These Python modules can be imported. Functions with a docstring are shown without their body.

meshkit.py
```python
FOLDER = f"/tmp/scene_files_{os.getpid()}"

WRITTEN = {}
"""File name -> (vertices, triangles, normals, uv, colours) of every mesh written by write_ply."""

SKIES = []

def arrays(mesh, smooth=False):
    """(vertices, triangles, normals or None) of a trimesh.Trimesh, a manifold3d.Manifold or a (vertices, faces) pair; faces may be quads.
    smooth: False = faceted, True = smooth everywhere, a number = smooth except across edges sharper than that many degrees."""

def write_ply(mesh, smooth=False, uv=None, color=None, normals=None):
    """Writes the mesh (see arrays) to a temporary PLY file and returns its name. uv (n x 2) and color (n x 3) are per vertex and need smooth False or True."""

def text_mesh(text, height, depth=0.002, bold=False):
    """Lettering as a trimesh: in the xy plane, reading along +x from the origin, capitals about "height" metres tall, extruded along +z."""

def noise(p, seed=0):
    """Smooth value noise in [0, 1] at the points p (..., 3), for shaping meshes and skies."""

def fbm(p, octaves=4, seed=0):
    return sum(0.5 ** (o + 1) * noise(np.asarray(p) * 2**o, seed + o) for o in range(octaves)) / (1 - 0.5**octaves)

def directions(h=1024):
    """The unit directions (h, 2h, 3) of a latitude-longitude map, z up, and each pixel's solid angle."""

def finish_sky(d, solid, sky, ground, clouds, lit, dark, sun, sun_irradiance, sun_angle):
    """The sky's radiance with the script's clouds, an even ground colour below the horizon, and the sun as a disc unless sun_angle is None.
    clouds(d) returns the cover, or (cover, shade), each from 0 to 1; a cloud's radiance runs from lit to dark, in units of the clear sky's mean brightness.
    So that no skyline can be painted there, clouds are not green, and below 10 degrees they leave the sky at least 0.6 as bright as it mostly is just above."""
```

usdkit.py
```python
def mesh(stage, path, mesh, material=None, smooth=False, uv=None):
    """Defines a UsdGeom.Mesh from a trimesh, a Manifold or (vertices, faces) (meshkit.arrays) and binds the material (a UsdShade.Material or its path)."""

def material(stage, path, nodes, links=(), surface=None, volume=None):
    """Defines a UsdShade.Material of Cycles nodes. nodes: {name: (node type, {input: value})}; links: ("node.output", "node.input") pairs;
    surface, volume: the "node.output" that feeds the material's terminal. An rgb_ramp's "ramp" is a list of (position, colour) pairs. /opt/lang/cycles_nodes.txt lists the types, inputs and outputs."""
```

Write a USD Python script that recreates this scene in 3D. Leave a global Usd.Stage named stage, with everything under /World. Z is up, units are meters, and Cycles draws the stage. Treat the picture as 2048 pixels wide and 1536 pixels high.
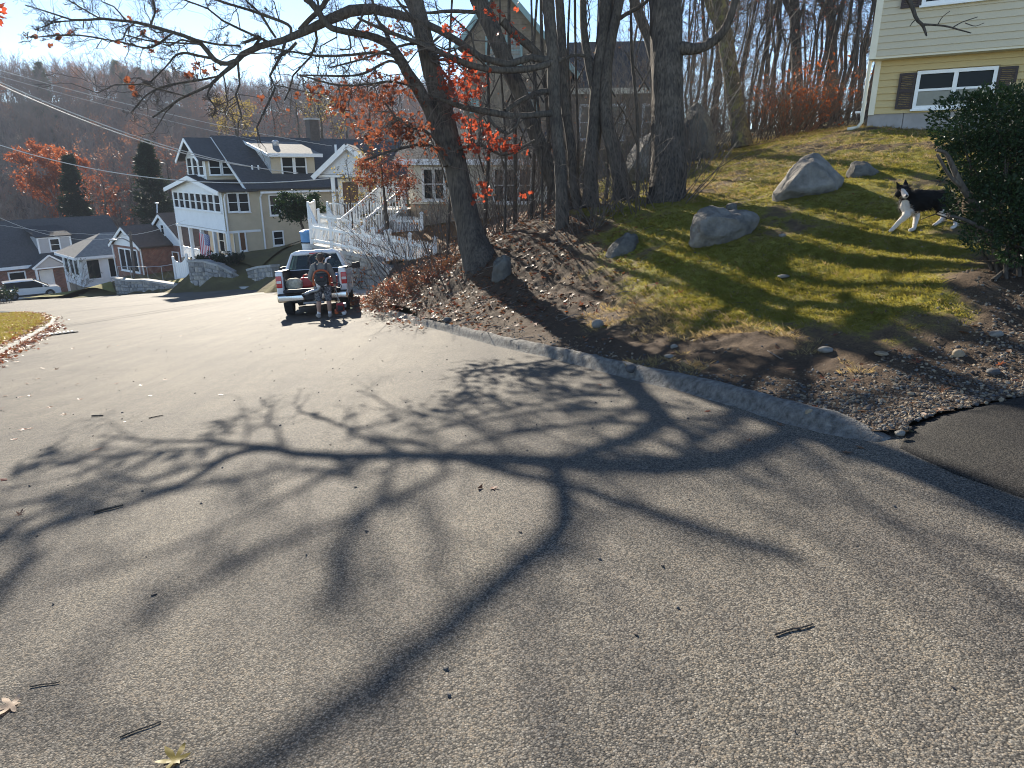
import math, numpy as np, trimesh, shapely, manifold3d, usdkit, meshkit
from shapely.geometry import Polygon, box as sbox, Point, LineString
from scipy.interpolate import RBFInterpolator
from scipy.spatial.transform import Rotation as Rot
from pxr import Usd, UsdGeom, UsdLux, UsdShade, Gf, Sdf, Vt

stage = Usd.Stage.CreateInMemory()
UsdGeom.SetStageUpAxis(stage, "Z"); UsdGeom.SetStageMetersPerUnit(stage, 1.0)
UsdGeom.Xform.Define(stage, "/World"); UsdGeom.Scope.Define(stage, "/World/Looks")

# ---------------------------------------------------------------- camera, sky, sun, exposure
FPX, PITCH, EYE = 1380.0, math.atan(438 / 1380.0), 1.6          # focal length for a 2048 px wide picture
CP, SP = math.cos(PITCH), math.sin(PITCH)
cam = UsdGeom.Camera.Define(stage, "/World/camera")
cam.CreateHorizontalApertureAttr(36.0); cam.CreateVerticalApertureAttr(27.0)
cam.CreateFocalLengthAttr(36.0 * FPX / 2048); cam.CreateClippingRangeAttr(Gf.Vec2f(0.05, 5000))
cam.AddTranslateOp().Set(Gf.Vec3d(0, 0, EYE)); cam.AddRotateXOp().Set(90 - math.degrees(PITCH))
cam.CreateExposureAttr(EXPOSURE := 1.4)

SUN_AZ, SUN_EL = math.radians(-20.0), math.radians(21.7)
SUN = np.array([math.sin(SUN_AZ) * math.cos(SUN_EL), math.cos(SUN_AZ) * math.cos(SUN_EL), math.sin(SUN_EL)])
sun = UsdLux.DistantLight.Define(stage, "/World/sun")
sun.CreateIntensityAttr(1.25); sun.CreateAngleAttr(0.53); sun.CreateNormalizeAttr(True); sun.CreateColorAttr(Gf.Vec3f(1.0, 0.91, 0.77))
sun.AddTransformOp().Set(Gf.Matrix4d().SetRotate(Gf.Rotation(Gf.Vec3d(0, 0, 1), Gf.Vec3d(*SUN))))
dome = UsdLux.DomeLight.Define(stage, "/World/sky")
dome_m = usdkit.material(stage, "/World/Looks/sky_look", {
    "s": ("sky_texture", {"sky_type": "single_scattering", "sun_disc": False, "sun_elevation": SUN_EL, "sun_rotation": SUN_AZ, "altitude": 100.0, "air_density": 0.7, "aerosol_density": 0.02, "ozone_density": 1.6}),
    "b": ("background_shader", {"strength": 0.082})}, [("s.color", "b.color")], surface="b.background")
UsdShade.MaterialBindingAPI.Apply(dome.GetPrim()).Bind(dome_m)
dome.GetPrim().SetCustomDataByKey("kind", "structure")

# ---------------------------------------------------------------- points from the picture
def ray(px, py):
    a, b = (px - 1024) / FPX, (768 - py) / FPX
    return np.array([a, CP + b * SP, b * CP - SP])
def W(px, py, d):
    """The point seen at pixel (px, py) of the 2048 x 1536 photograph, d metres away along the lens axis."""
    return np.array([0, 0, EYE]) + ray(px, py) * d
RA, RB = 0.0894, -0.0975
def plane(x, y): return RA * x + RB * y
def onroad(px, py):
    r = ray(px, py); return np.array([0, 0, EYE]) + r * (EYE / (RA * r[0] + RB * r[1] - r[2]))

# ---------------------------------------------------------------- prims
used = {}
def numbered(parent, name):
    k = (parent, name); used[k] = used.get(k, -1) + 1
    return f"{parent}/{name}" + (f"_{used[k]:03d}" if used[k] else "")
ORIGIN = {}
def setdata(p, **kw):
    for k, v in kw.items():
        if v: p.SetCustomDataByKey(k, v)
def thing(name, label, cat, loc=(0, 0, 0), group=None, rot=None, kind=None):
    path = numbered("/World", name); x = UsdGeom.Xform.Define(stage, path)
    loc = np.asarray(loc, float); x.AddTranslateOp().Set(Gf.Vec3d(*map(float, loc)))
    if rot is not None:
        m = np.eye(4); m[:3, :3] = np.asarray(rot).T
        x.AddTransformOp().Set(Gf.Matrix4d(*m.ravel().tolist()))
    setdata(x.GetPrim(), label=label, category=cat, group=group, kind=kind)
    ORIGIN[path] = np.zeros(3) if rot is not None else loc            # parts of unturned things are given in world coordinates
    return path
def part(parent, name, mesh, mat, label=None, smooth=False, kind=None, uv=None, local=False):
    path = numbered(parent, name)
    v, f = vf(mesh)
    o = ORIGIN.get(parent, np.zeros(3))
    if not local: v = v - o
    ORIGIN[path] = o
    m = usdkit.mesh(stage, path, (v, f), MAT[mat], smooth=smooth, uv=uv)
    setdata(m.GetPrim(), label=label, kind=kind)
    return path
def single(name, mesh, mat, label=None, cat=None, group=None, kind=None, smooth=False, uv=None, loc=None):
    path = numbered("/World", name); v, f = vf(mesh)
    if loc is None: loc = (v.min(0) + v.max(0)) / 2 if kind != "structure" else np.zeros(3)
    m = usdkit.mesh(stage, path, (v - loc, f), MAT[mat], smooth=smooth, uv=uv)
    m.AddTranslateOp().Set(Gf.Vec3d(*map(float, loc)))
    setdata(m.GetPrim(), label=label, category=cat, group=group, kind=kind)
    return path
def copy_of(src, loc, yaw=0, scale=1.0, label=None, group=None, name=None):
    s = stage.GetPrimAtPath(src); cd = s.GetCustomData()
    path = numbered("/World", name or src.split("/")[-1].rstrip("0123456789_"))
    x = UsdGeom.Xform.Define(stage, path); p = x.GetPrim()
    p.GetReferences().AddInternalReference(src); x.ClearXformOpOrder()
    m = np.eye(4); m[:3, :3] = Rot.from_euler("z", yaw).as_matrix().T * scale; m[3, :3] = loc
    op = x.AddTransformOp(opSuffix="place"); op.Set(Gf.Matrix4d(*m.ravel().tolist())); x.SetXformOpOrder([op], True)
    p.SetInstanceable(True); setdata(p, label=label or cd.get("label"), category=cd.get("category"), group=group or cd.get("group"))
    return path
def instancer(name, protos, which, pos, quat, scale, label, cat=None):
    """protos: list of (mesh, material)."""
    path = numbered("/World", name); pi = UsdGeom.PointInstancer.Define(stage, path)
    rel = pi.CreatePrototypesRel()
    for i, (me, mat) in enumerate(protos):
        q = f"{path}/piece" + (f"_{i:03d}" if i else ""); usdkit.mesh(stage, q, me, MAT[mat]); rel.AddTarget(q)
    pi.CreateProtoIndicesAttr(Vt.IntArray.FromNumpy(np.asarray(which, np.int32)))
    pi.CreatePositionsAttr(Vt.Vec3fArray.FromNumpy(np.asarray(pos, np.float32)))
    q = np.asarray(quat, np.float32)                                   # x y z w
    pi.CreateOrientationsAttr(Vt.QuathArray([Gf.Quath(float(a[3]), float(a[0]), float(a[1]), float(a[2])) for a in q]))
    s = np.asarray(scale, np.float32); s = np.repeat(s[:, None], 3, 1) if s.ndim == 1 else s
    pi.CreateScalesAttr(Vt.Vec3fArray.FromNumpy(s))
    setdata(pi.GetPrim(), label=label, category=cat, kind="stuff")
    return path

# ---------------------------------------------------------------- meshes
def vf(m):
    if isinstance(m, MB): m = m.out()
    if hasattr(m, "to_mesh"):
        q = m.to_mesh(); return np.asarray(q.vert_properties[:, :3], float), np.asarray(q.tri_verts, int)
    if isinstance(m, trimesh.Trimesh): return np.asarray(m.vertices, float), np.asarray(m.faces, int)
    v, f = np.asarray(m[0], float), np.asarray(m[1], int)
    if f.shape[1] == 4: f = np.vstack([f[:, [0, 1, 2]], f[:, [0, 2, 3]]])
    return v, f
BOXF = np.array([[0, 2, 1], [1, 2, 3], [4, 5, 6], [5, 7, 6], [0, 1, 4], [1, 5, 4], [2, 6, 3], [3, 6, 7], [0, 4, 2], [2, 4, 6], [1, 3, 5], [3, 7, 5]])[:, ::-1]
class MB:
    """Collects pieces into one mesh."""
    def __init__(s): s.v, s.f, s.n = [], [], 0
    def add(s, m):
        v, f = vf(m); s.v.append(v); s.f.append(f + s.n); s.n += len(v); return s
    def box(s, lo, hi, R=None, o=(0, 0, 0)):
        lo, hi = np.asarray(lo, float), np.asarray(hi, float)
        v = np.array([[a, b, c] for a in (lo[0], hi[0]) for b in (lo[1], hi[1]) for c in (lo[2], hi[2])])
        if R is not None: v = v @ np.asarray(R).T
        return s.add((v + o, BOXF))
    def bar(s, a, b, w, h=None, up=(0, 0, 1)):
        a, b = np.asarray(a, float), np.asarray(b, float); t = b - a; L = np.linalg.norm(t); t = t / L
        x = np.cross(t, up); x = x / max(np.linalg.norm(x), 1e-9); z = np.cross(x, t); h = h or w
        return s.box((-w / 2, 0, -h / 2), (w / 2, L, h / 2), np.stack([x, t, z], 1), a)
    def tube(s, p, r, n=8, cap=True): return s.add(tube(p, r, n, cap))
    def slab(s, pts, th):
        """A flat polygon (counter-clockwise seen from its outside) thickened inwards."""
        p = np.asarray(pts, float); n = len(p); nr = np.cross(p[1] - p[0], p[2] - p[0]); nr /= np.linalg.norm(nr)
        v = np.vstack([p, p - nr * th]); f = [[0, i, i + 1] for i in range(1, n - 1)] + [[n, n + i + 1, n + i] for i in range(1, n - 1)]
        for i in range(n): j = (i + 1) % n; f += [[i, n + i, j], [j, n + i, n + j]]
        return s.add((v, np.array(f)))
    def out(s): return (np.vstack(s.v), np.vstack(s.f)) if s.v else (np.zeros((0, 3)), np.zeros((0, 3), int))
def tube(p, r, n=8, cap=True):
    p = np.asarray(p, float); k = len(p); r = np.broadcast_to(np.asarray(r, float), (k,))
    v, f = tubes(p[None], r[None], n)
    if cap:
        c = len(v); v = np.vstack([v, p[0], p[-1]]); i = np.arange(n); j = (i + 1) % n; b = (k - 1) * n
        f = np.vstack([f, np.stack([np.full(n, c), j, i], 1), np.stack([np.full(n, c + 1), b + i, b + j], 1)])
    return v, f
def tubes(P, R, n=3):
    """Many polylines with the same number of points as tubes: P (m, k, 3), R (m, k)."""
    P = np.asarray(P, float); m, k, _ = P.shape
    T = np.gradient(P, axis=1); T /= np.linalg.norm(T, axis=2, keepdims=True) + 1e-12
    mean = P[:, -1] - P[:, 0]; ref = np.where(np.abs(mean[:, 2:3]) < 0.8 * np.linalg.norm(mean, axis=1, keepdims=True), [[0, 0, 1.0]], [[1.0, 0.1, 0]])
    A = np.cross(T, ref[:, None]); A /= np.linalg.norm(A, axis=2, keepdims=True) + 1e-12; B = np.cross(T, A)
    an = np.arange(n) * 2 * np.pi / n
    V = P[:, :, None] + R[:, :, None, None] * (np.cos(an)[None, None, :, None] * A[:, :, None] + np.sin(an)[None, None, :, None] * B[:, :, None])
    i, j = np.meshgrid(np.arange(k - 1), np.arange(n), indexing="ij"); jn = (j + 1) % n
    q = np.stack([i * n + j, i * n + jn, (i + 1) * n + jn, (i + 1) * n + j], -1).reshape(-1, 4)
    q = np.vstack([q[:, [0, 2, 1]], q[:, [0, 3, 2]]])
    F = (q[None] + (np.arange(m) * k * n)[:, None, None]).reshape(-1, 3)
    return V.reshape(-1, 3), F
def extrude(poly, h, engine="earcut"): return trimesh.creation.extrude_polygon(poly, h, engine=engine)
def blob(p, r, seed, amp=0.25, sub=3, freq=1.6, squash=(1, 1, 1)):
    s = trimesh.creation.icosphere(subdivisions=sub); d = s.vertices
    k = 1 + amp * (meshkit.fbm(d * freq + seed * 7.3, 4, seed) * 2 - 1) * 1.6
    return d * k[:, None] * r * np.asarray(squash) + p, s.faces
def smoothpath(pts, n):
    """Catmull-Rom through rows of numbers."""
    p = np.asarray(pts, float); p = np.vstack([2 * p[0] - p[1], p, 2 * p[-1] - p[-2]]); t = np.linspace(0, len(p) - 3 - 1e-9, n); i = t.astype(int); u = (t - i)[:, None]
    a, b, c, d = p[i], p[i + 1], p[i + 2], p[i + 3]
    return 0.5 * (2 * b + (c - a) * u + (2 * a - 5 * b + 4 * c - d) * u**2 + (3 * b - a - 3 * c + d) * u**3)
def chain(joints, bones, edge=0.03, smooth=12):
    """One continuous skin over a skeleton: joints {name: (point, radius)}, bones as pairs of names."""
    M = manifold3d.Manifold; parts = []
    def ball(j):
        p, r = joints[j]; return M.sphere(r, 20).translate(list(map(float, p)))
    for a, b in bones: parts.append(M.batch_hull([ball(a), ball(b)]))
    m = M.batch_boolean(parts, manifold3d.OpType.Add).refine_to_length(edge)
    q = m.to_mesh(); t = trimesh.Trimesh(q.vert_properties[:, :3], q.tri_verts)
    trimesh.smoothing.filter_taubin(t, lamb=0.5, nu=0.52, iterations=smooth); return t

# ---------------------------------------------------------------- materials
MAT = {}
def look(name, nodes, links, surface="p.BSDF"):
    MAT[name] = usdkit.material(stage, f"/World/Looks/{name}", nodes, links, surface=surface); return MAT[name]
def simple(name, color, rough=0.6, metal=0.0, var=0.0, scale=4.0, bump=0.0, bscale=40.0, spec=0.5, coat=0.0, trans=0.0, tint2=None, coords="position"):
    c = np.array(color, float)
    n = {"p": ("principled_bsdf", {"base_color": c, "roughness": rough, "metallic": metal, "specular_ior_level": spec, "coat_weight": coat})}; L = []; surf = "p.BSDF"
    if var or bump or tint2 is not None:
        n["g"] = ("geometry", {}) if coords == "position" else ("texture_coordinate", {})
        src = "g.position" if coords == "position" else "g.object"
    if var or tint2 is not None:
        c2 = np.array(tint2, float) if tint2 is not None else c * (1 + var)
        n["n"] = ("noise_texture", {"scale": scale, "detail": 5.0, "roughness": 0.65}); n["r"] = ("rgb_ramp", {"ramp": [(0.3, c * (1 - var)), (0.7, c2)]})
        L += [(src, "n.vector"), ("n.fac", "r.fac"), ("r.color", "p.base_color")]
    if bump:
        n["m"] = ("noise_texture", {"scale": bscale, "detail": 4.0, "roughness": 0.6}); n["b"] = ("bump", {"strength": 1.0, "distance": bump})
        L += [(src, "m.vector"), ("m.fac", "b.height"), ("b.normal", "p.normal")]
    if trans:
        n["t"] = ("translucent_bsdf", {"color": c * 1.3}); n["x"] = ("mix_closure", {"fac": trans}); surf = "x.closure"
        L += [("p.BSDF", "x.closure1"), ("t.BSDF", "x.closure2")]
        if "r" in n: L += [("r.color", "t.color")]
    return look(name, n, L, surf)

# ---------------------------------------------------------------- looks of the setting
def road_look(name, dark, light, warm, spec=0.12):
    look(name, {
        "g": ("geometry", {}),
        "v": ("voronoi_texture", {"scale": 135.0, "feature": "f1"}),
        "v2": ("voronoi_texture", {"scale": 300.0, "feature": "f1"}),
        "sx": ("separate_color", {}), "r": ("rgb_ramp", {"ramp": [(0, dark), (0.3, dark), (0.55, light), (0.85, warm), (1, np.array(light) * 1.5)]}),
        "d": ("map_range", {"from_min": 0.15, "from_max": 0.75, "to_min": 1.0, "to_max": 0.42, "clamp": True}),
        "m": ("mix", {"mix_type": "multiply", "fac": 1.0}),
        "n": ("noise_texture", {"scale": 0.55, "detail": 6.0, "roughness": 0.7}), "nr": ("rgb_ramp", {"ramp": [(0.3, (0.72, 0.72, 0.74)), (0.7, (1.15, 1.13, 1.08))]}),
        "m2": ("mix", {"mix_type": "multiply", "fac": 1.0}),
        "ms": ("mapping", {"scale": (2.2, 0.16, 1.0), "rotation": (0, 0, 0.47)}), "sn": ("noise_texture", {"scale": 1.6, "detail": 4.0}), "sr": ("rgb_ramp", {"ramp": [(0.35, (0.88, 0.88, 0.9)), (0.65, (1.08, 1.07, 1.05))]}),
        "m3": ("mix", {"mix_type": "multiply", "fac": 1.0}),
        "b": ("bump", {"strength": 0.6, "distance": 0.004, "invert": True}), "b2": ("bump", {"strength": 0.5, "distance": 0.002, "invert": True}),
        "p": ("principled_bsdf", {"roughness": 0.8, "specular_ior_level": spec})},
        [("g.position", "v.vector"), ("g.position", "v2.vector"), ("v.color", "sx.color"), ("sx.r", "r.fac"), ("v.distance", "d.value"), ("r.color", "m.color1"), ("d.result", "m.color2"),
         ("g.position", "n.vector"), ("n.fac", "nr.fac"), ("m.color", "m2.color1"), ("nr.color", "m2.color2"), ("g.position", "ms.vector"), ("ms.vector", "sn.vector"), ("sn.fac", "sr.fac"),
         ("m2.color", "m3.color1"), ("sr.color", "m3.color2"), ("m3.color", "p.base_color"),
         ("v2.distance", "b2.height"), ("v.distance", "b.height"), ("b2.normal", "b.normal"), ("b.normal", "p.normal")])
road_look("asphalt", (0.1, 0.096, 0.088), (0.25, 0.236, 0.208), (0.29, 0.245, 0.19))
road_look("new_asphalt", (0.024, 0.024, 0.024), (0.055, 0.054, 0.052), (0.075, 0.068, 0.06))
simple("kerb_asphalt", (0.19, 0.185, 0.172), 0.95, var=0.5, scale=16, bump=0.03, bscale=42, spec=0.15)
simple("concrete", (0.34, 0.33, 0.31), 0.85, var=0.2, scale=3, bump=0.006, bscale=50)
simple("granite", (0.17, 0.163, 0.15), 0.8, var=0.25, scale=8, bump=0.01, bscale=40)
def cover_look(name, attr, ramp, fine, bump=0.03, bscale=45.0):
    """Ground whose cover (a primvar from 0 to 1) is broken up by fine noise."""
    look(name, {
        "a": ("attribute", {"attribute": attr}), "g": ("geometry", {}), "n": ("noise_texture", {"scale": 14.0, "detail": 6.0, "roughness": 0.75}),
        "mr": ("map_range", {"from_min": 0.25, "from_max": 0.75, "to_min": -0.22, "to_max": 0.22, "clamp": True}), "ad": ("math", {"math_type": "add"}), "r": ("rgb_ramp", {"ramp": ramp}),
        "f": ("noise_texture", {"scale": fine, "detail": 3.0, "roughness": 0.7}), "fr": ("rgb_ramp", {"ramp": [(0.3, (0.55, 0.55, 0.55)), (0.7, (1.35, 1.3, 1.2))]}), "m": ("mix", {"mix_type": "multiply", "fac": 1.0}),
        "k": ("noise_texture", {"scale": bscale, "detail": 5.0, "roughness": 0.7}), "b": ("bump", {"strength": 1.0, "distance": bump}), "p": ("principled_bsdf", {"roughness": 0.9, "specular_ior_level": 0.15})},
        [("g.position", "n.vector"), ("n.fac", "mr.value"), ("a.fac", "ad.value1"), ("mr.result", "ad.value2"), ("ad.value", "r.fac"), ("g.position", "f.vector"), ("f.fac", "fr.fac"), ("r.color", "m.color1"), ("fr.color", "m.color2"),
         ("m.color", "p.base_color"), ("g.position", "k.vector"), ("k.fac", "b.height"), ("b.normal", "p.normal")])
cover_look("bank_cover", "cover", [(0, (0.09, 0.064, 0.046)), (0.3, (0.14, 0.1, 0.066)), (0.45, (0.19, 0.145, 0.07)), (0.6, (0.25, 0.22, 0.055)), (1, (0.27, 0.27, 0.045))], 60.0)
cover_look("lawn_cover", "cover", [(0, (0.2, 0.11, 0.05)), (0.35, (0.17, 0.12, 0.05)), (0.55, (0.13, 0.15, 0.04)), (1, (0.1, 0.17, 0.035))], 40.0)
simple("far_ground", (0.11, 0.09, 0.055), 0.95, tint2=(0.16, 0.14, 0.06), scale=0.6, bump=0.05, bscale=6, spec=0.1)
simple("hill_floor", (0.075, 0.06, 0.052), 0.95, tint2=(0.11, 0.088, 0.075), scale=0.05, spec=0.05)

# ---------------------------------------------------------------- the lie of the land
KERB = np.array([(2.52, 4.30), (2.32, 4.62), (2.15, 4.95), (1.95, 5.55), (1.69, 6.21), (1.36, 6.86), (1.01, 7.6), (0.5, 8.73), (-0.18, 10.03), (-1.12, 12.18), (-2.02, 14.05), (-3.38, 17.37), (-4.55, 20.2), (-5.45, 22.6), (-7.0, 25.2), (-9.0, 28.8), (-11.0, 32.4), (-13.2, 36.6), (-15.3, 40.2)])
FARK = np.array([(-16.7, 41.2), (-19.5, 43.6), (-22.85, 46.5), (-28.7, 51.2), (-35, 56.2), (-43.6, 62), (-60, 72), (-85, 86)])
LEFTK = np.array([(-5.2, 1.0), (-8.2, 8.2), (-10.0, 11.9), (-11.5, 14.9), (-12.65, 17.2), (-14.2, 20.2), (-16.1, 23.7), (-18.2, 27.0), (-21.0, 30.6), (-25, 34.8), (-30, 39.2), (-40, 46), (-60, 57), (-85, 70)])
near_right = [(7, -12), (4.2, -4), (3.1, 1.2), (2.78, 3.0), (2.6, 3.7)]
ROAD = Polygon([*near_right, *KERB, *FARK, *LEFTK[::-1], (-3, -4), (-2, -12)]).buffer(0)
DRIVE = Polygon([(2.57, 4.22), (2.85, 4.62), (3.2, 4.82), (3.9, 5.05), (5.4, 5.5), (9, 6.4), (9, 1.0), (3.1, 1.0), (2.78, 3.0), (2.6, 3.72)])
BANK = Polygon([(2.2, 4.6), *KERB[2:14] + [(-0.05, -0.03)] * 12, (-4.2, 24.3), (-1.0, 26), (14, 26), (14, 3.2), (2.9, 4.4)]).buffer(0)
LAWN = Polygon([*LEFTK[1:10], (-32, 33), (-32, 4)]).buffer(0)

C0, F0, CE = W(748, 513, 26.0), W(624, 488, 29.0), W(792, 528, 24.6)                # the retaining wall's top edge: corner, far end, near end
ctl = []
def g(p, h=None): ctl.append((p[0], p[1], (plane(p[0], p[1]) + h) if h is not None else p[2]))
for a in (KERB[2:], FARK, LEFTK):
    for q in a: g(q, 0.07)
for q in [(0, 0), (-3, 5), (-1, 2), (2, 1), (-6, 12), (-9, 22), (-12, 30), (-20, 38), (-8, 18), (-28, 45), (0, -8), (5, -8), (-8, -6)]: g(q, 0.0)
for q in [(3.2, 4.6), (3.9, 5.0), (5.4, 5.5), (5, 3), (8, 6.0), (8, 3), (2.7, 3.5)]: g(q, 0.035)
for px, py, d in [(1335, 388, 14.5), (945, 497, 15.3), (1122, 482, 14.0), (1090, 525, 13.4), (1180, 408, 15.5), (1245, 400, 15.2), (1480, 294, 22), (1600, 385, 12.6), (1440, 482, 11.2), (1700, 260, 19), (1860, 256, 17.2), (1600, 275, 20), (1500, 302, 19),
                  (1830, 463, 10.2), (1960, 545, 7.5), (2048, 560, 7.3), (2150, 545, 7.4), (2048, 700, 6.2), (1900, 700, 6.6), (1400, 650, 8.8), (1600, 600, 8.9), (1200, 620, 10.8), (1100, 580, 12.5), (1000, 600, 12.8), (900, 600, 14.6), (820, 600, 16.2),
                  (2048, 420, 10.5), (1728, 254, 17.3), (2048, 300, 13.2), (1400, 330, 18), (1280, 400, 16.5), (1040, 440, 17.5), (1500, 400, 13.5),
                  (850, 452, 30), (1070, 432, 29), (700, 446, 37), (640, 455, 38), (800, 470, 27), (1000, 312, 40), (1150, 300, 36), (1300, 285, 30), (1250, 335, 24), (1600, 250, 30), (1500, 268, 28), (1700, 240, 33), (1400, 270, 34),
                  (440, 527, 43), (400, 525, 45), (500, 505, 47), (560, 500, 48), (620, 480, 49), (250, 550, 58), (330, 545, 57), (150, 582, 63), (60, 593, 70), (0, 598, 74), (230, 562, 53)]: g(W(px, py, d))
for q in [(C0[0] + 0.3, C0[1] + 0.5, C0[2] - 0.02), (-4.2, 25.6, -1.55), ((C0[0] + F0[0]) / 2 + 0.3, (C0[1] + F0[1]) / 2 + 0.4, (C0[2] + F0[2]) / 2 - 0.02), (F0[0] + 0.3, F0[1] + 0.6, F0[2] - 0.02), (-9.2, 33.2, -2.1), (-6, 33, -1.4), (0, 30, -0.6),
          (-60, 110, -14), (-20, 105, -12), (0, 90, -7), (20, 70, 2), (35, 60, 3.5), (30, 40, 4), (20, 30, 3.6), (14, 12, 1.2), (14, 5, 0.6), (40, 20, 3), (-100, 110, -15), (-90, 60, -12.5), (40, 100, -3), (-40, 85, -12.5), (60, 60, 3), (20, -5, 1.5), (-40, 10, -4.2), (-40, 25, -5.4), (-60, 40, -8.5), (-25, 15, -3.4), (-20, 8, -2.2), (-110, 30, -9), (-30, -10, -1), (10, 50, 2.5), (70, -10, 4), (80, 110, -6)]: g(q)
ctl = np.array(ctl)
_u, _i = np.unique(ctl[:, :2].round(2), axis=0, return_index=True); ctl = ctl[_i]
_rbf = RBFInterpolator(ctl[:, :2] / 10, ctl[:, 2] - plane(ctl[:, 0], ctl[:, 1]), kernel="linear", neighbors=40, smoothing=0.02)
STRIP = Polygon([*KERB[12:17], F0[:2] + [-0.5, 0.8], F0[:2] + [0.05, 0.0], C0[:2] + [0.05, 0.05], CE[:2]]).buffer(0)
GARDEN = Polygon([F0[:2] + [0.02, 0.1], C0[:2] + [0.08, 0.12], CE[:2] + [0.1, 0.1], (-1.5, 25.0), (1.0, 31.0), (-3.0, 35.0), (-8.0, 33.5)])
def ground(x, y):
    q = np.stack([np.ravel(x), np.ravel(y)], 1).astype(float); pl = plane(q[:, 0], q[:, 1]); z = _rbf(q / 10) + pl
    z = np.where(shapely.contains_xy(STRIP, q[:, 0], q[:, 1]), np.minimum(z, pl + 0.08), z)
    return z.reshape(np.shape(x)) if np.ndim(x) else float(z[0])
def onto(px, py, d0=10.0, steps=40):
    """Where the sight line through a pixel meets the ground, searched around distance d0."""
    ts = np.linspace(d0 * 0.5, d0 * 1.8, 240); P = np.array([0, 0, EYE]) + ts[:, None] * ray(px, py)
    below = P[:, 2] < ground(P[:, 0], P[:, 1]); k = int(np.argmax(below)) if below.any() else int(np.argmin(P[:, 2] - ground(P[:, 0], P[:, 1])))
    return np.array([P[k, 0], P[k, 1], ground(P[k, 0], P[k, 1])])

def inside(poly, x, y): return shapely.contains_xy(poly, np.ravel(x), np.ravel(y)).reshape(np.shape(x))
def sheet(poly, x0, x1, y0, y1, step, zf, grow=0.0):
    """Grid cells whose centre lies in the polygon, as a mesh; returns (v, f)."""
    xs, ys = np.arange(x0, x1 + step, step), np.arange(y0, y1 + step, step); X, Y = np.meshgrid(xs, ys)
    cx, cy = X[:-1, :-1] + step / 2, Y[:-1, :-1] + step / 2
    keep = inside(poly.buffer(grow), cx, cy); i, j = np.nonzero(keep); w = len(xs)
    q = np.stack([i * w + j, i * w + j + 1, (i + 1) * w + j + 1, (i + 1) * w + j], 1)
    u, inv = np.unique(q, return_inverse=True); inv = inv.reshape(-1, 4); x, y = X.ravel()[u], Y.ravel()[u]
    v = np.stack([x, y, zf(x, y)], 1); return v, np.vstack([inv[:, [0, 1, 2]], inv[:, [0, 2, 3]]])
def primvar(path, name, val):
    UsdGeom.PrimvarsAPI(stage.GetPrimAtPath(path)).CreatePrimvar(name, Sdf.ValueTypeNames.FloatArray, "vertex").Set(Vt.FloatArray.FromNumpy(np.asarray(val, np.float32)))
def nz(x, y, s, seed=0, o=4): return meshkit.fbm(np.stack([np.asarray(x) * s, np.asarray(y) * s, np.full(np.shape(x), seed * 3.7)], -1), o, seed)

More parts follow.
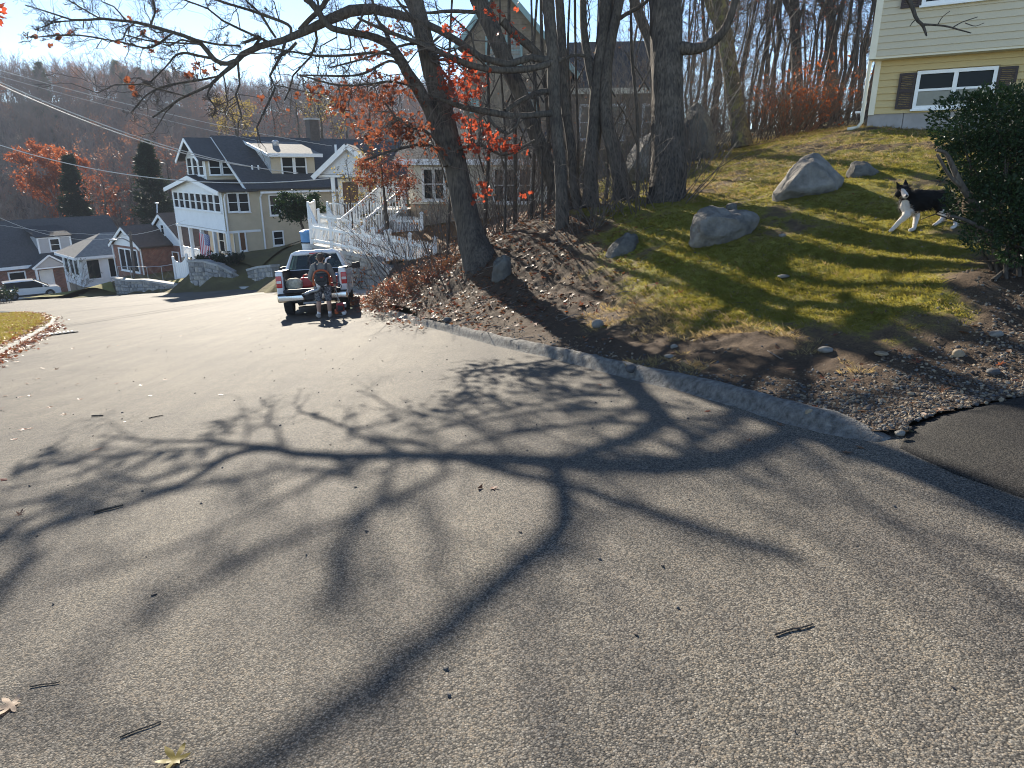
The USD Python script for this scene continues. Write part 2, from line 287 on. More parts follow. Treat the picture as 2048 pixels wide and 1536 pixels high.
def road_z(x, y): return plane(x, y) + 0.03 * (nz(x, y, 0.35, 5, 3) - 0.5)
single("road", sheet(ROAD, -90, 8, -12, 90, 0.4, road_z, 0.28), "asphalt", "grey worn asphalt street running downhill and bending left past the pickup", kind="structure", smooth=True)
_dp = DRIVE.buffer(0.15).buffer(-0.15).segmentize(0.08); _b = np.array(_dp.exterior.coords)[:-1]; _b = _b + 0.035 * (np.stack([nz(_b[:, 0], _b[:, 1], 1.3, 8), nz(_b[:, 0], _b[:, 1], 1.3, 9)], 1) - 0.5)
_m = manifold3d.CrossSection([_b if Polygon(_b).exterior.is_ccw else _b[::-1]]).extrude(0.05).refine_to_length(0.16).to_mesh(); _v, _f = np.array(_m.vert_properties[:, :3], float), np.array(_m.tri_verts, int); _e = shapely.distance(shapely.points(_v[:, 0], _v[:, 1]), Polygon(_b).exterior)
_v[:, 2] = plane(_v[:, 0], _v[:, 1]) + np.where(_v[:, 2] > 0.04, 0.002 + 0.022 * np.clip(_e / 0.2, 0, 1) ** 0.6 + 0.012 * (nz(_v[:, 0], _v[:, 1], 1.2, 8) - 0.5) * np.clip(_e / 0.2, 0, 1), -0.05) + np.clip(_v[:, 0] - 2.4, 0, 9) * 0.02
single("driveway", (_v, _f), "new_asphalt", "dark newer asphalt driveway apron beside the mossy bank", kind="structure", smooth=True)

kerb_line = LineString(KERB)
def bank_z(x, y):
    z = ground(x, y); d = shapely.distance(shapely.points(np.ravel(x), np.ravel(y)), kerb_line).reshape(np.shape(x))
    k = np.clip(d / 1.2, 0, 1); dd = shapely.distance(shapely.points(np.ravel(x), np.ravel(y)), DRIVE).reshape(np.shape(x)); kd = np.clip(dd / 0.8, 0, 1)
    return z + (0.09 * (nz(x, y, 0.9, 1) - 0.5) + 0.11 * (nz(x, y, 2.6, 2) - 0.5)) * k * kd + 0.075 * (nz(x, y, 7.0, 3) - 0.5) * (0.35 + 0.65 * k) * (0.3 + 0.7 * kd) + 0.022 * (nz(x, y, 20, 4, 2) - 0.5) * kd
bank_region = BANK.difference(ROAD.buffer(0.1)).difference(DRIVE)
bank_v, bank_f = sheet(bank_region, -7, 14, 3, 26, 0.055, bank_z)
bank = single("bank", (bank_v, bank_f), "bank_cover", "mossy brown earth bank rising from the kerb to the lawn", kind="structure", smooth=True)
bx, by = bank_v[:, 0], bank_v[:, 1]
bd = shapely.distance(shapely.points(bx, by), kerb_line); bdr = shapely.distance(shapely.points(bx, by), DRIVE)
def bank_cover(x, y, d, dr):
    c = 0.1 + 0.55 * np.clip((d - 0.5) / 1.8, 0, 1) + 1.5 * (nz(x, y, 0.7, 11) - 0.5) + 1.3 * (nz(x, y, 2.6, 12) - 0.5)
    c -= 0.75 * np.clip(1 - dr / 2.4, 0, 1) + 0.5 * np.clip((x - 4.6) / 1.2, 0, 1) * np.clip((9.6 - y) / 1.5, 0, 1) + 0.6 * np.clip((1.9 - x + 0.1 * (y - 12)) / 1.2, 0, 1) * np.clip((y - 9) / 2, 0, 1)
    return np.clip(c, 0, 1)
primvar(bank, "cover", bank_cover(bx, by, bd, bdr))

lawn_v, lawn_f = sheet(LAWN.difference(ROAD.buffer(0.1)), -32, -6, 4, 40, 0.12, lambda x, y: plane(x, y) + 0.1 + 0.05 * (nz(x, y, 3, 21) - 0.5))
lawn = single("lawn", (lawn_v, lawn_f), "lawn_cover", "green lawn corner with fallen orange leaves on the left", kind="structure", smooth=True)
ld = shapely.distance(shapely.points(lawn_v[:, 0], lawn_v[:, 1]), LineString(LEFTK))
lawn_c = np.clip(0.25 + 0.5 * np.clip((ld - 0.4) / 1.6, 0, 1) + 1.0 * (nz(lawn_v[:, 0], lawn_v[:, 1], 0.5, 22) - 0.5) + 0.5 * (nz(lawn_v[:, 0], lawn_v[:, 1], 4, 23) - 0.5), 0, 1)
primvar(lawn, "cover", lawn_c)

covered = shapely.union_all([ROAD, BANK, LAWN, DRIVE]).buffer(-0.5)
def far_z(x, y): z = ground(x, y) - 0.02 - 0.35 * inside(covered, x, y) + 0.12 * (nz(x, y, 0.5, 31) - 0.5); return np.where(inside(STRIP.buffer(1.0), x, y), np.minimum(z, plane(x, y) + 0.03), z)
single("ground", sheet(sbox(-125, -14, 85, 128), -125, 85, -14, 128, 0.9, far_z), "far_ground", "dry autumn ground with thin grass and leaves around the houses", kind="structure", smooth=True)

single("garden", sheet(GARDEN, -10, 2, 23, 36, 0.12, lambda x, y: np.minimum(ground(x, y), 0.4) + 0.06 * (nz(x, y, 2.5, 33) - 0.5), 0.06), "lawn_cover", "garden ground inside the white picket fence", kind="structure", smooth=True)
single("footway", sheet(STRIP.difference(ROAD.buffer(0.15)), -13, -2, 18, 34, 0.12, lambda x, y: plane(x, y) + 0.11 + 0.012 * (nz(x, y, 3, 34) - 0.5), 0.04), "concrete", "pale footway between the kerb and the stone wall", kind="structure", smooth=True)
# kerbs: a rough profile drawn along a line
def kerb(name, line, prof, mat, label, side=1, n=400, rough=0.02, seed=0, taper=0.0):
    ls = LineString(line); s = np.linspace(0, ls.length, n); P = np.array([ls.interpolate(t).coords[0] for t in s])
    P[:, 0] = np.convolve(np.pad(P[:, 0], 6, "edge"), np.ones(13) / 13, "valid"); P[:, 1] = np.convolve(np.pad(P[:, 1], 6, "edge"), np.ones(13) / 13, "valid")
    T = np.gradient(P, axis=0); T /= np.linalg.norm(T, axis=1, keepdims=True); N = np.stack([T[:, 1], -T[:, 0]], 1) * side      # away from the road
    V = []
    for k, (o, z) in enumerate(prof):
        j = rough * (nz(s * 1.0, np.full(n, k * 0.9), 3.0, seed) - 0.5) * 2; jz = rough * (nz(s, np.full(n, k * 0.9 + 20), 4.5, seed + 1) - 0.5) * 1.6
        tp = np.clip(s / taper, 0.0, 1) ** 0.7 if taper else 1.0; q = P + N * (o + j)[:, None]; V.append(np.stack([q[:, 0], q[:, 1], plane(q[:, 0], q[:, 1]) + (z + (jz if z > 0.01 else -0.01)) * tp - (1 - tp) * 0.03], 1))
    V = np.stack(V, 1); m = len(prof); i, j = np.meshgrid(np.arange(n - 1), np.arange(m - 1), indexing="ij")
    q = np.stack([i * m + j, (i + 1) * m + j, (i + 1) * m + j + 1, i * m + j + 1], -1).reshape(-1, 4)
    if side < 0: q = q[:, ::-1]
    return single(name, (V.reshape(-1, 3), np.vstack([q[:, [0, 2, 1]], q[:, [0, 3, 2]]])), mat, label, kind="structure", smooth=True)
kerb("kerb", KERB[:14], [(-0.08, -0.02), (-0.03, 0.008), (0.0, 0.016), (0.018, 0.06), (0.04, 0.1), (0.07, 0.12), (0.11, 0.125), (0.155, 0.118), (0.19, 0.08), (0.21, -0.05)], "kerb_asphalt", "rough grey asphalt kerb along the foot of the mossy bank", n=900, rough=0.026, seed=41, taper=0.5)
kerb("kerb", LEFTK[1:11], [(-0.05, -0.03), (0.0, 0.02), (0.03, 0.07), (0.07, 0.1), (0.17, 0.1), (0.2, 0.07), (0.22, -0.05)], "granite", "pale kerb around the left lawn corner", side=-1, n=300, seed=51)
kerb("kerb", np.vstack([KERB[13:], FARK]), [(0, -0.03), (0.02, 0.13), (0.16, 0.14), (0.2, 0.1), (1.4, 0.13), (1.5, -0.1)], "concrete", "pale kerb and footway on the far side of the bend", n=300, rough=0.012, seed=61)

# ---------------------------------------------------------------- looks of the houses
simple("tan_siding", (0.5, 0.42, 0.3), 0.6, var=0.08, scale=1.5)
simple("white_siding", (0.72, 0.73, 0.74), 0.55, var=0.05, scale=1.5)
simple("beige_siding", (0.6, 0.57, 0.48), 0.6, var=0.07, scale=1.5)
simple("brown_shingle", (0.2, 0.155, 0.11), 0.85, var=0.3, scale=3.0)
simple("cream_siding", (0.5, 0.44, 0.32), 0.5, var=0.05, scale=1.2, bump=0.002, bscale=90)
simple("yellow_siding", (0.5, 0.385, 0.18), 0.5, var=0.06, scale=1.2, bump=0.002, bscale=90)
simple("grey_siding", (0.42, 0.4, 0.39), 0.6, var=0.06, scale=1.5)
simple("white_trim", (0.78, 0.78, 0.77), 0.45, var=0.04, scale=3)
simple("cream_trim", (0.68, 0.63, 0.5), 0.5, var=0.05, scale=3)
simple("teal_trim", (0.2, 0.29, 0.28), 0.55, var=0.1, scale=3)
simple("dark_roof", (0.042, 0.041, 0.043), 0.95, tint2=(0.075, 0.073, 0.075), scale=6, bump=0.01, bscale=18)
simple("brown_roof", (0.06, 0.048, 0.042), 0.9, tint2=(0.1, 0.08, 0.068), scale=6, bump=0.01, bscale=18)
simple("grey_roof", (0.14, 0.135, 0.13), 0.9, tint2=(0.24, 0.23, 0.21), scale=5, bump=0.01, bscale=18)
simple("dark_glass", (0.014, 0.017, 0.019), 0.1, spec=0.12)
simple("shade_glass", (0.12, 0.12, 0.1), 0.15, spec=0.6, tint2=(0.2, 0.19, 0.15), scale=2)
simple("brown_door", (0.13, 0.06, 0.03), 0.45, var=0.2, scale=4)
simple("shutter_brown", (0.028, 0.014, 0.012), 0.5, var=0.15, scale=6)
simple("black_shutter", (0.02, 0.02, 0.022), 0.5)
simple("foundation", (0.3, 0.25, 0.19), 0.9, var=0.2, scale=4, bump=0.008, bscale=40)
simple("grey_foundation", (0.3, 0.28, 0.27), 0.85, var=0.15, scale=3, bump=0.004, bscale=60)
simple("vinyl", (0.8, 0.8, 0.78), 0.4, var=0.03, scale=4)
simple("stone_a", (0.27, 0.26, 0.25), 0.9, var=0.35, scale=5, bump=0.012, bscale=30)
simple("stone_b", (0.34, 0.31, 0.27), 0.9, var=0.3, scale=5, bump=0.012, bscale=30)
simple("stone_c", (0.2, 0.195, 0.19), 0.9, var=0.35, scale=5, bump=0.012, bscale=30)
simple("mortar", (0.24, 0.23, 0.21), 0.95, var=0.2, scale=8, bump=0.01, bscale=40)
simple("galv", (0.45, 0.46, 0.47), 0.4, metal=0.8)
look("brick", {"u": ("texture_coordinate", {}), "k": ("brick_texture", {"scale": 1.0, "brick_width": 0.22, "row_height": 0.075, "mortar_size": 0.008, "color1": (0.25, 0.085, 0.05), "color2": (0.17, 0.06, 0.04), "mortar": (0.3, 0.26, 0.23)}),
     "n": ("noise_texture", {"scale": 3.0, "detail": 4.0}), "r": ("rgb_ramp", {"ramp": [(0.3, (0.75, 0.75, 0.75)), (0.7, (1.25, 1.2, 1.15))]}), "m": ("mix", {"mix_type": "multiply", "fac": 1.0}), "b": ("bump", {"distance": 0.008, "invert": True}), "p": ("principled_bsdf", {"roughness": 0.85})},
     [("u.UV", "k.vector"), ("u.UV", "n.vector"), ("n.fac", "r.fac"), ("k.color", "m.color1"), ("r.color", "m.color2"), ("m.color", "p.base_color"), ("k.fac", "b.height"), ("b.normal", "p.normal")])

# ---------------------------------------------------------------- how a house is put together
class House:
    """u runs along compass direction az, v to the left of it, z up from the datum; every point is in world metres."""
    def __init__(s, name, label, cat, O, az, group=None):
        s.O = np.asarray(O, float); a = math.radians(az); s.eu = np.array([math.sin(a), math.cos(a), 0]); s.ev = np.array([-math.cos(a), math.sin(a), 0])
        s.t = thing(name, label, cat, O, group)
    def P(s, u, v, z): return s.O + s.eu * u + s.ev * v + np.array([0, 0, z])
    def box(s, mb, u, v, z):
        return mb.box((u[0], v[0], z[0]), (u[1], v[1], z[1]), np.stack([s.eu, s.ev, [0, 0, 1]], 1), s.O)
    def bar(s, mb, a, b, w, h=None, up=(0, 0, 1)): return mb.bar(s.P(*a), s.P(*b), w, h, up)
    def slab(s, mb, pts, th): return mb.slab([s.P(*p) for p in pts], th)
    def part(s, name, m, mat, **k): return part(s.t, name, m, mat, **k)
class Face:
    """An upright face of a house. axis 'u': along u at v = c; axis 'v': along v at u = c. sign: which way it looks along the other axis."""
    def __init__(s, h, axis, c=0.0, sign=-1):
        s.h, s.axis = h, axis; s.e, o = (h.eu, h.ev) if axis == "u" else (h.ev, h.eu)
        s.O = h.O + o * c; s.n = o * sign
    def pt(s, a, z, out=0.0): return s.O + s.e * a + s.n * out + np.array([0, 0, z])
    def uv(s, px, py):
        r = ray(px, py); e = np.array([0, 0, EYE]); t = (s.O - e) @ s.n / (r @ s.n); p = e + r * t - s.O; return p @ s.e, p[2]
    def rect(s, px0, py0, px1, py1):
        a, b = s.uv(px0, py0), s.uv(px1, py1); c, d = s.uv(px0, py1), s.uv(px1, py0)
        return (a[0] + c[0]) / 2, (b[0] + d[0]) / 2, (b[1] + c[1]) / 2, (a[1] + d[1]) / 2        # a0, a1, z0, z1
    def map(s, v2, out): return s.O + v2[:, :1] * s.e + np.asarray(out)[:, None] * s.n + np.array([0, 0, 1.0]) * v2[:, 1:2]
    def flat(s, poly, th=0.05, out=0.0):
        m = extrude(poly, th); v = np.asarray(m.vertices); f = np.asarray(m.faces)
        w = s.O + v[:, :1] * s.e + (v[:, 2:3] - th + out) * s.n + np.array([0, 0, 1.0]) * v[:, 1:2]
        if np.cross(s.e, [0, 0, 1.0]) @ s.n < 0: f = f[:, ::-1]
        return (w, f), v[:, :2]
    def bx(s, mb, a, z, out): return mb.box((min(a), min(out), min(z)), (max(a), max(out), max(z)), np.stack([s.e, s.n, [0, 0, 1]], 1), s.O)
    def boards(s, poly, row, lip=0.022, z0=None):
        """Lap siding: one board per row, each a (v, f) piece with its lower edge standing proud."""
        a0, b0, a1, b1 = poly.bounds; z = b0 if z0 is None else z0; out = []
        flip = np.cross(s.e, [0, 0, 1.0]) @ s.n < 0
        while z < b1 - 1e-3:
            q = poly.intersection(sbox(a0 - 1, z, a1 + 1, min(z + row, b1)))
            for gm in getattr(q, "geoms", [q]):
                if gm.geom_type != "Polygon" or gm.area < 1e-3: continue
                v2, f = trimesh.creation.triangulate_polygon(gm, engine="earcut"); o = 0.004 + lip * (1 - (v2[:, 1] - z) / row)
                front = s.map(v2, o); l, r = gm.bounds[0], gm.bounds[2]
                low = v2[np.abs(v2[:, 1] - gm.bounds[1]) < 1e-6]; n = len(front); V = [front]; Fc = [f[:, ::-1] if flip else f]
                if len(low) >= 2:
                    l, r = low[:, 0].min(), low[:, 0].max(); e2 = np.array([[l, gm.bounds[1]], [r, gm.bounds[1]]]); V += [s.map(e2, [0.004 + lip] * 2), s.map(e2, [-0.01] * 2)]; Fc.append(np.array([[n, n + 2, n + 1], [n + 1, n + 2, n + 3]]))
                out.append((np.vstack(V), np.vstack(Fc)))
            z += row
        return out
def siding(h, face, poly, row, mat, lip=0.022, each=False):
    bs = face.boards(poly, row, lip)
    if each:
        for b in bs: h.part("siding_board", b, mat)
    else:
        mb = MB(); [mb.add(b) for b in bs]; h.part("siding", mb, mat)
def window(h, face, a0, a1, z0, z1, trim="white_trim", glass="dark_glass", fw=0.09, mulls=0, rail=True, out=0.03, sill=True, name="window"):
    if a1 < a0: a0, a1 = a1, a0
    m = MB(); d = (0.0, out + 0.05)
    face.bx(m, (a0 - fw, a0), (z0 - fw, z1 + fw), d); face.bx(m, (a1, a1 + fw), (z0 - fw, z1 + fw), d)
    face.bx(m, (a0, a1), (z1, z1 + fw), d); face.bx(m, (a0, a1), (z0 - fw, z0), d)
    if sill: face.bx(m, (a0 - fw - 0.03, a1 + fw + 0.03), (z0 - fw - 0.04, z0 - fw), (0, out + 0.1))
    for k in range(mulls):
        c = a0 + (a1 - a0) * (k + 1) / (mulls + 1); face.bx(m, (c - fw * 0.6, c + fw * 0.6), (z0, z1), (0, out + 0.045))
    if rail: face.bx(m, (a0, a1), ((z0 + z1) / 2 - 0.025, (z0 + z1) / 2 + 0.025), (0, out + 0.03))
    w = h.part(name, m, trim); p = MB(); face.bx(p, (a0, a1), (z0, z1), (0, out)); part(w, "pane", p, glass); return w
def gable_roof(h, u, z0, half, rise, v_mid, over=0.3, th=0.14, mat="dark_roof", trim="white_trim", trimw=0.2, rakes=(True, False)):
    """Ridge along u at v = v_mid; eaves at v_mid -/+ half at height z0."""
    k = rise / half; m = MB(); e = half + over; ze = z0 - over * k; zr = z0 + rise
    h.slab(m, [(u[0], v_mid - e, ze + th), (u[1], v_mid - e, ze + th), (u[1], v_mid, zr + th), (u[0], v_mid, zr + th)][::-1], th)
    h.slab(m, [(u[0], v_mid, zr + th), (u[1], v_mid, zr + th), (u[1], v_mid + e, ze + th), (u[0], v_mid + e, ze + th)][::-1], th)
    r = h.part("roof", m, mat)
    for f, uu in zip(rakes, u):
        if f:
            q = MB(); o = -0.02 if uu == u[0] else 0.02
            for sgn in (-1, 1): h.bar(q, (uu + o, v_mid + sgn * e, ze + th * 0.35), (uu + o, v_mid, zr + th * 0.35), 0.05, trimw)
            part(r, "rake_board", q, trim)
    return r

# ---------------------------------------------------------------- the tan three-storey house
H = House("tan_house", "tall tan house with a white two-storey front porch and dark gabled roof", "house", W(457, 500, 47) * [1, 1, 0] + [0, 0, -5.15], 46)
S, Fr = Face(H, "u"), Face(H, "v")
m = MB(); H.box(m, (2.4, 14), (0.03, 9.3), (-0.6, 5.2)); H.slab(m, [(2.4, 0, 5.2), (2.4, 4.65, 8.35), (2.4, 9.3, 5.2)], 0.1); H.slab(m, [(14, 0, 5.2), (14, 4.65, 8.35), (14, 9.3, 5.2)], 0.1)
H.box(m, (0.05, 2.4), (0.05, 9.25), (2.45, 5.0)); H.box(m, (0.3, 2.4), (2.9, 6.4), (5.3, 7.3)); H.part("wall", m, "tan_siding")
siding(H, S, sbox(2.4, -0.6, 14, 5.2), 0.13, "tan_siding"); siding(H, S, sbox(0.0, 2.45, 2.4, 5.0), 0.13, "tan_siding"); siding(H, S, sbox(0.5, -0.4, 2.4, 2.45), 0.13, "tan_siding")
siding(H, Fr, Polygon([(0, 2.5), (9.3, 2.5), (9.3, 5.0), (4.65, 6.0), (0, 5.0)]), 0.13, "white_siding")
siding(H, Face(H, "v", 0.3), Polygon([(2.9, 5.4), (6.4, 5.4), (6.4, 7.3), (4.65, 8.3), (2.9, 7.3)]), 0.12, "white_siding"); siding(H, Face(H, "u", 2.9), sbox(0.3, 5.3, 2.4, 7.2), 0.12, "tan_siding")
siding(H, Face(H, "v", 2.4), Polygon([(0, 5.2), (9.3, 5.2), (4.65, 8.35)]), 0.13, "tan_siding")
m = MB(); H.box(m, (2.3, 2.4), (0, 9.3), (-0.5, 2.45)); H.part("porch_back_wall", m, "tan_siding")
m = MB(); H.box(m, (-0.05, 2.4), (-0.05, 9.35), (2.32, 2.47)); H.part("porch_beam", m, "white_trim")
m = MB(); H.box(m, (0, 2.4), (0, 9.3), (-0.9, -0.1)); H.part("porch_floor", m, "foundation")
for v in (0.1, 2.4, 4.65, 6.9, 9.2):
    m = MB(); H.box(m, (0.0, 0.22), (v - 0.12, v + 0.12), (-0.1, 2.35)); H.part("porch_post", m, "white_trim")
for v0, v1 in ((0.22, 2.28), (2.52, 4.5), (4.8, 6.75), (7.05, 9.05)):
    m = MB(); H.box(m, (0.08, 0.15), (v0, v1), (0.72, 0.8)); H.box(m, (0.08, 0.15), (v0, v1), (0.0, 0.07))
    for k in np.arange(v0 + 0.08, v1, 0.13): H.box(m, (0.09, 0.14), (k, k + 0.05), (0.05, 0.75))
    H.part("porch_railing", m, "white_trim")
for i in range(8): window(H, Fr, 0.35 + i * 1.1, 0.35 + i * 1.1 + 0.86, 3.75, 4.8, fw=0.08)
for i in range(3): window(H, Face(H, "v", 0.3), 3.2 + i * 1.05, 3.2 + i * 1.05 + 0.8, 6.1, 7.2, fw=0.08)
for i in range(2): window(H, Face(H, "u", 2.9), 0.55 + i * 0.9, 0.55 + i * 0.9 + 0.7, 6.15, 7.05, fw=0.08)
for r_ in ((456.5, 387.5, 474, 422), (478, 387.5, 496, 422)): window(H, S, *S.rect(*r_))
window(H, S, *S.rect(540, 391.5, 557, 429)); window(H, S, *S.rect(547.5, 463.5, 565, 489))
window(H, S, *S.rect(480, 464, 490, 500), glass="brown_door", rail=False, name="side_door"); window(H, S, *S.rect(608, 389, 623, 424), glass="white_trim", rail=False, name="side_door")
for v in (1.2, 3.4, 6.2): window(H, Face(H, "v", 2.3), v, v + 0.9, 0.4 if v > 2 else -0.05, 2.0, rail=v > 2)
gable_roof(H, (1.6, 14.3), 5.2, 4.65, 3.3, 4.65, over=0.35, rakes=(True, True))
gable_roof(H, (-0.3, 2.0), 7.15, 1.75, 1.25, 4.65, over=0.35, th=0.1)
gable_roof(H, (-0.4, 2.35), 5.0, 4.65, 0.85, 4.65, over=0.45, th=0.12, trimw=0.28)
m = MB(); H.slab(m, [(3.7, 0.45, 7.5), (7.9, 0.45, 7.5), (7.9, 4.6, 8.55), (3.7, 4.6, 8.55)], 0.14); H.part("dormer_roof", m, "grey_roof")
D = Face(H, "u", 0.95); m = MB(); H.box(m, (4.1, 7.5), (0.98, 4.2), (5.4, 7.45)); H.slab(m, [(4.1, 0.98, 5.4), (4.1, 0.98, 7.45), (4.1, 4.4, 8.35), (4.1, 4.4, 7.9)], 0.08); H.part("dormer_wall", m, "white_siding")
siding(H, D, sbox(4.1, 5.7, 7.5, 7.5), 0.12, "tan_siding"); m = MB(); H.bar(m, (3.68, 0.42, 7.42), (7.92, 0.42, 7.42), 0.06, 0.24); H.bar(m, (3.67, 0.42, 7.42), (3.67, 4.5, 8.45), 0.05, 0.2); H.part("dormer_trim", m, "white_trim")
for i in range(2): window(H, D, 4.95 + i * 1.0, 4.95 + i * 1.0 + 0.78, 6.0, 7.25, fw=0.1)
for u in (2.9, 3.35):
    m = MB().tube([H.P(u, 1.35, 6.0), H.P(u, 1.35, 6.75)], 0.06, 8); H.part("vent_pipe", m, "white_trim")
m = MB().tube([H.P(5.6, 3.0, 8.1), H.P(5.6, 3.0, 8.4), H.P(5.6, 3.0, 8.5)], [0.22, 0.26, 0.1], 12); H.part("roof_vent", m, "galv")
m = MB(); H.box(m, (9.2, 10.0), (4.3, 5.0), (7.0, 10.1)); H.part("chimney", m, "brown_roof"); m = MB(); H.box(m, (9.12, 10.08), (4.22, 5.08), (10.1, 10.22)); H.part("chimney_cap", m, "concrete")
m = MB(); H.bar(m, (2.5, -0.42, 4.95), (14.3, -0.42, 4.95), 0.12, 0.14); H.part("gutter", m, "white_trim")
for u in (0.1, 2.6):
    m = MB().tube([H.P(u, -0.4 if u > 1 else -0.3, 4.9), H.P(u, -0.08, 4.6), H.P(u, -0.08, -0.4)], 0.06, 8); H.part("downspout", m, "white_trim")
m = MB(); H.bar(m, (2.4, -0.03, -0.3), (2.4, -0.03, 5.1), 0.16, 0.06); H.part("corner_board", m, "white_trim")

# ---------------------------------------------------------------- the white and blue house with the steps
H = House("white_house", "small white house with a gabled porch and white stair rails above the picket fence", "house", W(672, 440, 37) * [1, 1, 0] + [0, 0, -1.3], 84)
S = Face(H, "u"); m = MB(); H.box(m, (0, 9), (1.8, 9), (-1.2, 2.4)); H.slab(m, [(0, 1.8, 2.4), (0, 5.4, 4.1), (0, 9, 2.4)], 0.1); H.slab(m, [(9, 1.8, 2.4), (9, 5.4, 4.1), (9, 9, 2.4)], 0.1); H.part("wall", m, "white_siding")
m = MB(); H.slab(m, [(-0.4, 1.3, 2.32), (9.4, 1.3, 2.32), (9.4, 5.4, 4.28), (-0.4, 5.4, 4.28)], 0.14); H.slab(m, [(-0.4, 5.4, 4.28), (9.4, 5.4, 4.28), (9.4, 9.5, 2.32), (-0.4, 9.5, 2.32)], 0.14); H.part("roof", m, "dark_roof")
siding(H, Face(H, "u", 1.75), sbox(-0.0, -1.2, 9.0, 2.4), 0.12, "white_siding")
m = MB()   # gabled porch roof with its ridge along v
for sg, (u0, u1) in ((0, (-0.95, 0.85)), (1, (0.85, 2.65))):
    za, zb = (2.35, 3.95) if not sg else (3.95, 2.35)
    q = [(u0, -0.5, za), (u1, -0.5, zb), (u1, 4.0, zb), (u0, 4.0, za)]; H.slab(m, q, 0.14)
r = H.part("porch_roof", m, "dark_roof"); m = MB()
H.bar(m, (-0.97, -0.52, 2.25), (0.85, -0.52, 3.85), 0.05, 0.24); H.bar(m, (0.85, -0.52, 3.85), (2.67, -0.52, 2.25), 0.05, 0.24); part(r, "rake_board", m, "white_trim")
siding(H, Face(H, "u", -0.15), Polygon([(-0.7, 2.42), (2.4, 2.42), (0.85, 3.8)]), 0.12, "white_siding")
m = MB(); H.box(m, (-0.7, 2.4), (-0.2, 1.8), (2.28, 2.4)); H.part("porch_beam", m, "white_trim")
for u in (0.0, 2.35):
    m = MB(); H.box(m, (u - 0.1, u + 0.1), (-0.15, 0.05), (0.0, 2.3)); H.part("porch_post", m, "white_trim")
m = MB(); H.box(m, (-1.4, 2.5), (-0.3, 1.8), (-0.18, 0.0)); H.box(m, (-1.3, 2.4), (-0.1, 1.7), (-1.3, -0.18)); H.part("deck", m, "foundation")
def railing(h, name, a, b, hgt, posts=True, step=0.13):
    a, b = np.array(a, float), np.array(b, float); m = MB(); up = np.array([0, 0, 1.0])
    for z in (hgt, 0.1): m.bar(h.P(*(a + up * z)), h.P(*(b + up * z)), 0.06, 0.07)
    n = max(2, int(np.linalg.norm(b[:2] - a[:2]) / step))
    for k in range(n + 1): p = a + (b - a) * k / n; m.bar(h.P(*(p + up * 0.08)), h.P(*(p + up * hgt)), 0.04, 0.04, (1, 0, 0))
    if posts:
        for p in (a, b): m.bar(h.P(*p), h.P(*(p + up * (hgt + 0.12))), 0.11, 0.11, (1, 0, 0))
    h.part(name, m, "vinyl")
railing(H, "deck_railing", (-1.35, -0.25, 0), (-1.35, 1.7, 0), 0.95); railing(H, "deck_railing", (-0.35, -0.25, 0), (1.3, -0.25, 0), 0.95); railing(H, "stair_railing", (-1.35, -0.3, 0), (-0.4, -2.6, -1.3), 0.9); railing(H, "stair_railing", (-0.35, -0.3, 0), (0.6, -2.6, -1.3), 0.9)
m = MB()
for k in range(7): u0 = -1.25 + 0.14 * k; H.box(m, (u0, u0 + 0.95), (-0.35 - 0.33 * (k + 1), -0.3 - 0.33 * k), (-1.4, -0.18 * (k + 1)))
H.part("stair", m, "concrete")
S2 = Face(H, "u", 1.75); window(H, S2, 3.1, 4.6, 0.35, 1.6, mulls=1); window(H, S2, 0.25, 1.1, 0.0, 2.0, glass="brown_door", rail=False, name="front_door"); window(H, S2, 6.4, 7.6, 0.5, 1.7)
m = MB().tube([H.P(-0.2, 3.5, 3.2), H.P(-0.2, 3.5, 4.0)], 0.07, 8); H.part("vent_pipe", m, "white_trim")

# ---------------------------------------------------------------- the beige ranch behind the trees
H = House("beige_ranch_house", "low beige ranch house with tall white windows seen behind the tree trunks", "house", W(820, 450, 30) * [1, 1, 0] + [0, 0, -0.9], 93)
S = Face(H, "u"); m = MB(); H.box(m, (0, 6.0), (0.03, 7), (0.95, 2.75)); H.part("wall", m, "beige_siding"); m = MB(); H.box(m, (0.05, 5.95), (0.06, 6.9), (-1.2, 0.95)); H.part("foundation", m, "foundation")
siding(H, S, sbox(0, 0.9, 6.0, 2.75), 0.13, "beige_siding")
m = MB(); H.slab(m, [(-0.5, -0.5, 2.72), (6.5, -0.5, 2.72), (6.5, 3.5, 4.1), (-0.5, 3.5, 4.1)], 0.14); H.slab(m, [(-0.5, 3.5, 4.1), (6.5, 3.5, 4.1), (6.5, 7.5, 2.72), (-0.5, 7.5, 2.72)], 0.14); H.part("roof", m, "dark_roof")
m = MB(); H.box(m, (-0.5, 6.5), (-0.55, -0.5), (2.5, 2.74)); H.part("fascia", m, "white_trim"); m = MB(); H.box(m, (5.85, 6.06), (-0.03, 0.05), (-0.8, 2.7)); H.part("corner_board", m, "white_trim")
for r_ in ((849, 339, 865, 397), (871, 339, 887, 397), (990, 339, 1006, 402), (1014, 339, 1033, 402), (1040, 339, 1060, 402)): window(H, S, *S.rect(*r_), fw=0.1)
m = MB(); H.box(m, (-1.2, 0.0), (-0.6, 0.9), (0.55, 0.7)); H.box(m, (-1.1, 0.0), (-0.5, 0.8), (-0.8, 0.55)); H.part("stoop", m, "concrete")
railing(H, "stair_railing", (-1.15, -0.55, 0.7), (-0.05, -0.55, 0.7), 0.9); railing(H, "stair_railing", (-1.15, -0.6, 0.7), (-2.6, -1.8, -0.6), 0.9); railing(H, "stair_railing", (-0.1, -0.6, 0.7), (-1.5, -1.9, -0.6), 0.9)
m = MB()
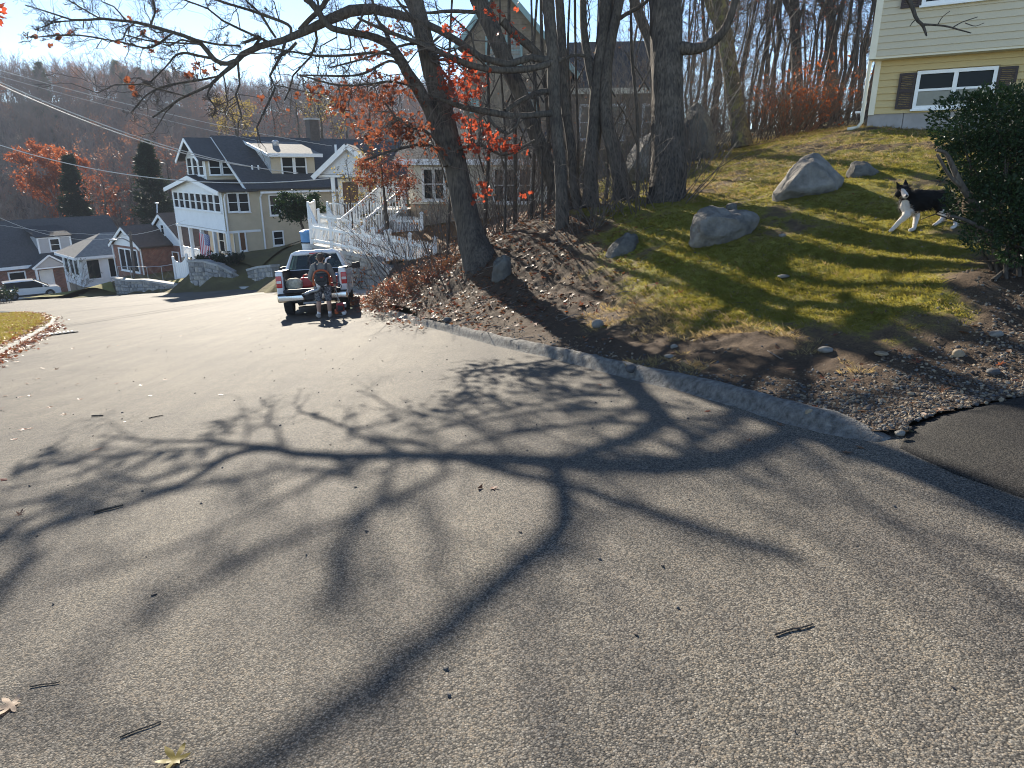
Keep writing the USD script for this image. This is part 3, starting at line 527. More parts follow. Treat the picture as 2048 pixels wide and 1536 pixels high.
for k in range(6): H.box(m, (-1.3 - 0.22 * k, -0.25 - 0.22 * k), (-0.8 - 0.2 * k, -0.55 - 0.2 * k), (-1.2, 0.5 - 0.2 * k))
H.part("stair", m, "concrete")

# ---------------------------------------------------------------- the tall brown house above the trees
H = House("brown_house", "tall brown shingled house with a steep gable half hidden by the trunks", "house", W(930, 312, 40) * [1, 1, 0] + [0, 0, 0.8], 97)
S = Face(H, "u"); gp = Polygon([(0, 0), (6.0, 0), (6.0, 5.9), (2.15, 10.0), (0, 7.3)])
m = MB(); a, fl = S.flat(gp, 0.1, 0.0); m.add(a); H.box(m, (0.02, 5.98), (0.05, 11), (-0.5, 5.85)); H.part("wall", m, "brown_shingle"); siding(H, S, gp, 0.3, "brown_shingle", lip=0.03)
m = MB(); H.slab(m, [(-0.35, -0.5, 6.95), (2.15, -0.5, 10.15), (2.15, 11, 10.15), (-0.35, 11, 6.95)], 0.16); H.slab(m, [(2.15, -0.5, 10.15), (6.5, -0.5, 5.45), (6.5, 11, 5.45), (2.15, 11, 10.15)], 0.16); r = H.part("roof", m, "dark_roof")
m = MB(); H.bar(m, (-0.37, -0.53, 6.85), (2.15, -0.53, 10.05), 0.05, 0.26); H.bar(m, (2.15, -0.53, 10.05), (6.52, -0.53, 5.35), 0.05, 0.26); part(r, "rake_board", m, "teal_trim")
for r_ in ((976, 78, 992, 122), (1016, 76, 1040, 125), (945, 190, 953, 220), (1060, 190, 1072, 222)): window(H, S, *S.rect(*r_), trim="teal_trim", glass="shade_glass", fw=0.14)
m = MB(); H.box(m, (6.0, 11.2), (1.5, 10), (-0.5, 5.0)); H.part("wing_wall", m, "brown_shingle"); Wn = Face(H, "u", 1.5); siding(H, Wn, sbox(6.0, -0.5, 11.2, 5.0), 0.28, "brown_shingle", lip=0.03)
m = MB(); H.slab(m, [(5.6, 0.8, 4.9), (11.8, 0.8, 4.9), (11.0, 5.5, 8.0), (5.6, 5.5, 8.0)], 0.16); H.slab(m, [(11.8, 0.8, 4.9), (11.8, 10.5, 4.9), (11.0, 5.5, 8.0)], 0.16); H.part("wing_roof", m, "dark_roof")
m = MB(); H.box(m, (5.6, 11.8), (0.75, 0.8), (4.62, 4.92)); H.part("fascia", m, "cream_trim")
for a in (6.6, 8.2, 10.2): window(H, Wn, a, a + 0.8, 2.3, 4.0, fw=0.14, glass="shade_glass")
m = MB(); H.box(m, (7.3, 8.3), (3.4, 4.3), (5.0, 11.5)); H.part("chimney", m, "brick", uv=None)

# ---------------------------------------------------------------- the yellow house at the top of the lawn
H = House("yellow_house", "pale yellow house with overhanging upper storey at the top of the lawn", "house", W(1733, 253, 17.4), 126)
S = Face(H, "u", 0, sign=+1 if House.__name__ == "" else -1)
if S.n @ (np.array([0, 0, 0]) - H.O) < 0: S = Face(H, "u", 0, sign=+1)
sg = 1 if S.n @ H.ev > 0 else -1
zf = S.uv(1733, 229)[1]; zo = S.uv(1740, 122)[1]; Wd = 9.5
m = MB(); H.box(m, (0.02, Wd), tuple(sorted((-sg * 0.02, -sg * 7))), (zf, zo + 3.2)); H.part("wall", m, "yellow_siding")
fm = MB()
for k in range(12):
    c0 = k * 0.8; S.bx(fm, (c0, c0 + 0.785), (-0.5, zf), (-0.1, 0.0))
H.part("foundation", fm, "grey_foundation")
win = S.rect(1838, 145, 1982, 209); win = (win[0], win[1], win[2], win[3])
lower = sbox(0.12, zf, Wd, zo)
siding(H, S, lower.difference(sbox(win[0] - 0.1, win[2] - 0.12, win[1] + 0.1, win[3] + 0.1)), 0.155, "yellow_siding", lip=0.035, each=True)
U = Face(H, "u", sg * 0.42, sign=sg)
m = MB(); U.bx(m, (-0.1, Wd), (zo - 0.02, zo + 0.06), (-0.42, 0.0)); H.part("soffit", m, "cream_trim"); m = MB(); U.bx(m, (-0.08, Wd), (zo + 0.06, zo + 3.4), (-0.4, -0.005)); H.part("upper_wall", m, "cream_siding")
siding(H, U, sbox(0.05, zo + 0.03, Wd, zo + 3.3), 0.148, "cream_siding", lip=0.026, each=True)
m = MB(); U.bx(m, (-0.09, 0.06), (zo - 0.02, zo + 3.3), (-0.1, 0.035)); H.part("corner_board", m, "cream_trim"); m = MB(); S.bx(m, (0.0, 0.13), (zf - 0.02, zo), (-0.1, 0.045)); H.part("corner_board", m, "cream_trim")
w = window(H, S, *win, mulls=1, rail=True, fw=0.075, glass="dark_glass", out=0.02)
c = (win[0] + win[1]) / 2; m = MB(); S.bx(m, (win[0], c - 0.05), (win[2], (win[2] + win[3]) / 2 - 0.03), (0.019, 0.024)); S.bx(m, (c + 0.05, win[1]), (win[2], (win[2] + win[3]) / 2 - 0.03), (0.019, 0.024)); part(w, "lower_pane", m, "shade_glass")
def shutter(face, a0, a1, z0, z1):
    m = MB(); face.bx(m, (a0, a0 + 0.05), (z0, z1), (0.03, 0.075)); face.bx(m, (a1 - 0.05, a1), (z0, z1), (0.03, 0.075))
    for z in (z0, (z0 + z1) / 2 - 0.03, z1 - 0.06): face.bx(m, (a0 + 0.05, a1 - 0.05), (z, z + 0.06), (0.03, 0.075))
    z = z0 + 0.07
    while z < z1 - 0.07: face.bx(m, (a0 + 0.05, a1 - 0.05), (z, z + 0.028), (0.03, 0.06)); z += 0.04
    H.part("shutter", m, "shutter_brown")
shutter(S, win[0] - 0.45, win[0] - 0.09, win[2] - 0.06, win[3] + 0.05); shutter(S, win[1] + 0.09, win[1] + 0.45, win[2] - 0.06, win[3] + 0.05)
uw = U.rect(1858, -60, 2010, -4); window(H, U, uw[0], uw[1], U.uv(1858, 4)[1], U.uv(1858, 4)[1] + 1.1, mulls=1, fw=0.075)
shutter(U, uw[0] - 0.5, uw[0] - 0.1, U.uv(1840, 14)[1], U.uv(1840, 14)[1] + 1.2)
m = MB(); H.slab(m, [(-0.4, sg * 1.0, zo + 3.25), (Wd, sg * 1.0, zo + 3.25), (Wd, -sg * 3.3, zo + 5.3), (-0.4, -sg * 3.3, zo + 5.3)], 0.15); H.slab(m, [(-0.4, -sg * 3.3, zo + 5.3), (Wd, -sg * 3.3, zo + 5.3), (Wd, -sg * 7.5, zo + 3.25), (-0.4, -sg * 7.5, zo + 3.25)], 0.15); H.part("roof", m, "dark_roof")
m = MB().tube([S.pt(-0.12, zo, 0.05), S.pt(-0.12, 0.1, 0.05), S.pt(-0.2, -0.02, 0.05), S.pt(-0.42, -0.06, 0.1)], 0.045, 8); H.part("downspout", m, "cream_trim")
m = MB(); S.bx(m, (-0.3, -0.1), (0.32, 0.37), (-0.05, 0.05)); H.part("meter_box", m, "white_trim")

# ---------------------------------------------------------------- the brick house with the white gable
H = House("brick_gable_house", "red brick house with white gables between the tan house and the bungalow", "house", W(290, 552, 57) * [1, 1, 0] + [0, 0, -7.75], 36)
Fr = Face(H, "v"); S = Face(H, "u"); z1 = 2.9
def brick(h, face, poly, name="brick_wall"):
    a, st = face.flat(poly, 0.08); h.part(name, a, "brick", uv=st)
brick(H, Fr, sbox(0, -0.6, 4.6, z1)); brick(H, S, sbox(0, -0.6, 2.6, z1)); brick(H, Face(H, "v", 2.6), sbox(-4.5, -0.6, 0, z1))
m = MB(); H.box(m, (0.1, 9), (0.1, 4.5), (-0.5, z1)); H.box(m, (2.7, 10.5), (-4.4, 6), (-0.5, z1)); H.part("inner_wall", m, "brick")
siding(H, Fr, Polygon([(0, z1), (4.6, z1), (2.3, 4.25)]), 0.14, "white_siding"); siding(H, Face(H, "v", 2.6), Polygon([(-2.2, z1), (4.2, z1), (1.0, 5.2)]), 0.14, "white_siding")
gable_roof(H, (-0.25, 4), z1, 2.3, 1.4, 2.3, over=0.3, mat="brown_roof"); gable_roof(H, (2.35, 11), z1, 3.3, 2.35, 1.0, over=0.3, mat="brown_roof")
window(H, Fr, 0.7, 3.6, 0.9, 2.6, mulls=2, rail=False, fw=0.12); window(H, Face(H, "v", 2.6), -0.95, -0.1, 0.1, 2.3, glass="brown_door", rail=False, name="front_door"); window(H, Face(H, "v", 2.6), -3.4, -2.5, 0.9, 2.3, fw=0.1); window(H, Face(H, "v", 2.6), 0.75, 1.2, 3.75, 4.5, fw=0.09, rail=False)
m = MB().tube([H.P(-0.1, -0.1, z1), H.P(-0.1, -0.1, -0.5)], 0.06, 8); H.part("downspout", m, "white_trim"); m = MB().tube([H.P(-0.1, 4.6, z1), H.P(-0.1, 4.6, -0.5)], 0.06, 8); H.part("downspout", m, "white_trim")
brick(H, Face(H, "u", -4.5), sbox(2.6, -0.6, 10.5, z1))

# ---------------------------------------------------------------- the white bungalow
H = House("white_bungalow", "white bungalow with grey hipped roof and enclosed windowed porch", "house", W(172, 588, 63) * [1, 1, 0] + [0, 0, -9.9], 43)
Fr, S = Face(H, "v"), Face(H, "u"); m = MB(); H.box(m, (0.05, 9), (0.05, 5.0), (0.9, 3.7)); H.part("wall", m, "white_siding"); m = MB(); H.box(m, (0.1, 8.9), (0.1, 4.9), (-1.2, 0.9)); H.part("foundation", m, "foundation")
siding(H, Fr, sbox(0, 0.9, 5.0, 3.7), 0.14, "white_siding"); siding(H, S, sbox(0, 0.9, 9, 3.7), 0.14, "white_siding")
m = MB(); o = 0.5; c = [(-o, -o, 3.65), (9 + o, -o, 3.65), (9 + o, 5 + o, 3.65), (-o, 5 + o, 3.65)]; a, b = (2.8, 2.5, 5.4), (7.0, 2.5, 5.4)
H.slab(m, [c[0], c[1], b, a], 0.12); H.slab(m, [c[1], c[2], b], 0.12); H.slab(m, [c[2], c[3], a, b], 0.12); H.slab(m, [c[3], c[0], a], 0.12); r = H.part("roof", m, "grey_roof"); m = MB()
for p, q in zip(c, c[1:] + c[:1]): H.bar(m, (p[0], p[1], 3.52), (q[0], q[1], 3.52), 0.08, 0.24)
part(r, "fascia", m, "white_trim")
for v in (0.7, 2.0, 3.5): window(H, Fr, v, v + 1.0, 1.9, 3.2, glass="dark_glass", fw=0.08, rail=False)
window(H, S, 0.5, 1.5, 1.6, 3.25, rail=False, fw=0.08); window(H, S, 2.3, 4.2, 1.6, 3.25, mulls=1, rail=False, fw=0.08); window(H, S, 5.0, 6.2, 1.8, 3.2, fw=0.08)
m = MB()
for k in range(5): H.box(m, (1.2, 2.6), (-0.3 - 0.3 * (k + 1), -0.3 - 0.3 * k), (-1.2, 0.75 - 0.2 * k))
H.part("stair", m, "concrete"); m = MB().tube([H.P(-0.05, 4.95, 3.6), H.P(-0.05, 4.95, -1.0)], 0.06, 8); H.part("downspout", m, "white_trim")

# ---------------------------------------------------------------- the brick cape at the far left
H = House("brick_cape_house", "red brick cape house with dark slate-blue roof and small dormer at the far left", "house", W(-58, 606, 66) * [1, 1, 0] + [0, 0, -10.7], 36)
S = Face(H, "u"); brick(H, S, sbox(0, -0.6, 15.5, 3.0)); m = MB(); H.box(m, (0.1, 15.4), (0.1, 8), (-0.5, 3.0)); H.part("inner_wall", m, "brick")
brick(H, Face(H, "v"), Polygon([(0, -0.6), (8.2, -0.6), (8.2, 3.0), (4.1, 6.8), (0, 3.0)]))
m = MB(); H.slab(m, [(-0.3, -0.45, 2.75), (15.8, -0.45, 2.75), (15.8, 4.1, 6.9), (-0.3, 4.1, 6.9)], 0.15); H.slab(m, [(-0.3, 4.1, 6.9), (15.8, 4.1, 6.9), (15.8, 8.6, 2.75), (-0.3, 8.6, 2.75)], 0.15); H.part("roof", m, "dark_roof")
m = MB(); H.bar(m, (-0.3, -0.47, 2.62), (15.8, -0.47, 2.62), 0.06, 0.3); H.part("fascia", m, "white_trim")
Dm = Face(H, "u", 0.6); m = MB(); H.box(m, (6.9, 9.9), (0.63, 3.2), (3.4, 5.3)); H.part("dormer_wall", m, "grey_siding"); siding(H, Dm, sbox(6.9, 3.4, 9.9, 5.3), 0.14, "grey_siding")
m = MB(); H.slab(m, [(6.7, 0.4, 5.35), (10.1, 0.4, 5.35), (10.1, 3.6, 6.3), (6.7, 3.6, 6.3)], 0.12); H.part("dormer_roof", m, "dark_roof")
m = MB(); Dm.bx(m, (6.8, 6.95), (3.3, 5.3), (0, 0.08)); Dm.bx(m, (9.85, 10.0), (3.3, 5.3), (0, 0.08)); Dm.bx(m, (6.8, 10.0), (5.15, 5.35), (0.0, 0.1)); Dm.bx(m, (6.8, 10.0), (3.25, 3.42), (0, 0.1)); H.part("dormer_trim", m, "white_trim")
window(H, Dm, 8.0, 8.8, 3.9, 5.0, fw=0.12); window(H, S, 3.6, 4.9, 0.6, 2.1, fw=0.12); window(H, S, 9.1, 10.2, 0.6, 2.1, fw=0.12); window(H, S, 6.3, 7.4, -0.3, 2.0, rail=False, glass="white_trim", name="front_door")
m = MB(); H.slab(m, [(5.2, -1.4, 2.5), (6.9, -1.4, 3.7), (6.9, 1.0, 3.7), (5.2, 1.0, 2.5)], 0.1); H.slab(m, [(6.9, -1.4, 3.7), (8.6, -1.4, 2.5), (8.6, 1.0, 2.5), (6.9, 1.0, 3.7)], 0.1); r = H.part("portico_roof", m, "dark_roof")
Pf = Face(H, "u", -1.25); a, _ = Pf.flat(Polygon([(5.5, 2.5), (8.3, 2.5), (6.9, 3.5)]), 0.05); part(r, "portico_gable", a, "grey_siding")
m = MB(); H.bar(m, (5.2, -1.42, 2.45), (6.9, -1.42, 3.63), 0.05, 0.16); H.bar(m, (6.9, -1.42, 3.63), (8.6, -1.42, 2.45), 0.05, 0.16); H.bar(m, (5.3, -1.4, 2.42), (8.5, -1.4, 2.42), 0.06, 0.14); part(r, "portico_trim", m, "white_trim")
for u in (5.55, 8.25):
    m = MB(); H.box(m, (u - 0.09, u + 0.09), (-1.35, -1.17), (-0.4, 2.4)); H.part("portico_post", m, "white_trim")

# ---------------------------------------------------------------- trees
def bark_look(name, c1, c2, moss=None, bump=0.03):
    n = {"g": ("geometry", {}), "mp": ("mapping", {"scale": (1, 1, 0.16)}), "n": ("noise_texture", {"scale": 26.0, "detail": 5.0, "roughness": 0.65}), "r": ("rgb_ramp", {"ramp": [(0.32, c1), (0.68, c2)]}),
         "f": ("noise_texture", {"scale": 3.0, "detail": 3.0}), "fr": ("rgb_ramp", {"ramp": [(0.3, (0.75, 0.75, 0.75)), (0.7, (1.25, 1.22, 1.15))]}), "m": ("mix", {"mix_type": "multiply", "fac": 1.0}),
         "b": ("bump", {"distance": bump}), "p": ("principled_bsdf", {"roughness": 0.9, "specular_ior_level": 0.2})}
    L = [("g.position", "mp.vector"), ("mp.vector", "n.vector"), ("n.fac", "r.fac"), ("g.position", "f.vector"), ("f.fac", "fr.fac"), ("r.color", "m.color1"), ("fr.color", "m.color2"), ("m.color", "p.base_color"), ("n.fac", "b.height"), ("b.normal", "p.normal")]
    if moss is not None:
        n["o"] = ("noise_texture", {"scale": 5.0, "detail": 5.0}); n["or"] = ("rgb_ramp", {"ramp": [(0.5, (0, 0, 0)), (0.62, (0.7, 0.7, 0.7))]}); n["mm"] = ("mix", {"mix_type": "mix", "color2": moss})
        L = [l for l in L if l != ("m.color", "p.base_color")] + [("g.position", "o.vector"), ("o.fac", "or.fac"), ("or.color", "mm.fac"), ("m.color", "mm.color1"), ("mm.color", "p.base_color")]
    look(name, n, L)
bark_look("bark", (0.035, 0.03, 0.026), (0.11, 0.093, 0.078)); bark_look("oak_bark", (0.028, 0.024, 0.021), (0.12, 0.1, 0.085), bump=0.05); bark_look("lichen_bark", (0.05, 0.043, 0.033), (0.15, 0.13, 0.09), moss=(0.2, 0.19, 0.07))
simple("twig", (0.085, 0.065, 0.052), 0.8, var=0.25, scale=6); simple("grey_twig", (0.15, 0.125, 0.105), 0.8, var=0.25, scale=6); simple("red_twig", (0.2, 0.1, 0.07), 0.8, var=0.3, scale=6)
def leaf_look(name, cols, trans=0.5, rough=0.5):
    """Leaves whose tone differs from leaf to leaf and which let the sun through."""
    k = len(cols)
    look(name, {"g": ("geometry", {}), "r": ("rgb_ramp", {"ramp": [(i / (k - 1), c) for i, c in enumerate(cols)]}), "p": ("principled_bsdf", {"roughness": rough, "specular_ior_level": 0.3}), "t": ("translucent_bsdf", {}), "x": ("mix_closure", {"fac": trans}),
                "e": ("mix", {"mix_type": "multiply", "fac": 1.0, "color2": (1.5, 1.35, 1.2)})},
         [("g.random_per_island", "r.fac"), ("r.color", "p.base_color"), ("r.color", "e.color1"), ("e.color", "t.color"), ("p.BSDF", "x.closure1"), ("t.BSDF", "x.closure2")], "x.closure")
leaf_look("red_leaf", [(0.34, 0.07, 0.035), (0.42, 0.12, 0.05), (0.46, 0.18, 0.06), (0.3, 0.09, 0.05), (0.18, 0.065, 0.04)], 0.45)
leaf_look("rust_leaf", [(0.19, 0.065, 0.035), (0.28, 0.11, 0.045), (0.34, 0.17, 0.06), (0.16, 0.07, 0.04)], 0.42)
leaf_look("orange_leaf", [(0.3, 0.09, 0.03), (0.36, 0.14, 0.04), (0.26, 0.07, 0.03), (0.34, 0.18, 0.055)], 0.4)
leaf_look("yellow_leaf", [(0.3, 0.24, 0.065), (0.22, 0.21, 0.055), (0.34, 0.26, 0.09), (0.17, 0.16, 0.05)], 0.4)
leaf_look("dry_leaf", [(0.2, 0.1, 0.05), (0.33, 0.18, 0.09), (0.42, 0.27, 0.16), (0.25, 0.07, 0.04), (0.14, 0.08, 0.05), (0.5, 0.38, 0.25)], 0.25)
leaf_look("needle", [(0.02, 0.045, 0.014), (0.035, 0.07, 0.022), (0.05, 0.09, 0.03), (0.025, 0.05, 0.02)], 0.2, 0.45)
leaf_look("pine_needle", [(0.05, 0.085, 0.045), (0.075, 0.115, 0.06), (0.1, 0.14, 0.07)], 0.25)
leaf_look("spruce_needle", [(0.02, 0.035, 0.018), (0.035, 0.05, 0.025), (0.06, 0.07, 0.035)], 0.2)
leaf_look("grass_blade", [(0.2, 0.19, 0.035), (0.14, 0.17, 0.03), (0.27, 0.22, 0.06), (0.1, 0.13, 0.025), (0.22, 0.16, 0.05)], 0.5)
leaf_look("dry_grass", [(0.3, 0.24, 0.12), (0.24, 0.18, 0.08), (0.36, 0.28, 0.15)], 0.45)

def unit(v): return v / (np.linalg.norm(v, axis=-1, keepdims=True) + 1e-12)
def resample(P, k):
    t = np.linspace(0, P.shape[1] - 1, k); i = np.minimum(t.astype(int), P.shape[1] - 2); u = (t - i)[None, :, None]
    return P[:, i] * (1 - u) + P[:, i + 1] * u
def grow(rng, P, R, n, lf, ang=(35, 70), up=0.1, k=5, rr=0.55, rmin=0.0035, t0=0.2, wob=0.22, lmax=9.0, droop=0.0):
    """n side shoots on each of the parents P (m, k, 3), R (m, k)."""
    m, kk, _ = P.shape; L = np.linalg.norm(np.diff(P, axis=1), axis=2).sum(1)
    t = t0 + (1 - t0) * (np.arange(n)[None] + rng.random((m, n))) / n; x = t * (kk - 1); i = np.minimum(x.astype(int), kk - 2); u = (x - i)[..., None]; r = np.arange(m)[:, None]
    base = P[r, i] * (1 - u) + P[r, i + 1] * u; T = unit(P[r, i + 1] - P[r, i]); rad = R[r, i] * (1 - u[..., 0]) + R[r, i + 1] * u[..., 0]
    A = unit(np.cross(T, rng.normal(size=T.shape))); th = np.radians(rng.uniform(*ang, size=(m, n)))[..., None]
    D = unit(T * np.cos(th) + A * np.sin(th) + np.array([0, 0, up])); ln = np.minimum(L[:, None] * lf * (1.15 - 0.75 * t) * rng.uniform(0.5, 1.25, (m, n)), lmax)
    M = m * n; base, D, ln, rad = base.reshape(M, 3), D.reshape(M, 3), ln.reshape(M), rad.reshape(M)
    steps = np.arange(1, k)[None, :, None] / (k - 1); bend = unit(rng.normal(size=(M, 3))) * wob
    Q = base[:, None] + ln[:, None, None] * (D[:, None] * steps + (bend[:, None] + np.array([0, 0, up - droop])) * steps**2 * 0.9 + rng.normal(size=(M, k - 1, 3)) * 0.05)
    Q = np.concatenate([base[:, None], Q], 1); r0 = np.maximum(np.minimum(rad * rr, 0.012 * ln + 0.002), rmin)
    return Q, np.maximum(r0[:, None] * np.linspace(1, 0.45, k)[None], rmin * 0.8)
def trace(pts, n=None):
    """A limb from (px, py, distance, width in px) rows of the photograph."""
    p = np.asarray(pts, float); n = n or max(8, 5 * len(p)); q = smoothpath(p, n)
    return np.array([W(a, b, d) for a, b, d, w in q]), np.maximum(q[:, 3] / 2 * q[:, 2] / FPX, 0.004)
def wood(P, R, n=12, furrow=0.0, seed=0):
    v, f = tube(P, R, n)
    if furrow:
        k = len(P); ax = np.repeat(P, n, 0); d = v[: k * n] - ax; a = np.tile(np.arange(n) * 2 * np.pi / n, k); s = np.repeat(np.cumsum(np.r_[0, np.linalg.norm(np.diff(P, axis=0), axis=1)]), n)
        w = meshkit.fbm(np.stack([np.cos(a) * 5, np.sin(a) * 5, s * 1.1 + seed], -1), 3, seed); v[: k * n] = ax + d * (1 + furrow * (np.abs(w - 0.5) * 4 - 0.6))[:, None]
    return v, f
def leaf_mesh(rng, C, size, kind="maple"):
    """Leaves at the points C, each a small folded blade of its own."""
    m = len(C); N = unit(rng.normal(size=(m, 3))); A = unit(np.cross(N, rng.normal(size=(m, 3)))); B = np.cross(N, A); s = size * rng.uniform(0.65, 1.35, (m, 1))
    if kind == "maple": o = np.array([(0, -0.55, 0), (0.5, -0.2, 0.12), (0.2, 0.0, 0.03), (0.42, 0.42, 0.16), (0.0, 0.6, 0), (-0.42, 0.42, 0.16), (-0.2, 0.0, 0.03), (-0.5, -0.2, 0.12)]); F = np.array([[0, 1, 2], [0, 2, 6], [0, 6, 7], [2, 3, 4], [2, 4, 6], [6, 4, 5]])
    elif kind == "blade": o = np.array([(-0.13, -0.5, 0), (0.13, -0.5, 0), (0.0, 0.5, 0.05)]); F = np.array([[0, 1, 2]])
    else: o = np.array([(0, -0.5, 0), (0.26, 0, 0.08), (0, 0.5, 0), (-0.26, 0, 0.08)]); F = np.array([[0, 1, 2], [0, 2, 3]])
    V = C[:, None] + s[:, None] * (o[None, :, :1] * A[:, None] + o[None, :, 1:2] * B[:, None] + o[None, :, 2:] * N[:, None])
    return V.reshape(-1, 3), (F[None] + (np.arange(m) * len(o))[:, None, None]).reshape(-1, 3)

def finish_tree(t, rng, limbs, twigmat="twig", n1=7, n2=5, n3=4, lf=(0.5, 0.5, 0.5), leaf=None, rmin=0.004, up=0.12, t0=0.25, droop=0.0, bough="bough"):
    """Side shoots of three orders on the limbs (lists of (P, R)); the first order as one part of boughs, the rest as twigs."""
    P = np.concatenate([resample(p[None], 8) for p, r in limbs]); R = np.concatenate([resample(r[None, :, None], 8)[..., 0] for p, r in limbs])
    a, ar = grow(rng, P, R, n1, lf[0], up=up, k=6, rmin=rmin * 1.5, t0=t0, lmax=4.5, droop=droop); b, br = grow(rng, a, ar, n2, lf[1], up=up, k=5, rmin=rmin, t0=0.15, droop=droop); c, cr = grow(rng, b, br, n3, lf[2], up=up, k=4, rmin=rmin * 0.85, t0=0.1, wob=0.3, droop=droop)
    m = MB().add(tubes(a, ar, 5)); part(t, bough, m, "bark" if twigmat == "twig" else twigmat, kind="stuff"); m = MB().add(tubes(b, br, 3)).add(tubes(c, cr, 3)); part(t, "twigs", m, twigmat, kind="stuff")
    return a, b, c
def limb_from(rng, P0, D, L, r0, n=9, up=0.25, wob=0.12):
    s = np.linspace(0, 1, n)[:, None]; b = unit(rng.normal(size=3)) * wob
    return P0 + L * (D * s + (b + np.array([0, 0, up])) * s**2 * 0.6) + np.cumsum(rng.normal(size=(n, 3)), 0) * L * 0.012 * (s > 0), r0 * (1 - 0.8 * s[:, 0])
def crown_above(rng, P, R, H, n=7, spread=0.75, lean=None):
    """Carries a traced trunk on above the picture's edge and gives it limbs; returns the leader and the limbs."""
    d = unit(P[-1] - P[-6]); d = unit(d + (lean if lean is not None else 0)); n0 = 10; s = np.linspace(0, 1, n0)[:, None]
    top = P[-1] + H * (d * s + np.array([0, 0, 0.15]) * s**2) + np.cumsum(rng.normal(size=(n0, 3)), 0) * 0.06 * H / 8 * (s > 0); tr = R[-1] * (1 - 0.82 * s[:, 0]); out = []
    for i in range(n):
        k = 1 + i * (n0 - 3) // n; a = rng.uniform(0, 2 * math.pi); D = unit(np.array([math.cos(a), math.sin(a), 0]) * spread + d * 0.55); out.append(limb_from(rng, top[k], D, H * rng.uniform(0.35, 0.6) * (1.1 - 0.5 * k / n0), tr[k] * 0.6))
    return (top, tr), out

# ---- the leaning maple that stands nearest the road and hangs over it
rng = np.random.default_rng(11)
B0 = W(945, 497, 15.3)
T1 = thing("leaning_maple", "thick dark trunk leaning left over the road with a second arching stem and red leaves", "tree", B0)
P1, R1 = trace([(972, 556, 15.2, 104), (960, 522, 15.2, 80), (950, 497, 15.2, 64), (940, 460, 15.2, 54), (925, 400, 15.1, 48), (912, 330, 15.0, 45), (896, 270, 14.9, 43), (877, 189, 14.8, 41), (860, 125, 14.7, 39), (846, 70, 14.6, 36), (833, 15, 14.6, 35), (826, -25, 14.5, 34)], 60)
part(T1, "trunk", wood(P1, R1, 26, 0.1, 1), "bark", smooth=True)
P1b, R1b = trace([(900, 330, 14.9, 30), (884, 284, 14.8, 28), (862, 227, 14.7, 26), (840, 183, 14.6, 25), (817, 148, 14.5, 22), (799, 117, 14.5, 20), (783, 93, 14.4, 19), (768, 83, 14.3, 17), (751, 76, 14.2, 16), (726, 69, 14.1, 14), (695, 64, 14.0, 12), (663, 56, 13.9, 12), (647, 40, 13.8, 13), (634, 20, 13.7, 13), (609, -6, 13.6, 13), (560, -30, 13.5, 13), (500, -58, 13.3, 12), (425, -84, 13.0, 11), (340, -105, 12.6, 9), (250, -120, 12.2, 6)], 60)
part(T1, "stem", wood(P1b, R1b, 14, 0.08, 2), "bark", smooth=True)
limbs = [(P1b[30:], R1b[30:])]
for q in [[(783, 95, 14.4, 10), (770, 60, 14.3, 8), (754, 38, 14.2, 6), (742, -10, 14.0, 5)], [(800, 118, 14.5, 6), (760, 105, 14.3, 6), (700, 110, 14.0, 5), (640, 112, 13.8, 5), (600, 106, 13.6, 4), (540, 96, 13.4, 3)], [(812, 140, 14.5, 6), (780, 122, 14.2, 5), (730, 146, 14.0, 5), (690, 152, 13.8, 4), (600, 150, 13.6, 3)],
          [(830, 172, 14.5, 5), (780, 163, 14.3, 5), (740, 168, 14.0, 4), (675, 170, 13.7, 4), (600, 150, 13.4, 3)], [(884, 290, 14.7, 6), (850, 262, 14.4, 6), (820, 254, 14.2, 5), (790, 232, 14.0, 4), (770, 205, 13.8, 3)], [(900, 330, 14.7, 7), (860, 290, 14.4, 6), (790, 300, 14.0, 5), (730, 320, 13.6, 4)], [(905, 300, 14.8, 7), (960, 290, 14.5, 6), (1010, 310, 14.3, 5), (1070, 280, 14.0, 4)],
          [(862, 120, 14.5, 6), (840, 88, 14.3, 5), (790, 95, 14.0, 5), (726, 118, 13.8, 4), (660, 135, 13.5, 3)]]:
    P, R = trace(q, 16); part(T1, "limb", wood(P, R, 8), "bark", smooth=True); limbs.append((P, R))
(tp, tr), ups = crown_above(rng, P1, R1, 8.0, 7, lean=np.array([-0.25, -0.1, 0.1])); part(T1, "leader", wood(tp, tr, 12), "bark", smooth=True)
for P, R in ups: part(T1, "limb", wood(P, R, 7), "bark", smooth=True)
a, b, c = finish_tree(T1, rng, limbs + ups, n1=7, n2=6, n3=5, lf=(0.42, 0.5, 0.55))
LEAFY = [(776, 27, 8, 6), (732, 60, 18, 22), (789, 58, 14, 20), (739, 104, 16, 24), (726, 113, 12, 14), (748, 113, 12, 14), (814, 102, 10, 10), (757, 146, 12, 12), (795, 164, 16, 22), (628, 189, 26, 50), (676, 186, 22, 50), (679, 214, 14, 30), (704, 186, 20, 36), (748, 202, 20, 46), (776, 186, 16, 36), (780, 205, 12, 30), (802, 157, 12, 16), (827, 189, 12, 26),
         (795, 233, 14, 26), (783, 246, 20, 40), (764, 262, 24, 50), (802, 265, 26, 60), (839, 252, 18, 40), (820, 271, 22, 50), (858, 208, 10, 18), (760, 285, 24, 40), (710, 240, 22, 30), (850, 285, 20, 36), (730, 270, 22, 36), (880, 300, 20, 24)]
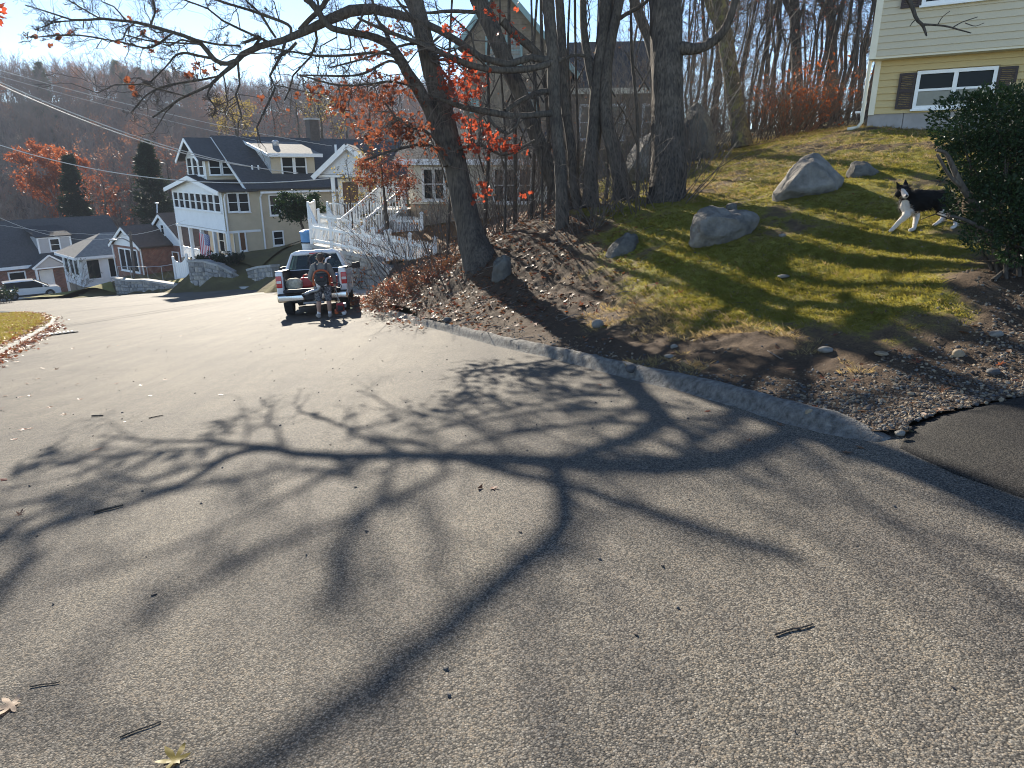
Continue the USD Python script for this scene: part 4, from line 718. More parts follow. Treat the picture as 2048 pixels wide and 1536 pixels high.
LEAFY_R = [(909, 41, 7, 4), (926, 57, 6, 4), (918, 69, 10, 8), (890, 57, 8, 8), (928, 110, 12, 22), (902, 126, 16, 30), (890, 148, 14, 26), (934, 148, 18, 40), (959, 167, 16, 30), (902, 170, 14, 30), (934, 183, 18, 36), (959, 189, 10, 16), (915, 198, 16, 26), (915, 236, 10, 14), (934, 271, 14, 30), (947, 246, 12, 20), (965, 261, 12, 20), (978, 274, 14, 16), (975, 297, 16, 26), (1002, 289, 14, 20), (1030, 289, 18, 20), (959, 392, 12, 12), (977, 376, 10, 10), (1048, 388, 9, 7), (945, 300, 14, 14), (1000, 30, 26, 26), (1035, 75, 12, 14)]
def clusters(rng, spec, d, dj=0.5):
    out = []
    for px, py, s, n in spec:
        dd = d + rng.uniform(-dj, dj); out.append(np.array([W(px + rng.normal() * s * 0.75, py + rng.normal() * s * 0.6, dd + rng.normal() * 0.18) for _ in range(n)]))
    return np.vstack(out)
def cluster_twigs(t, rng, C, limbs, mat="twig", every=9):
    """A thin twig from every few leaves back to the nearest bough."""
    B = np.vstack([p for p, r in limbs]); Q = []
    for p in C[::every]:
        k = np.argmin(np.linalg.norm(B - p, axis=1)); e = B[k]; mid = (p + e) / 2 + np.array([0, 0, 0.12 * np.linalg.norm(p - e)]); Q.append([e, (e + mid) / 2, mid, (p + mid) / 2, p])
    Q = np.array(Q) + rng.normal(size=(len(Q), 5, 3)) * [[[0]], [[0.03]]][1]; part(t, "leaf_twigs", tubes(Q, np.tile(np.linspace(0.011, 0.004, 5), (len(Q), 1)), 4), mat, kind="stuff")
C = clusters(rng, LEAFY, 14.4); part(T1, "leaves", leaf_mesh(rng, C, 0.08), "rust_leaf", kind="stuff"); C2 = clusters(rng, LEAFY_R, 14.3); part(T1, "red_leaves", leaf_mesh(rng, C2, 0.095), "red_leaf", kind="stuff")
cluster_twigs(T1, rng, np.vstack([C, C2]), limbs)

# ---- the clump of stems with the long limb across the sky
def stem_tree(name, label, base, rows, n=14, furrow=0.08, seed=0, H=7, nl=6, mat="bark", kids=(5, 4, 3), lean=None, limbs=(), leaf=None, seg=36, up=True, twig="twig", lf=(0.42, 0.5, 0.5)):
    rng = np.random.default_rng(100 + seed); t = thing(name, label, "tree", base); P, R = trace(rows, seg); part(t, "trunk", wood(P, R, n, furrow, seed), mat, smooth=True); L = []
    for q in limbs:
        p, r = trace(q, 20); part(t, "limb", wood(p, r, 9), mat, smooth=True); L.append((p, r))
    if up:
        (tp, tr), ups = crown_above(rng, P, R, H, nl, lean=lean); part(t, "leader", wood(tp, tr, 10), mat, smooth=True); L += ups + [(tp, tr)]
        for p, r in ups: part(t, "limb", wood(p, r, 6), mat, smooth=True)
    if L: finish_tree(t, rng, L, n1=kids[0], n2=kids[1], n3=kids[2], lf=lf, twigmat=twig)
    return t, L
L1 = [(1104, 122, 14.8, 15), (1076, 112, 14.7, 14), (1042, 122, 14.6, 14), (1010, 129, 14.5, 14), (969, 119, 14.5, 14), (940, 99, 14.5, 13), (915, 82, 14.5, 14), (884, 63, 14.5, 14), (852, 47, 14.5, 15), (821, 36, 14.4, 17), (789, 27, 14.4, 18), (758, 19, 14.4, 20), (726, 17, 14.4, 22), (695, 23, 14.4, 22), (663, 37, 14.4, 20), (631, 52, 14.4, 17), (599, 68, 14.4, 15), (568, 80, 14.4, 13), (536, 87, 14.4, 13), (505, 98, 14.4, 12), (483, 110, 14.4, 12), (470, 126, 14.4, 10), (456, 140, 14.3, 8), (439, 152, 14.2, 7), (426, 167, 14.1, 6), (385, 187, 14.0, 5), (345, 205, 13.9, 4), (305, 235, 13.8, 3)]
SUB = [[(470, 122, 14.4, 9), (448, 128, 14.4, 9), (426, 117, 14.4, 10), (407, 92, 14.4, 9), (382, 77, 14.3, 8), (347, 65, 14.3, 7), (300, 52, 14.2, 7), (270, 44, 14.2, 6), (237, 41, 14.1, 5), (200, 37, 14.0, 5), (150, 41, 13.9, 4), (100, 25, 13.8, 3), (50, 10, 13.6, 2.5)],
       [(426, 117, 14.4, 6), (400, 112, 14.3, 5), (370, 106, 14.2, 5), (350, 112, 14.2, 4), (335, 130, 14.1, 3), (300, 165, 14.0, 3)], [(382, 77, 14.3, 5), (430, 88, 14.2, 4), (480, 92, 14.2, 4), (400, 80, 14.2, 4)][:3],
       [(505, 98, 14.4, 6), (520, 76, 14.3, 6), (508, 78, 14.2, 6), (488, 85, 14.2, 5)], [(599, 60, 14.4, 9), (618, 40, 14.3, 10), (640, 19, 14.2, 10), (656, -5, 14.1, 10), (690, -60, 13.9, 9)], [(593, 85, 14.4, 6), (577, 101, 14.4, 6), (549, 118, 14.4, 5)],
       [(582, 72, 14.4, 6), (577, 50, 14.3, 6), (527, 30, 14.2, 6), (489, 17, 14.1, 5), (435, 0, 14.0, 5), (380, -30, 13.8, 4)], [(552, 76, 14.4, 5), (539, 57, 14.3, 5), (520, 27, 14.2, 5), (492, 0, 14.1, 4), (470, -40, 14.0, 4)],
       [(439, 152, 14.2, 4), (400, 160, 14.1, 4), (350, 168, 14.0, 4), (300, 185, 13.8, 3), (262, 225, 13.6, 2.5)], [(347, 65, 14.3, 4), (300, 95, 14.2, 4), (240, 84, 14.1, 3), (150, 70, 13.9, 3), (60, 75, 13.7, 2)], [(300, 52, 14.2, 4), (310, 20, 14.1, 4), (300, -20, 14.0, 3)],
       [(400, 88, 14.3, 4), (340, 85, 14.1, 3), (300, 82, 14.0, 3), (250, 70, 13.9, 2.5)], [(150, 41, 13.9, 3), (110, 45, 13.8, 2.5), (70, 60, 13.7, 2)], [(200, 37, 14.0, 3), (170, 20, 13.9, 3), (120, -10, 13.8, 2.5)], [(426, 167, 14.1, 4), (415, 190, 14.0, 3), (430, 215, 13.9, 2.5), (425, 235, 13.9, 2)]]
L2 = [(1120, 120, 14.8, 13), (1076, 134, 14.6, 13), (1032, 140, 14.5, 13), (982, 139, 14.4, 13), (938, 129, 14.3, 12), (900, 113, 14.2, 12), (874, 101, 14.1, 11), (840, 87, 14.0, 9), (800, 72, 13.9, 8), (750, 52, 13.8, 6), (715, 35, 13.7, 5)]
L3 = [(1112, 226, 14.8, 14), (1076, 229, 14.6, 12), (1030, 232, 14.5, 12), (980, 224, 14.3, 14), (930, 215, 14.2, 11), (900, 205, 14.1, 9), (860, 190, 14.0, 6)]
L4 = [(1010, 222, 14.4, 9), (1040, 202, 14.5, 10), (1076, 186, 14.7, 11), (1098, 182, 14.8, 12)][::-1]
L5 = [(975, 232, 14.3, 6), (990, 252, 14.2, 6), (1013, 266, 14.2, 6), (1030, 255, 14.1, 6), (1040, 232, 14.1, 5)]
t, L = stem_tree("multi_stem_maple", "straight dark stem whose long limb arches across the road to the upper left", W(1122, 480, 14.8) - [0, 0, 0.1],
    [(1120, 500, 14.6, 60), (1122, 478, 14.8, 34), (1124, 425, 14.8, 27), (1120, 330, 14.8, 25), (1110, 225, 14.8, 25), (1106, 125, 14.8, 25), (1098, 20, 14.8, 24), (1094, -30, 14.8, 23)], 20, seed=3, H=7, limbs=[L1, L2, L3, L4, L5, *SUB], kids=(11, 8, 5), lf=(0.38, 0.55, 0.6), lean=np.array([-0.1, -0.1, 0.2]))
m = MB(); r_ = trace([(1122, 470, 14.75, 26), (1108, 500, 14.3, 20), (1094, 522, 13.9, 16), (1080, 536, 13.5, 8)], 14); m.tube(*r_, 10); r_ = trace([(1126, 470, 14.75, 20), (1150, 500, 14.3, 14), (1170, 515, 14.0, 8)], 12); m.tube(*r_, 9); part(t, "root", m, "bark", smooth=True)
rng = np.random.default_rng(5)
SKYL = [(48, 75, 5, 5), (74, 73, 5, 4), (121, 76, 5, 8), (139, 64, 5, 5), (98, 93, 4, 2), (287, 65, 3, 4), (325, 75, 3, 4), (305, 100, 4, 5), (312, 85, 4, 5), (255, 88, 4, 4), (233, 85, 4, 4), (395, 130, 6, 12), (380, 150, 6, 12), (410, 143, 6, 8), (430, 137, 5, 6), (256, 160, 4, 12), (264, 175, 5, 14), (270, 188, 4, 10), (553, 198, 4, 6), (520, 195, 4, 4), (316, 20, 2, 2), (262, 35, 3, 3)]
C = clusters(rng, SKYL, 14.1, 0.15); part(t, "leaves", leaf_mesh(rng, C, 0.085), "rust_leaf", kind="stuff"); cluster_twigs(t, rng, C, L, every=3)
stem_tree("multi_stem_maple", "leaning trunk crossing behind the straight stem of the clump, bark lit at its edge", W(1150, 470, 16.2), [(1160, 480, 16.2, 44), (1140, 430, 16.2, 36), (1110, 372, 16.2, 33), (1088, 312, 16.1, 31), (1062, 245, 16.0, 30), (1042, 190, 15.9, 31), (1012, 125, 15.8, 33), (985, 60, 15.7, 34), (962, 10, 15.7, 34), (945, -30, 15.6, 33)], 20, seed=4, H=7, nl=6, lean=np.array([-0.2, 0, 0.2]),
    limbs=[[(1005, 42, 15.7, 17), (1030, 68, 15.8, 18), (1058, 92, 15.9, 17), (1085, 118, 16.0, 15)], [(950, 24, 15.7, 8), (900, 22, 15.5, 7), (850, 25, 15.4, 5), (800, 10, 15.2, 4)]])
stem_tree("multi_stem_maple", "slim grey stem just right of the straight stem in the clump", W(1165, 440, 15.8), [(1168, 450, 15.8, 30), (1160, 420, 15.8, 24), (1148, 375, 15.8, 20), (1142, 290, 15.8, 19), (1128, 190, 15.8, 18), (1124, 90, 15.8, 18), (1118, -10, 15.8, 18), (1115, -40, 15.8, 17)], 14, seed=5, H=6, nl=5)
stem_tree("multi_stem_maple", "stout grey stem in the clump with a fork high up near the chimney", W(1180, 410, 15.6), [(1180, 420, 15.6, 46), (1181, 395, 15.6, 34), (1181, 330, 15.6, 30), (1190, 250, 15.6, 29), (1195, 180, 15.6, 30), (1204, 100, 15.6, 27), (1212, 10, 15.6, 26), (1216, -40, 15.6, 25)], 18, seed=6, H=7, nl=6, limbs=[[(1194, 200, 15.6, 20), (1178, 130, 15.7, 17), (1168, 60, 15.8, 15), (1166, -10, 15.9, 14), (1160, -80, 16, 12)], [(1182, 114, 15.7, 7), (1152, 110, 15.6, 6), (1121, 120, 15.4, 6)], [(1216, 55, 15.6, 8), (1250, 30, 15.5, 8), (1285, 10, 15.4, 7), (1310, -15, 15.3, 6)]])
stem_tree("multi_stem_maple", "rough trunk leaning slightly right at the foot of the clump beside the boulder", W(1245, 400, 15.3), [(1256, 415, 15.3, 62), (1250, 390, 15.3, 42), (1238, 345, 15.3, 33), (1222, 280, 15.3, 29), (1212, 225, 15.4, 26), (1215, 125, 15.5, 22), (1235, 20, 15.5, 20), (1245, -30, 15.6, 18)], 18, seed=7, H=6, nl=5)
stem_tree("young_maple", "thin dark pole-like stem between the grey stems of the clump", W(1160, 440, 16.5), [(1153, 430, 16.5, 6), (1156, 300, 16.5, 6), (1152, 150, 16.5, 5), (1150, 20, 16.5, 5), (1149, -30, 16.5, 5)], 8, seed=8, H=4, nl=4, kids=(4, 3, 3))
stem_tree("oak_tree", "biggest straight trunk with deeply furrowed bark and a hooked limb to the right", W(1335, 388, 14.5) - [0, 0, 0.1], [(1334, 425, 14.5, 92), (1334, 402, 14.5, 84), (1334, 385, 14.5, 76), (1335, 355, 14.5, 71), (1336, 300, 14.5, 66), (1335, 220, 14.5, 63), (1333, 130, 14.5, 62), (1331, 40, 14.5, 65), (1331, -30, 14.5, 63)], 48, furrow=0.12, seed=9, H=9, nl=9, mat="oak_bark", seg=60,
    limbs=[[(1350, 98, 14.4, 32), (1368, 97, 14.3, 26), (1390, 98, 14.2, 21), (1412, 92, 14.1, 19), (1432, 78, 14.0, 18), (1450, 57, 13.9, 17), (1460, 35, 13.8, 16), (1468, 8, 13.7, 15), (1476, -30, 13.6, 14), (1490, -100, 13.4, 11)]], kids=(6, 4, 3))
stem_tree("oak_tree", "lichen-covered trunk leaning left above the brush right of the biggest trunk", W(1482, 292, 21.5), [(1484, 300, 21.5, 48), (1481, 275, 21.5, 38), (1472, 210, 21.5, 33), (1460, 140, 21.5, 31), (1452, 80, 21.5, 31), (1440, 20, 21.5, 30), (1432, -30, 21.5, 29)], 24, furrow=0.08, seed=10, H=9, nl=8, mat="lichen_bark", limbs=[[(1440, 60, 21.4, 14), (1420, 20, 21.3, 13), (1405, -40, 21.2, 12)]])
stem_tree("oak_tree", "dark leaning trunk just left of the biggest trunk at the top of the picture", W(1315, 380, 20.5), [(1335, 330, 20.5, 30), (1325, 200, 20.5, 25), (1302, 90, 20.5, 22), (1284, 45, 20.5, 21), (1266, -5, 20.5, 20), (1258, -40, 20.5, 19)], 14, seed=12, H=7, nl=6)
for i, (px, py, d, w_, tx) in enumerate([(968, 480, 17.5, 8, 985), (1030, 440, 18.0, 9, 1018), (1062, 440, 17.0, 7, 1075), (1098, 430, 18.5, 9, 1082), (1136, 430, 17.2, 6, 1140), (1212, 415, 17.0, 7, 1228), (1275, 405, 16.6, 8, 1262), (1296, 400, 17.8, 6, 1310), (1010, 470, 16.4, 5, 1000), (1085, 455, 15.9, 6, 1062), (895, 520, 18.0, 6, 905), (1228, 430, 15.5, 5, 1196)]):
    stem_tree("sapling", "thin leafless sapling growing among the maple stems", W(px, py, d), [(px, py + 40, d, w_ * 1.2), (px, py, d, w_), ((px * 2 + tx) / 3 + 4, py * 0.6, d, w_ * 0.9), ((px + tx * 2) / 3 - 3, py * 0.25, d, w_ * 0.8), (tx, -20, d, w_ * 0.7)], 7, seed=60 + i, H=3.5, nl=5, kids=(5, 4, 3), limbs=[[(px, py * 0.72, d, 4), (px + (18 if i % 2 else -18), py * 0.6, d - 0.2, 3), (px + (40 if i % 2 else -42), py * 0.5, d - 0.4, 2)], [(px + 2, py * 0.45, d, 4), (px + (-20 if i % 2 else 22), py * 0.36, d + 0.2, 3), (px + (-46 if i % 2 else 44), py * 0.26, d + 0.3, 2)]])
for k_ in list(used):
    if k_[1] == "sapling":
        for i in range(used[k_] + 1): setdata(stage.GetPrimAtPath("/World/sapling" + (f"_{i:03d}" if i else "")), group="leafless saplings among the maple stems")

# ---------------------------------------------------------------- walls and fences
def stone_wall(name, label, pts, face_n, rows_h=0.24, wid=(0.25, 0.55), depth=0.35, seed=0, cap=True, kinds=("stone_a", "stone_b", "stone_c")):
    """pts: rows (x, y, zbase, ztop) along the visible face; face_n: side the face looks to (+1 = right of the line)."""
    rng = np.random.default_rng(seed); p = np.asarray(pts, float); t = thing(name, label, "wall", [p[:, 0].mean(), p[:, 1].mean(), p[:, 2].min()])
    core, coping = MB(), MB(); seg = np.linalg.norm(np.diff(p[:, :2], axis=0), axis=1)
    for (a, b, L) in zip(p[:-1], p[1:], seg):
        e = np.array([*(b[:2] - a[:2]) / L, 0]); n = np.array([e[1], -e[0], 0]) * face_n; up = np.array([0, 0, 1.0])
        def at(s, z, o): return np.array([a[0], a[1], 0]) + e * s * L + n * o + up * z
        zb, zt = (lambda s: a[2] + (b[2] - a[2]) * s), (lambda s: a[3] + (b[3] - a[3]) * s)
        q = [at(0, zb(0) - 0.3, 0), at(1, zb(1) - 0.3, 0), at(1, zt(1), 0), at(0, zt(0), 0)]; r = [x - n * depth for x in q]
        v = np.array(q + r); core.add((v, np.array([[0, 1, 2], [0, 2, 3], [4, 6, 5], [4, 7, 6], [0, 3, 7], [0, 7, 4], [1, 5, 6], [1, 6, 2], [3, 2, 6], [3, 6, 7]])))
        H = max(zt(0) - zb(0), zt(1) - zb(1)) + 0.25; nr = max(1, int(round(H / rows_h))); cuts = np.linspace(0, 1, nr + 1); cuts[1:-1] += rng.uniform(-0.25, 0.25, nr - 1) / nr
        for k in range(nr):
            s = -rng.uniform(0, 0.2)
            while s < L:
                w = rng.uniform(*wid); s0, s1 = max(s, 0) / L, min(s + w, L) / L; s += w
                if s1 - s0 < 0.08 / L: continue
                g0 = 0.014; f0, f1 = cuts[k], cuts[k + 1]; o = rng.uniform(0.025, 0.075); J = lambda: rng.uniform(-0.022, 0.022)
                cs = []
                for ss, ff in ((s0, f0), (s1, f0), (s1, f1), (s0, f1)):
                    si = np.clip(ss + (g0 if ss == s0 else -g0) / L, 0, 1); z0, z1 = zb(si) - 0.25, zt(si) - (0.0 if not cap else 0.02); z = z0 + (z1 - z0) * ff + (g0 if ff == f0 else -g0); cs.append((si + J() / L, z + J()))
                c = np.mean(cs, 0); V = [at(x, z, 0.0) for x, z in cs] + [at(x + (c[0] - x) * 0.1, z + (c[1] - z) * 0.14, o * rng.uniform(0.6, 1.0)) for x, z in cs] + [at(c[0], c[1], o * 1.2)]
                F = [[8, 4, 5], [8, 5, 6], [8, 6, 7], [8, 7, 4]]
                for i in range(4): j = (i + 1) % 4; F += [[i, j, j + 4], [i, j + 4, i + 4]]
                F = np.array(F); F = F if np.dot(np.cross(V[5] - V[4], V[6] - V[4]), n) > 0 else F[:, ::-1]
                part(t, "stone", (np.array(V), F), kinds[rng.integers(len(kinds))])
        if cap:
            o, d2, th = 0.09, depth + 0.06, 0.13
            q = [at(0, zt(0), o), at(1, zt(1), o), at(1, zt(1), -d2), at(0, zt(0), -d2)]; q = q if np.cross(q[1] - q[0], q[2] - q[0])[2] > 0 else q[::-1]; coping.slab([x + up * th * 0.75 for x in q], th)
    part(t, "core", core, "mortar")
    if cap: part(t, "coping", coping, "concrete")
    return t
stone_wall("retaining_wall", "stone retaining wall with concrete coping under the white picket fence", [(F0[0], F0[1], plane(*F0[:2]) - 0.1, F0[2] - 0.1), (C0[0], C0[1], plane(*C0[:2]) - 0.1, C0[2] - 0.1)], 1, 0.3, (0.3, 0.7), seed=1)
stone_wall("retaining_wall", "short return of the stone wall turning the corner into the brush", [(C0[0], C0[1], plane(*C0[:2]) - 0.1, C0[2] - 0.1), (CE[0], CE[1], plane(*CE[:2]) + 0.1, CE[2] - 0.35)], 1, 0.3, (0.3, 0.6), seed=2)
def wpt(px, py_top, py_base, d): a = W(px, py_base, d); return (a[0], a[1], a[2] - 0.05, W(px, py_top, d)[2])
stone_wall("garden_wall", "rounded dark stone wall in front of the lawn of the tan house", [wpt(384, 521, 580, 44.5), wpt(415, 521, 580, 43.5), wpt(445, 530, 580, 42.5), wpt(470, 545, 578, 42.3), wpt(486, 556, 577, 42.6)], 1, 0.3, (0.3, 0.7), seed=3)
stone_wall("garden_wall", "low stone wall before the brick house with white gables", [wpt(234, 556, 590, 51.5), wpt(262, 561, 589, 50.5), wpt(290, 560, 588, 50.0), wpt(322, 565, 586, 48.5), wpt(356, 571, 584, 47.2), wpt(384, 572, 582, 45.8)], 1, 0.28, (0.3, 0.6), seed=4)
stone_wall("garden_wall", "low stone wall beside the driveway left of the pickup", [wpt(498, 540, 568, 42.0), wpt(520, 534, 566, 40.5), wpt(548, 531, 572, 37.5)], 1, 0.3, (0.35, 0.7), seed=5)

def picket_fence(label, posts, hgt=0.86, step=0.1, post_h=1.0):
    """posts: ground points; each bay gets two rails and its pickets."""
    P = [np.asarray(p, float) for p in posts]; t = thing("picket_fence", label, "fence", P[0]); up = np.array([0, 0, 1.0])
    for p in P:
        m = MB(); m.box((-0.06, -0.06, -0.05), (0.06, 0.06, post_h), o=p); q = part(t, "post", m, "vinyl"); c = MB(); c.add((np.array([[-0.085, -0.085, 0], [0.085, -0.085, 0], [0.085, 0.085, 0], [-0.085, 0.085, 0], [-0.07, -0.07, 0.035], [0.07, -0.07, 0.035], [0.07, 0.07, 0.035], [-0.07, 0.07, 0.035], [0, 0, 0.09]]) + p + up * post_h,
            np.array([[0, 2, 1], [0, 3, 2], [0, 1, 5], [0, 5, 4], [1, 2, 6], [1, 6, 5], [2, 3, 7], [2, 7, 6], [3, 0, 4], [3, 4, 7], [4, 5, 8], [5, 6, 8], [6, 7, 8], [7, 4, 8]]))); part(q, "cap", c, "vinyl")
    for a, b in zip(P[:-1], P[1:]):
        e = b - a; L = np.linalg.norm(e[:2]); n = max(2, int(L / step))
        for z in (0.16, hgt - 0.16):
            m = MB().bar(a + up * z, b + up * z, 0.045, 0.09); part(t, "rail", m, "vinyl")
        ex = unit(np.array([e[0], e[1], 0])); ey = np.array([-ex[1], ex[0], 0]); R = np.stack([ex, ey, up], 1)
        for k in range(1, n):
            c = a + e * k / n; h = hgt + 0.03 * math.sin(k / n * math.pi); w = 0.02
            v = np.array([(-w, -0.011, 0.04), (w, -0.011, 0.04), (w, -0.011, h - 0.05), (0, -0.011, h), (-w, -0.011, h - 0.05), (-w, 0.011, 0.04), (w, 0.011, 0.04), (w, 0.011, h - 0.05), (0, 0.011, h), (-w, 0.011, h - 0.05)]) @ R.T + c
            f = [[0, 1, 2], [0, 2, 4], [4, 2, 3], [5, 7, 6], [5, 9, 7], [9, 8, 7]]
            for i in range(5): j = (i + 1) % 5; f += [[i, i + 5, j], [j, i + 5, j + 5]]
            part(t, "picket", (v, np.array(f)), "vinyl")
    return t
up_ = np.array([0, 0, 0.02]); sl = lambda f: F0 + (C0 - F0) * f + up_
picket_fence("white picket fence on the stone wall, running back from the corner above the pickup", [sl(0), sl(0.345), sl(0.665), sl(0.86), sl(1.0)])
G0 = W(775, 519, 25.2); picket_fence("short white picket panel at the wall corner", [C0 + np.array([0.05, -0.02, 0.02]), G0], 0.84)
picket_fence("white picket fence running down into the brush right of the wall corner", [G0 + np.array([0.14, -0.02, 0.03]), W(822, 527, 24.2), W(872, 537, 23.2)], 0.84)
picket_fence("white picket fence across the garden behind the small red tree", [W(640, 462, 33.5), W(711, 474, 31.5), W(775, 474, 29.5), W(845, 478, 28.0)], 0.86)
def chain_link(label, pts, h=1.0):
    P = [np.asarray(p, float) for p in pts]; t = thing("chain_link_fence", label, "fence", P[0]); up = np.array([0, 0, 1.0]); net = []
    for p in P: part(t, "post", MB().tube([p, p + up * h], 0.03, 6), "galv")
    for a, b in zip(P[:-1], P[1:]):
        part(t, "rail", MB().tube([a + up * h, b + up * h], 0.022, 6), "galv"); L = np.linalg.norm(b - a); n = int(L / 0.12)
        for k in range(n):
            for s in (1, -1):
                f0, f1 = k / n, k / n + s * h / L
                if 0 <= f1 <= 1: net.append([a + (b - a) * f0, a + (b - a) * f1 + up * h])
    net = np.array(net); part(t, "netting", tubes(net, np.full(net.shape[:2], 0.004), 3), "galv", kind="stuff"); return t
def gnd(p): return np.array([p[0], p[1], ground(p[0], p[1])])
chain_link("low chain link fence in front of the brick house", [gnd(W(238, 552, 54)), gnd(W(262, 548, 53.5)), gnd(W(294, 540, 53)), gnd(W(322, 532, 52.5)), gnd(W(348, 528, 52))], 1.1)
a, b = gnd(W(349, 536, 51.5)), gnd(W(376, 534, 50.5)); t = thing("vinyl_gate", "white vinyl gate with a scooped top between brick house and tan house", "gate", a); e = b - a
for p in (a, b): part(t, "post", MB().box((-0.07, -0.07, -0.1), (0.07, 0.07, 1.75), o=p), "vinyl")
for k in range(6):
    f0, f1 = 0.06 + k * 0.147, 0.06 + (k + 1) * 0.147 - 0.008; q = []
    for f in (f0, f1): q.append((a + e * f, 1.6 - 0.42 * math.sin(math.pi * f)))
    part(t, "board", MB().slab([q[0][0] + [0, 0, 0.05], q[1][0] + [0, 0, 0.05], q[1][0] + [0, 0, q[1][1]], q[0][0] + [0, 0, q[0][1]]], 0.03), "vinyl")
# ---- front walks and yards
simple("path_concrete", (0.4, 0.39, 0.36), 0.85, var=0.15, scale=2)
def drape(name, px, mat, label, d=50, th=0.05, lift=0.05):
    pts = np.array([gnd(W(*q)) for q in px]); pts[:, 2] += lift; c = np.vstack([pts, pts.mean(0)]); n = len(pts); f = np.array([[i, (i + 1) % n, n] for i in range(n)])
    if np.cross(c[1] - c[0], c[2] - c[0])[2] < 0: f = f[:, ::-1]
    v, f = c, f
    for _ in range(4): v, f = trimesh.remesh.subdivide(v, f)
    v = np.array(v); v[:, 2] = ground(v[:, 0], v[:, 1]) + lift; single(name, (v, f), mat, label, kind="structure", smooth=True)

# ---------------------------------------------------------------- the pickup
simple("truck_white", (0.78, 0.78, 0.77), 0.22, coat=0.8, var=0.03, scale=2)
simple("black_plastic", (0.018, 0.018, 0.019), 0.5, var=0.2, scale=20); simple("rubber", (0.02, 0.02, 0.02), 0.85, var=0.3, scale=12, bump=0.004, bscale=60)
simple("chrome", (0.75, 0.74, 0.7), 0.18, metal=1.0, var=0.06, scale=6); simple("steel", (0.3, 0.3, 0.3), 0.4, metal=0.9); simple("seat_cloth", (0.05, 0.05, 0.055), 0.9)
simple("red_lens", (0.5, 0.012, 0.015), 0.15, coat=0.5); simple("clear_lens", (0.75, 0.7, 0.66), 0.15, coat=0.5); simple("bed_liner", (0.022, 0.022, 0.024), 0.75, var=0.3, scale=10, bump=0.003, bscale=80)
look("auto_glass", {"t": ("transparent_bsdf", {"color": (0.7, 0.78, 0.74)}), "g": ("glossy_bsdf", {"roughness": 0.02, "color": (0.9, 0.9, 0.9)}), "f": ("fresnel", {"IOR": 1.5}), "x": ("mix_closure", {})}, [("f.fac", "x.fac"), ("t.BSDF", "x.closure1"), ("g.BSDF", "x.closure2")], "x.closure")
def slope_frame(yaw, roll_k=1.0):
    f = np.array([math.sin(yaw), math.cos(yaw), 0]); r = np.array([f[1], -f[0], 0]); f = unit(f + [0, 0, RA * f[0] + RB * f[1]]); r = r + [0, 0, roll_k * (RA * r[0] + RB * r[1])]; u = unit(np.cross(r, f)); r = np.cross(f, u); return np.stack([r, f, u], 1)
def rbox(lo, hi, r=0.03, sub=12):
    lo, hi = np.asarray(lo, float) + r, np.asarray(hi, float) - r; M = manifold3d.Manifold; s = M.sphere(r, sub)
    return M.batch_hull([s.translate([x, y, z]) for x in (lo[0], hi[0]) for y in (lo[1], hi[1]) for z in (lo[2], hi[2])])
def side_panel(poly, x0, x1):
    m = extrude(poly, x1 - x0); v = np.asarray(m.vertices); return np.stack([v[:, 2] + x0, v[:, 0], v[:, 1]], 1), np.asarray(m.faces)
def wheel(t, x, y, r=0.385, w=0.26, out=1):
    a = np.linspace(0, 2 * np.pi, 33)[:-1]; prof = [(r - 0.14, -w / 2), (r - 0.03, -w / 2), (r, -w / 2 + 0.035), (r, w / 2 - 0.035), (r - 0.03, w / 2), (r - 0.14, w / 2)]
    def rev(prof, n=32):
        V = np.array([[x + q[1], y + q[0] * math.cos(k), r + q[0] * math.sin(k)] for q in prof for k in a]); F = []
        for i in range(len(prof) - 1):
            for j in range(n): k = (j + 1) % n; F += [[i * n + j, i * n + k, (i + 1) * n + k], [i * n + j, (i + 1) * n + k, (i + 1) * n + j]]
        return V, np.array(F)
    m = MB().add(rev(prof))
    for k in range(40):
        c, s = math.cos(k * math.pi / 20), math.sin(k * math.pi / 20); R = np.array([[1, 0, 0], [0, c, -s], [0, s, c]])
        m.box((-w / 2 + 0.02, -0.018, r - 0.012), (w / 2 - 0.02, 0.018, r + 0.008), R, (x, y, r))
    q = part(t, "wheel", m, "rubber"); part(q, "rim", MB().add(rev([(0.02, out * w * 0.3), (0.1, out * w * 0.34), (r - 0.16, out * w * 0.22), (r - 0.13, out * w * 0.45)])), "steel")
def mirror_x(v): return v
tb = (onroad(565, 628) + onroad(690, 622)) / 2; RT = slope_frame(math.radians(-11), 0.62) * 0.91; tb = tb + [0.16, 0, 0]
T = thing("pickup_truck", "white pickup truck parked at the kerb with its tailgate lowered", "pickup truck", [tb[0], tb[1], plane(tb[0], tb[1]) + 0.005], rot=RT)
arch = Point(0, 0.4).buffer(0.5, 24); archf = Point(3.45, 0.4).buffer(0.5, 24)
